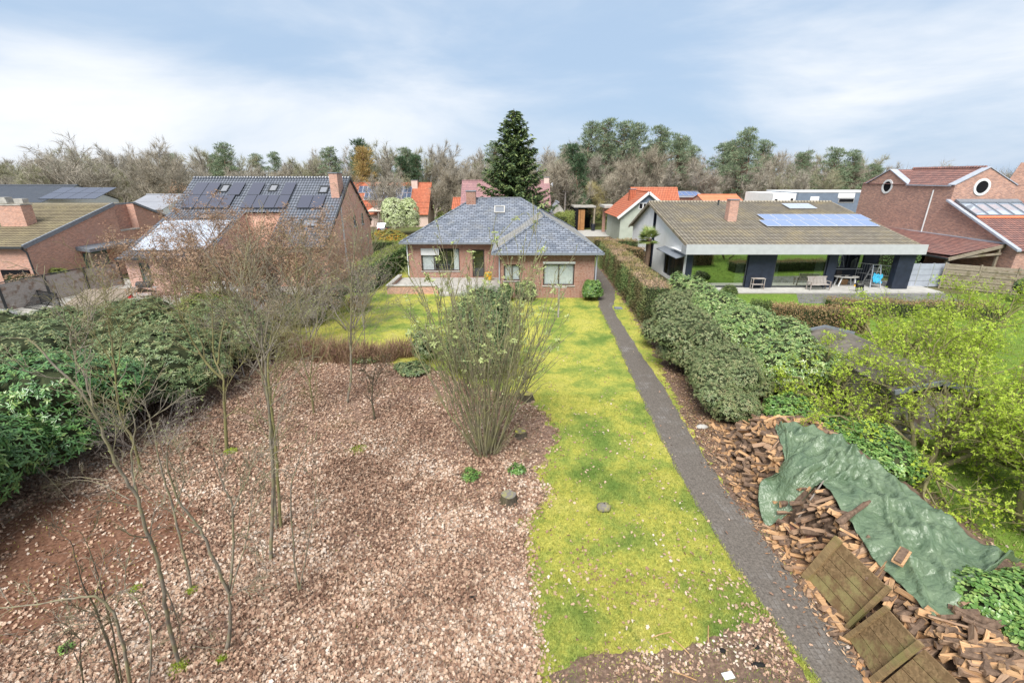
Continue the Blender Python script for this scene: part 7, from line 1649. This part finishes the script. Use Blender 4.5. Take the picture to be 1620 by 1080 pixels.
ov = [(math.cos(2 * math.pi * k / N_) * .98, math.sin(2 * math.pi * k / N_) * .55, .72) for k in range(N_)]; m.prism(ov, (0, 0, .04)); m.build('tabletop', 'pale concrete', t, local=True)
for x, y in ((-.65, -.25), (.65, -.25), (-.65, .25), (.65, .25)): m = MB(); m.bar((x * 1.05, y, 0), (x * .8, y, .72), .08); m.build('leg', 'white paint', t, local=True)
V, q_ = core_faces([((0, 0, 0), (.16, .12, .07)), ((.1, .04, .02), (.1, .1, .06))], 1.0); V[:, 2] = np.abs(V[:, 2])
for dx, lab in ((-.3, 'folded dark blue cloth on the left part of the oval garden table'), (.3, 'folded dark blue cloth on the right part of the oval garden table')):
    tag(link('folded_cloth', np_mesh('folded_cloth', V, [q_], ['navy paint'], smooth=True), None, (t.location.x + dx, 36.7, PZ + .76)), lab, 'cloth')
t2 = thing('garden_chair', 'dark slatted garden chair between the bench and the oval table', 'chair', (t.location.x - 1.15, 37.2, PZ), .9); chair_mesh(t2, 'brown frame')
t2 = thing('garden_chair', 'dark slatted garden chair behind the oval table', 'chair', (t.location.x + .3, 37.7, PZ), .1); chair_mesh(t2, 'brown frame')
m = MB(); m.box(t.location.x - .1, t.location.x + .45, 37.0, 37.35, PZ, PZ + .42); tag(m.build('cardboard_box', 'split wood', loc=(t.location.x, 37.2, PZ)), 'brown box standing under the oval garden table', 'box')
q = A(1378, 452, 36.4); t = thing('step_ladder', 'open aluminium platform ladder with a blue cloth over it', 'ladder', (q.x, 36.4, PZ), -.15)
for y0, y1, nm in ((-.55, -.05, 'front_frame'), (.62, .05, 'rear_frame')):
    m = MB()
    for s in (-1, 1): m.bar((s * .38, y0, 0), (s * .27, y1, 1.75), .06)
    k_ = 6 if y0 < 0 else 3
    for k in range(1, k_ + 1): f_ = k / (k_ + 1); w_ = .38 - .11 * f_; y_ = y0 + (y1 - y0) * f_; m.box(-w_, w_, y_ - .05, y_ + .05, 1.75 * f_ - .015, 1.75 * f_ + .015)
    m.build(nm, 'aluminium', t, local=True)
m = MB(); m.box(-.28, .28, -.08, .12, 1.752, 1.79); m.build('platform', 'aluminium', t, local=True)
V = []; nu = 14
for j in range(8):
    for i in range(nu): V.append((-.36 + .74 * i / (nu - 1) + .05 * math.sin(j * 1.3), -.36 - .12 * j / 7 + .04 * math.sin(i * 1.7 + j), 1.12 - .10 * j + .05 * math.sin(i * 1.1 + j * .8) - .10 * i / nu))
ix = np.arange(8 * nu).reshape(8, nu); qd = np.stack([ix[:-1, :-1], ix[:-1, 1:], ix[1:, 1:], ix[1:, :-1]], -1).reshape(-1, 4)
o = link('blue_cloth', np_mesh('blue_cloth', np.array(V), [qd], ['blue cloth'], smooth=True), None, (q.x, 36.4, PZ)); so = o.modifiers.new('thickness', 'SOLIDIFY'); so.thickness = .012; tag(o, 'bright blue cloth hanging on the platform ladder', 'cloth')
t = thing('wire_screen', 'folding wire mesh screen beside the right column of the white house', 'screen', (29.9, 37.3, PZ)); 
for a, b_ in (((29.1, 38.2), (30.0, 37.2)), ((30.0, 37.2), (30.7, 36.6))):
    a, b_ = Vector((*a, PZ)), Vector((*b_, PZ)); m = MB(); zt = Vector((0, 0, 1.6))
    for p, q2 in ((a, a + zt), (b_, b_ + zt), (a + zt, b_ + zt), (a + Vector((0, 0, .1)), b_ + Vector((0, 0, .1))), (a + zt * .5, b_ + zt * .5)): m.bar(p, q2, .04)
    for k in range(1, 8): m.bar(a.lerp(b_, k / 8) + Vector((0, 0, .1)), a.lerp(b_, k / 8) + zt, .012)
    m.build('panel', 'aluminium', t)
for px_, lab in ((1226, 'pale dining chair behind the right picture window, left one'), (1245, 'pale dining chair behind the right picture window, right one')):
    q = A(px_, 448, 37.2); t = thing('dining_chair', lab, 'chair', (q.x, 37.0, .115), .3); chair_mesh(t, 'pale concrete')
def dog():
    q = A(1358, 461, 34.7); b0 = (q.x, 34.7, PZ); me = bpy.data.meshes.new('dog')
    # joints (x forward to the left), radius
    J = {'hip': ((.26, 0, .44), .085), 'mid': ((0, 0, .42), .085), 'chest': ((-.22, 0, .43), .105), 'neck': ((-.33, 0, .54), .065), 'head': ((-.42, 0, .62), .07), 'muz': ((-.54, 0, .58), .035),
         't1': ((.36, 0, .50), .025), 't2': ((.48, .02, .60), .014), 'nose': ((-.585, 0, .575), .022),
         'earl': ((-.39, .06, .67), .025), 'earl2': ((-.39, .095, .60), .016), 'earr': ((-.39, -.06, .67), .025), 'earr2': ((-.39, -.095, .60), .016)}
    E = [('hip', 'mid'), ('mid', 'chest'), ('chest', 'neck'), ('neck', 'head'), ('head', 'muz'), ('muz', 'nose'), ('hip', 't1'), ('t1', 't2'), ('head', 'earl'), ('earl', 'earl2'), ('head', 'earr'), ('earr', 'earr2')]
    for s, n_ in ((-1, 'r'), (1, 'l')):
        off = .03 * s
        J.update({'fs' + n_: ((-.23, .09 * s, .34), .05), 'fk' + n_: ((-.22 + off, .085 * s, .18), .03), 'fp' + n_: ((-.22 + off, .085 * s, .035), .024), 'ft' + n_: ((-.27 + off, .085 * s, .022), .022),
                  'hs' + n_: ((.24, .09 * s, .34), .07), 'hk' + n_: ((.19 - off, .09 * s, .25), .042), 'hh' + n_: ((.31 - off, .09 * s, .15), .025), 'hp' + n_: ((.29 - off, .09 * s, .035), .023), 'ht' + n_: ((.24 - off, .09 * s, .022), .022)})
        E += [('chest', 'fs' + n_), ('fs' + n_, 'fk' + n_), ('fk' + n_, 'fp' + n_), ('fp' + n_, 'ft' + n_), ('hip', 'hs' + n_), ('hs' + n_, 'hk' + n_), ('hk' + n_, 'hh' + n_), ('hh' + n_, 'hp' + n_), ('hp' + n_, 'ht' + n_)]
    ks = list(J); me.from_pydata([J[k][0] for k in ks], [(ks.index(a), ks.index(b)) for a, b in E], []); me.materials.append(MATS['black fur'])
    o = link('dog', me, None, b0); sk_ = o.modifiers.new('skin', 'SKIN')
    sv_ = me.skin_vertices[0].data if me.skin_vertices else None
    if sv_ is None:
        me.attributes  # skin layer is created by the modifier below
        import bmesh
        bm = bmesh.new(); bm.from_mesh(me); ly = bm.verts.layers.skin.verify(); bm.verts.ensure_lookup_table()
        for v_, k in zip(bm.verts, ks): v_[ly].radius = (J[k][1],) * 2; v_[ly].use_root = (k == 'mid')
        bm.to_mesh(me); bm.free()
    else:
        for v_, k in zip(sv_, ks): v_.radius = (J[k][1],) * 2; v_.use_root = (k == 'mid')
    su_ = o.modifiers.new('smooth', 'SUBSURF'); su_.levels = 2; su_.render_levels = 2; o.rotation_euler = (0, 0, .2)
    tag(o, 'black dog standing on the white house patio', 'dog')
    m = MB(); m.tube([(q.x - .50, 34.58, PZ + .42), (q.x - .50, 34.60, PZ + .56)], [.06, .045], 8); tag(m.build('yellow_toy', 'yellow plastic', loc=(q.x - .5, 34.6, PZ)), 'yellow toy held by the black dog', 'toy')
dog()
f = thing('panel_fence', 'pale grey panel fence right of the white house column', 'fence', (33.5, 36.5, 0)); 
for i in range(3):
    for j in range(4): m = MB(); m.box(31.75 + i * 1.12, 32.83 + i * 1.12, 36.5, 36.56, .06 + j * .47, .51 + j * .47); m.build('panel', 'zinc', f)
for i in range(4): m = MB(); m.box(31.69 + i * 1.12, 31.745 + i * 1.12, 36.47, 36.6, 0, 1.98); m.build('post', 'aluminium', f)
f = thing('board_fence', 'weathered fence of wide overlapping horizontal boards on the far right', 'fence', (36, 34, 0))
fa, fb = Vector((34.6, 36.2, 0)), Vector((41.5, 31.6, 0)); fd = (fb - fa).normalized(); fn = Vector((fd.y, -fd.x, 0)); L_ = (fb - fa).length
for i in range(4):
    a = fa + fd * (L_ * i / 4); m = MB()
    for j in range(9): m.obox(a + fd * .07 + Vector((0, 0, .08 + j * .215)) + fn * (.04 * (j % 2)), fd * (L_ / 4 - .12), fn * .025, Vector((0, 0, .2)))
    m.build('board_panel', 'fence timber', f)
for i in range(5): a = fa + fd * (L_ * i / 4); m = MB(); m.obox(a - fd * .05 - fn * .02, fd * .1, fn * .11, Vector((0, 0, 2.08))); m.build('post', 'fence timber', f)
m_plain('felt', (.13, .115, .10), .9, .15, 0, .4, 3)
t = thing('garden_shed', 'low garden shed with a dark felt roof half hidden by fresh green leaves', 'shed', (13.7, 16.4, 0)); m = MB()
m.box(12.75, 14.9, 13.6, 18.9, 0, 1.75); m.build('wall', 'grey timber', t); m = MB(); 
for k in range(9): m.obox((12.5, 13.4 + k * .64, 1.85 + (.012 * (k % 2))), (1.4, 0, .32), (0, .66, 0), (0, 0, .04)); m.obox((13.9, 13.4 + k * .64, 2.17 + (.012 * (k % 2))), (1.3, 0, -.3), (0, .66, 0), (0, 0, .04))
m.build('felt_roof', 'felt', t); m = MB(); m.bar((12.45, 19.2, 1.9), (13.9, 19.2, 2.24), .06, .16); m.bar((13.9, 19.2, 2.24), (15.25, 19.2, 1.93), .06, .16); m.build('bargeboard', 'lead', t); m = MB(); m.bar((12.45, 13.36, 1.9), (13.9, 13.36, 2.24), .06, .16); m.bar((13.9, 13.36, 2.24), (15.25, 13.36, 1.93), .06, .16); m.build('bargeboard', 'lead', t)

for nm, a, b_, f_ in (('cut moss', (.17, .14, .10), (.42, .40, .05), .75), ('cut grey', (.17, .155, .145), (.40, .38, .05), .35)):
    t = NT(nm); p_ = t.obj(); c_ = t.mix(t.math('MULTIPLY', t.step(t.noise(p_, 6, 5, .7), .42, .55), f_), a, b_); t.bump(t.noise(p_, 30, 4), .5, .01); t.done(c_, .9, .2)
m_plain('rock', (.19, .185, .175), .9, .2, 0, .3, 9)
t = NT('weathered brick'); c_ = t.ramp(t.noise(t.pos(), 9, 4, .6), [(.35, (.24, .11, .075)), (.55, (.36, .20, .15)), (.7, (.30, .25, .22))]); t.bump(t.noise(t.pos(), 40, 4), .4, .004); t.done(c_, .9, .2)
# ================================================================ FIREWOOD
def ss(t): t = np.clip(t, 0, 1); return t * t * (3 - 2 * t)
def pile(x, y): return 1.3 * ss((x - 6.5 - .75 * ss((y - 11.2) / 3.3)) / 1.25) * ss((14.9 - y) / 2.3) * (1 - .5 * ss((x - 9.8) / 1.2))
def onpile(px, py, dz=.0):
    lo, hi = 0.0, 2.0
    for _ in range(40):
        z = (lo + hi) / 2; g = G(px, py, z)
        if pile(g.x, g.y) + dz > z: lo = z
        else: hi = z
    return G(px, py, lo)
def log_mesh(i, weather):
    rr = random.Random(100 + i); L = rr.uniform(.34, .62); r = rr.uniform(.038, .088); kind = (0, 1, 2, 0, 1, 2, 3)[i % 7]; m = MB()
    if kind == 0: prof = [(0, -r * .5, 0), (r * math.cos(.5), r * .7, 1), (r * .2, r * 1.0, 1), (-r * math.cos(.5), r * .7, 0)]
    elif kind == 1: prof = [(-r, -r * .35, 0), (r, -r * .4, 1), (r * .75, r * .35, 1), (0, r * .62, 1), (-r * .8, r * .3, 0)]
    elif kind == 2: prof = [(-r * .8, -r * .6, 0), (r * .85, -r * .5, 0), (r * .1, r * .9, 0)]
    else: prof = [(r * math.cos(2 * math.pi * k / 8) * .8, r * math.sin(2 * math.pi * k / 8) * .8, 1) for k in range(8)]
    n = len(prof); S = 5; rings = []
    for s in range(S + 1):
        x = -L / 2 + L * s / S; sc = 1 + rr.uniform(-.09, .09); oy, oz = rr.uniform(-.006, .006), rr.uniform(-.006, .006); rings.append([(x + rr.uniform(-.008, .008) * (s in (0, S)), a * sc + oy, b_ * sc + oz) for a, b_, _ in prof])
    for s in range(S):
        for k in range(n): m.poly([rings[s][k], rings[s][(k + 1) % n], rings[s + 1][(k + 1) % n], rings[s + 1][k]][::-1], prof[k][2])
    m.poly(rings[0], 0); m.poly(rings[-1][::-1], 0)
    o = m.build('log', ['weathered split wood' if weather else 'split wood', 'log bark']); me = o.data; bpy.data.objects.remove(o); return me
LOGS = [log_mesh(i, i % 5 in (1, 3)) for i in range(21)]
FR = [(1226, 676), (1236, 705), (1240, 741), (1201, 769), (1211, 829), (1251, 809), (1290, 770), (1302, 769), (1343, 825), (1375, 877), (1430, 929), (1486, 980), (1534, 947), (1546, 912)]
BK = [(1240, 668), (1262, 672), (1291, 678), (1325, 695), (1345, 705), (1359, 716), (1385, 735), (1410, 752), (1440, 773), (1470, 797), (1510, 828), (1558, 865), (1590, 876), (1620, 884)]
FZ = {3: .62, 4: .12, 5: .45}
frp = [G(*p, FZ[k]) if k in FZ else onpile(*p, .07) for k, p in enumerate(FR)]; bkp = [onpile(*p, .09) for p in BK]
TP = [(p.x, p.y) for p in frp + bkp[::-1]]
PANELS = [[(1272, 908, .1), (1322, 850, 1.2), (1408, 932, 1.2), (1345, 992, .1)], [(1340, 1006, .1), (1402, 960, 1.15), (1457, 1020, 1.15), (1386, 1076, .1)], [(1392, 1084, .1), (1462, 1026, 1.15), (1560, 1120, 1.15), (1480, 1180, .1)]]
PP = [[(G(*q).x, G(*q).y) for q in c_] for c_ in PANELS]
tarped = lambda x, y: bool(inside(TP, np.array([x]), np.array([y]))[0])
BRK = [(G(*q).x + .1, G(*q).y) for q in ((1233, 838), (1251, 852), (1273, 868), (1287, 884))]
def boarded(x, y): return any(math.hypot(x - bx, y - by) < .15 for bx, by in BRK) or any(bool(inside(c_, np.array([x - .12]), np.array([y]))[0]) or bool(inside(c_, np.array([x + .05]), np.array([y]))[0]) for c_ in PP)
# the buried body of the pile: logs nobody can count, one object
bv, bf, bm_, base = [], [], [], 0
def add_log(me, M):
    global base
    co = np.zeros(len(me.vertices) * 3); me.vertices.foreach_get('co', co); co = co.reshape(-1, 3) @ np.array(M.to_3x3()).T + np.array(M.translation)
    bv.append(co)
    for p in me.polygons: bf.append([v + base for v in p.vertices]); bm_.append({'weathered split wood': 0, 'split wood': 1, 'log bark': 2}[me.materials[p.material_index].name])
    base += len(co)
from mathutils import Euler
for k in range(1000):
    y = random.uniform(4.3, 14.8); x = 6.5 + .75 * float(ss((y - 11.2) / 3.3)) + 2.9 * random.random() ** 1.4; z = pile(x, y) - random.uniform(.02, .2)
    if tarped(x, y): z -= .16
    if boarded(x, y): z -= .35
    if z < .03: z = .04
    add_log(random.choice(LOGS), Matrix.Translation((x, y, z)) @ Euler((random.uniform(0, 6.28), random.uniform(-.3, .3), random.gauss(0, .5) if y < 10.5 else random.uniform(0, 6.28))).to_matrix().to_4x4())
g = 40; gx_ = np.linspace(6.5, 11, g); gy = np.linspace(4, 15, g); XX, YY = np.meshgrid(gx_, gy); ZZ = np.maximum(pile(XX, YY) - .16 - .35 * np.vectorize(lambda x, y: 1.0 * boarded(x, y))(XX, YY), -.02)
i0 = base; bv.append(np.stack([XX, YY, ZZ], -1).reshape(-1, 3))
for j in range(g - 1):
    for i in range(g - 1): bf.append([i0 + j * g + i, i0 + j * g + i + 1, i0 + (j + 1) * g + i + 1, i0 + (j + 1) * g + i]); bm_.append(2)
me = bpy.data.meshes.new('firewood'); me.from_pydata(np.concatenate(bv).tolist(), [], bf)
for mm in ('weathered split wood', 'split wood', 'log bark'): me.materials.append(MATS[mm])
me.polygons.foreach_set('material_index', bm_); o = link('firewood', me); tag(o, 'body of the long heap of split firewood under the tarp', 'firewood', kind='stuff')
ZONES = [(105, [(1128, 690), (1185, 668), (1238, 680), (1240, 740), (1200, 790), (1165, 775), (1140, 730)], 'split log in the loose heap at the far end of the firewood, beside the tarp', 'loose logs at the far end of the firewood', 3.0),
         (85, [(1235, 845), (1300, 775), (1345, 825), (1420, 930), (1400, 940), (1320, 850), (1270, 880)], 'split log stacked between the tarp and the first board panel', 'logs between the tarp and the first board panel', .45),
         (85, [(1410, 925), (1440, 930), (1490, 982), (1530, 950), (1600, 1010), (1620, 1080), (1480, 1080), (1420, 990), (1395, 955)], 'split log below the tarp beside the lower board panels', 'logs beside the lower board panels', .5)]
for n, poly, lab, grp, sp in ZONES:
    xs, ys = [p[0] for p in poly], [p[1] for p in poly]; k = 0
    while k < n:
        px_, py_ = random.uniform(min(xs), max(xs)), random.uniform(min(ys), max(ys))
        if not inside(poly, np.array([px_]), np.array([py_]))[0]: continue
        p = onpile(px_, py_, .04)
        if tarped(p.x, p.y) or boarded(p.x, p.y): k += 1; continue
        o = bpy.data.objects.new('firewood_log', random.choice(LOGS)); COL.objects.link(o)
        o.location = (p.x, p.y, max(p.z, .06)); o.rotation_euler = (random.uniform(0, 6.28), random.gauss(0, .25) - .15, random.gauss(0, sp)); tag(o, lab, 'log', grp); k += 1
# tarp: front and back edge traced, laid over the heap
def cr(P, t):
    n = len(P) - 1; i = min(int(t * n), n - 1); u = t * n - i; a, b_, c, d = P[max(i - 1, 0)], P[i], P[i + 1], P[min(i + 2, n)]
    return .5 * ((2 * b_) + (c - a) * u + (2 * a - 5 * b_ + 4 * c - d) * u * u + (-a + 3 * b_ - 3 * c + d) * u ** 3)
fr = [np.array(p) for p in frp]; bk = [np.array(p) for p in bkp]
NU, NV = 230, 64; V = np.zeros((NU, NV, 3)); rg = random.Random(5)
folds = [(rg.uniform(0, 1), rg.uniform(.010, .026), rg.uniform(-1.1, 1.1), rg.uniform(.05, .12), rg.uniform(0, .55), rg.uniform(.45, 1.2), 0) for _ in range(34)] + [(rg.uniform(0, 1), rg.uniform(.002, .007), rg.uniform(-1.5, 1.5), rg.uniform(.012, .04), rg.uniform(0, .7), rg.uniform(.3, 1.2), 1) for _ in range(110)]
for i in range(NU):
    u = i / (NU - 1); a, b_ = cr(fr, u), cr(bk, u)
    for j in range(NV):
        v = j / (NV - 1); p = a + (b_ - a) * v; hgt = pile(p[0], p[1]) + .07
        e = min(v, 1 - v) * 4; z = max(hgt, a[2] * (1 - v) + b_[2] * v) if e > 1 else (a[2] * (1 - v) + b_[2] * v) * (1 - max(e, 0)) + max(hgt, a[2] * (1 - v) + b_[2] * v) * max(e, 0)
        f_ = 0
        for c, w_, sl_, am, v0, v1, sharp in folds:
            d_ = (u - c - sl_ * (v - .5) * .4) / w_
            if abs(d_) < 3: f_ += am * (math.exp(-abs(d_) * 1.5) if sharp else math.exp(-d_ * d_)) * (1 if v0 <= v <= v1 else math.exp(-((min(abs(v - v0), abs(v - v1))) / .12) ** 2))
        for vc, sl2, ua, ub, am2 in ((.42, .28, .12, .55, .13), (.62, -.2, .3, .8, .11), (.78, .15, .2, .95, .09), (.3, -.25, .55, .95, .08)):
            if ua < u < ub: f_ += am2 * math.exp(-((v - vc - sl2 * math.sin(u * 6)) / .045) ** 2) * min(1, (u - ua) * 12, (ub - u) * 12)
        f_ += .012 * math.sin(p[0] * 13 + p[1] * 5 + 2 * math.sin(p[1] * 4)) + .010 * math.sin(p[1] * 21 - p[0] * 9) + .05 * math.sin(v * 9 + u * 4) * math.sin(v * math.pi)
        V[i, j] = (p[0], p[1], z + max(f_ - .06 * math.sin(v * math.pi), -.05))
V += RNG.normal(size=V.shape) * .0022
ix = np.arange(NU * NV).reshape(NU, NV); qd = np.stack([ix[:-1, :-1], ix[1:, :-1], ix[1:, 1:], ix[:-1, 1:]], -1).reshape(-1, 4)
t = NT('tarp'); n1 = t.noise(t.pos(), 1.6, 4); n2 = t.noise(t.pos(), 9.0, 5, .7)
cc = t.ramp(n1, [(.35, (.082, .13, .072)), (.65, (.132, .185, .108))]); cc = t.mix(t.math('MULTIPLY', t.step(n2, .62, .75), .5), cc, (.24, .28, .22)); v_ = t.n('ShaderNodeTexVoronoi', {'Vector': t.mapv(t.pos(), (1, 1.7, 1), (0, 0, 0), (0, 0, .6)), 'Scale': 3.4}, feature='DISTANCE_TO_EDGE').outputs[0]; w_ = t.n('ShaderNodeTexVoronoi', {'Vector': t.mapv(t.pos(), (1.6, 1, 1), (0, 0, 0), (0, 0, -.4)), 'Scale': 7.5}, feature='DISTANCE_TO_EDGE').outputs[0]; t.bump(t.math('ADD', t.math('MULTIPLY', n2, .25), t.math('ADD', v_, t.math('MULTIPLY', w_, .6))), 0.55, .08); t.done(cc, .40, .6)
o = link('tarp', np_mesh('tarp', V.reshape(-1, 3), [qd], ['tarp'], smooth=True)); so = o.modifiers.new('thickness', 'SOLIDIFY'); so.thickness = .006; so.offset = 1
tag(o, 'crumpled green tarp thrown over the firewood heap', 'tarp')
# two bits of wood lying on the tarp and a stick
p, q = onpile(1326, 828, .2), onpile(1370, 796, .3); m = MB(); m.tube([p, p.lerp(q, .3) + Vector((0, 0, .03)), p.lerp(q, .6), q], [.085, .075, .05, .055], 9); m.tube([q - Vector((0, 0, .01)), q + Vector((.1, .02, .06))], [.05, .025], 7)
tag(m.build('branch_log', ['log bark'], loc=tuple(p), smooth=True), 'thick bark covered branch stub lying on the edge of the tarp', 'log')
p, q = onpile(1418, 892, .15), onpile(1435, 866, .18); d_ = (q - p).normalized(); s_ = d_.cross(Vector((0, 0, 1))).normalized(); m = MB(); m.obox(p - s_ * .09, s_ * .19, d_ * .42, Vector((0, 0, .05)), 0); m.obox(p - s_ * .06 + Vector((0, 0, .052)), s_ * .12, d_ * .40, Vector((0, 0, .03)), 1)
tag(m.build('bark_slab', ['split wood', 'log bark'], loc=tuple(p)), 'flat slab of barky wood lying on the middle of the tarp', 'log')
p, q = onpile(1257, 828, .1), onpile(1303, 760, .22); m = MB(); m.tube([p, p.lerp(q, .5) + Vector((0, 0, .03)), q], [.018, .02, .016], 6); tag(m.build('stick', 'grey twig', loc=tuple(p)), 'straight bare stick propped across the tarp flap', 'stick')
# board panels leaning on the front of the heap
def panel(name, label, c, planks, batt, thick=.035):
    t = thing(name, label, 'board panel', tuple(c[0])); c = [Vector(x) for x in c]; nn = (c[3] - c[0]).cross(c[1] - c[0]).normalized()
    if nn.x > 0: nn = -nn
    for k in range(planks):
        m = MB(); a, b_ = c[0].lerp(c[1], k / planks + .007), c[3].lerp(c[2], k / planks + .007); e, f_ = c[0].lerp(c[1], (k + 1) / planks - .007), c[3].lerp(c[2], (k + 1) / planks - .007)
        m.prism([a, b_, f_, e], -nn * thick); m.build('plank', 'panel timber', t)
    for u0, u1 in batt:
        m = MB(); a, b_ = c[0].lerp(c[3], u0), c[0].lerp(c[3], u1); e, f_ = c[1].lerp(c[2], u0), c[1].lerp(c[2], u1); ov = (e - a).normalized() * .05
        m.prism([a - ov + nn * .003, b_ - ov + nn * .003, f_ + ov + nn * .003, e + ov + nn * .003], nn * .06); m.build('batten', 'batten timber', t)
panel('pallet_board', 'upper mossy board panel leaning on the firewood with a wide batten at its far end', [G(*q) for q in PANELS[0]], 5, [(0, .13), (.955, 1.02)])
panel('pallet_board', 'middle board panel leaning on the firewood, below the mossy one', [G(*q) for q in PANELS[1]], 4, [(0, .10), (.93, 1.06)])
panel('pallet_board', 'lowest board panel, cut off by the bottom edge of the picture', [G(*q) for q in PANELS[2]], 4, [(.94, 1.02)])
m = MB(); p, q = G(1278, 918, .04), G(1338, 1000, .04); m.bar(p + Vector((-.06, 0, .03)), q + Vector((-.06, 0, .03)), .12, .07); tag(m.build('long_board', 'split wood', loc=tuple(p)), 'long pale broken board on the ground in front of the upper panel', 'board')
for (px_, py_), n, lab in (((1233, 838), 3, 'low stack of bricks beside the tarp tip'), ((1251, 852), 6, 'stack of bricks second from the tarp tip'), ((1273, 868), 7, 'tall stack of bricks near the upper board panel'), ((1287, 884), 4, 'short stack of bricks touching the upper board panel')):
    g0 = G(px_, py_); t = thing('brick_stack', lab, 'bricks', (g0.x + .05, g0.y, 0), .35)
    for k in range(n):
        m = MB(); j_ = random.uniform(-.012, .012); m.box(-.12 + j_, .12 + j_, -.10, .10 + j_, k * .066 + .016, k * .066 + .078); m.build('brick', 'weathered brick', t, local=True)

# ================================================================ SMALL THINGS IN THE GARDEN
def lump(name, label, cat, loc, r, mat, seed, top=None, flat=1.0):
    rg_ = np.random.default_rng(seed); V, q = core_faces([((0, 0, r[2] * .45), r)], 1.0); V = V * (1 + rg_.normal(size=V.shape) * .04); o = link(name, np_mesh(name, V, [q], [mat], smooth=False), None, loc); return tag(o, label, cat)
def stump(px_, py_, r, hh, label, mossy):
    g0 = G(px_, py_); t = thing('tree_stump', label, 'stump', tuple(g0)); m = MB(); N_ = 16; rg_ = random.Random(px_)
    w_ = [rg_.uniform(.85, 1.15) for _ in range(N_)]; ring = lambda z, s: [(math.cos(2 * math.pi * k / N_) * r * w_[k] * s, math.sin(2 * math.pi * k / N_) * r * w_[k] * s, z) for k in range(N_)]
    R = [ring(-.02, 1.35), ring(hh * .25, 1.1), ring(hh * .7, 1.0), ring(hh, .94)]
    for a, b_ in zip(R, R[1:]):
        for k in range(N_): m.poly([a[k], a[(k + 1) % N_], b_[(k + 1) % N_], b_[k]])
    m.build('trunk', 'dark bark', t, local=True); m = MB(); m.poly(ring(hh + .004, .94)); m.build('cut_face', 'cut moss' if mossy else 'cut grey', t, local=True)
stump(805, 794, .21, .26, 'dark rotten stump with a yellow moss spot below the hazel', False); stump(833, 632, .26, .3, 'stump with a yellow mossy top at the lawn edge behind the hazel', True); stump(823, 690, .2, .22, 'mossy stump hidden in plants right of the hazel', True)
g0 = G(955, 806); lump('rock', 'grey stone with a mossy side lying alone on the lawn', 'stone', tuple(g0), (.19, .15, .15), 'cut grey', 3)
g0 = G(1110, 677); lump('pale_stone', 'pale block of stone lying right of the path by the rhododendrons', 'stone', tuple(g0), (.22, .11, .10), 'pale concrete', 4)
g0 = G(748, 946); lump('dark_bark_piece', 'black piece of bark lying in the middle of the leaf litter', 'bark', tuple(g0), (.12, .06, .035), 'rubber', 5)
for px_, py_, lab in ((1143, 1030, 'upright black charred piece on the bare earth patch'), (1200, 1052, 'flat charred board on the bare earth patch'), (1196, 1024, 'small black charred lump right of the upright one')):
    g0 = G(px_, py_); lump('charred_wood', lab, 'charred wood', tuple(g0), (.14 if 'board' in lab else .06, .05, .04), 'rubber', px_)
m = MB(); g0 = G(1154, 1072); m.obox(g0 + Vector((-.11, -.06, .03)), (.2, .04, 0), (-.02, .12, 0), (0, 0, .015)); tag(m.build('white_tile', 'white paint', loc=tuple(g0)), 'small white tile lying on the bare earth patch at the bottom', 'tile')
for k, (px_, py_) in enumerate(((1030, 1010), (1090, 1035), (1120, 1020), (1060, 1062))):
    g0 = G(px_, py_); a = (.3, 2.2, 1.2, -.4)[k]; m = MB(); m.tube([g0 + Vector((0, 0, .03)), g0 + Vector((math.cos(a) * .2, math.sin(a) * .2, .05)), g0 + Vector((math.cos(a) * .45, math.sin(a) * .42, .03))], .010, 5)
    tag(m.build('dry_stalk', 'split wood', loc=tuple(g0)), ('pale dry stalk at the tip of the lawn', 'pale dry stalk left of the charred piece', 'pale dry stalk above the charred piece', 'pale dry stalk at the bottom of the bare earth')[k], 'stalk')
m = MB(); g0 = G(978, 488); m.box(g0.x - .26, g0.x + .26, g0.y - .24, g0.y + .24, .0, .06); m.box(g0.x - .22, g0.x + .22, g0.y - .2, g0.y + .2, .063, .075); tag(m.build('drain_cover', 'lead', loc=tuple(g0)), 'grey drain cover in the grass strip right of the path', 'drain cover')
g0 = G(883, 502); t = thing('washing_line_post', 'weathered wooden washing line post shaped like a T on the lawn', 'post', tuple(g0)); zt = A(883, 453, g0.y).z
m = MB(); m.box(g0.x - .05, g0.x + .05, g0.y - .05, g0.y + .05, 0, zt); m.build('post', 'grey timber', t); m = MB(); m.bar((g0.x - .55, g0.y - .06, zt - .04), (g0.x + .45, g0.y - .06, zt - .04), .07, .09); m.build('crossbar', 'grey timber', t)
for k in range(3): m = MB(); x = g0.x - .4 + k * .35; m.tube([(x, g0.y - .06, zt + .005), (x, g0.y - .06, zt + .07)], .012, 6); m.build('hook', 'aluminium', t)
# slim stake near the lawn edge
m = MB(); g0 = G(576, 520); m.tube([g0, g0 + Vector((0, 0, 1.5))], .035, 6); tag(m.build('garden_stake', 'grey timber', loc=tuple(g0)), 'slim wooden stake at the left edge of the lawn', 'stake')
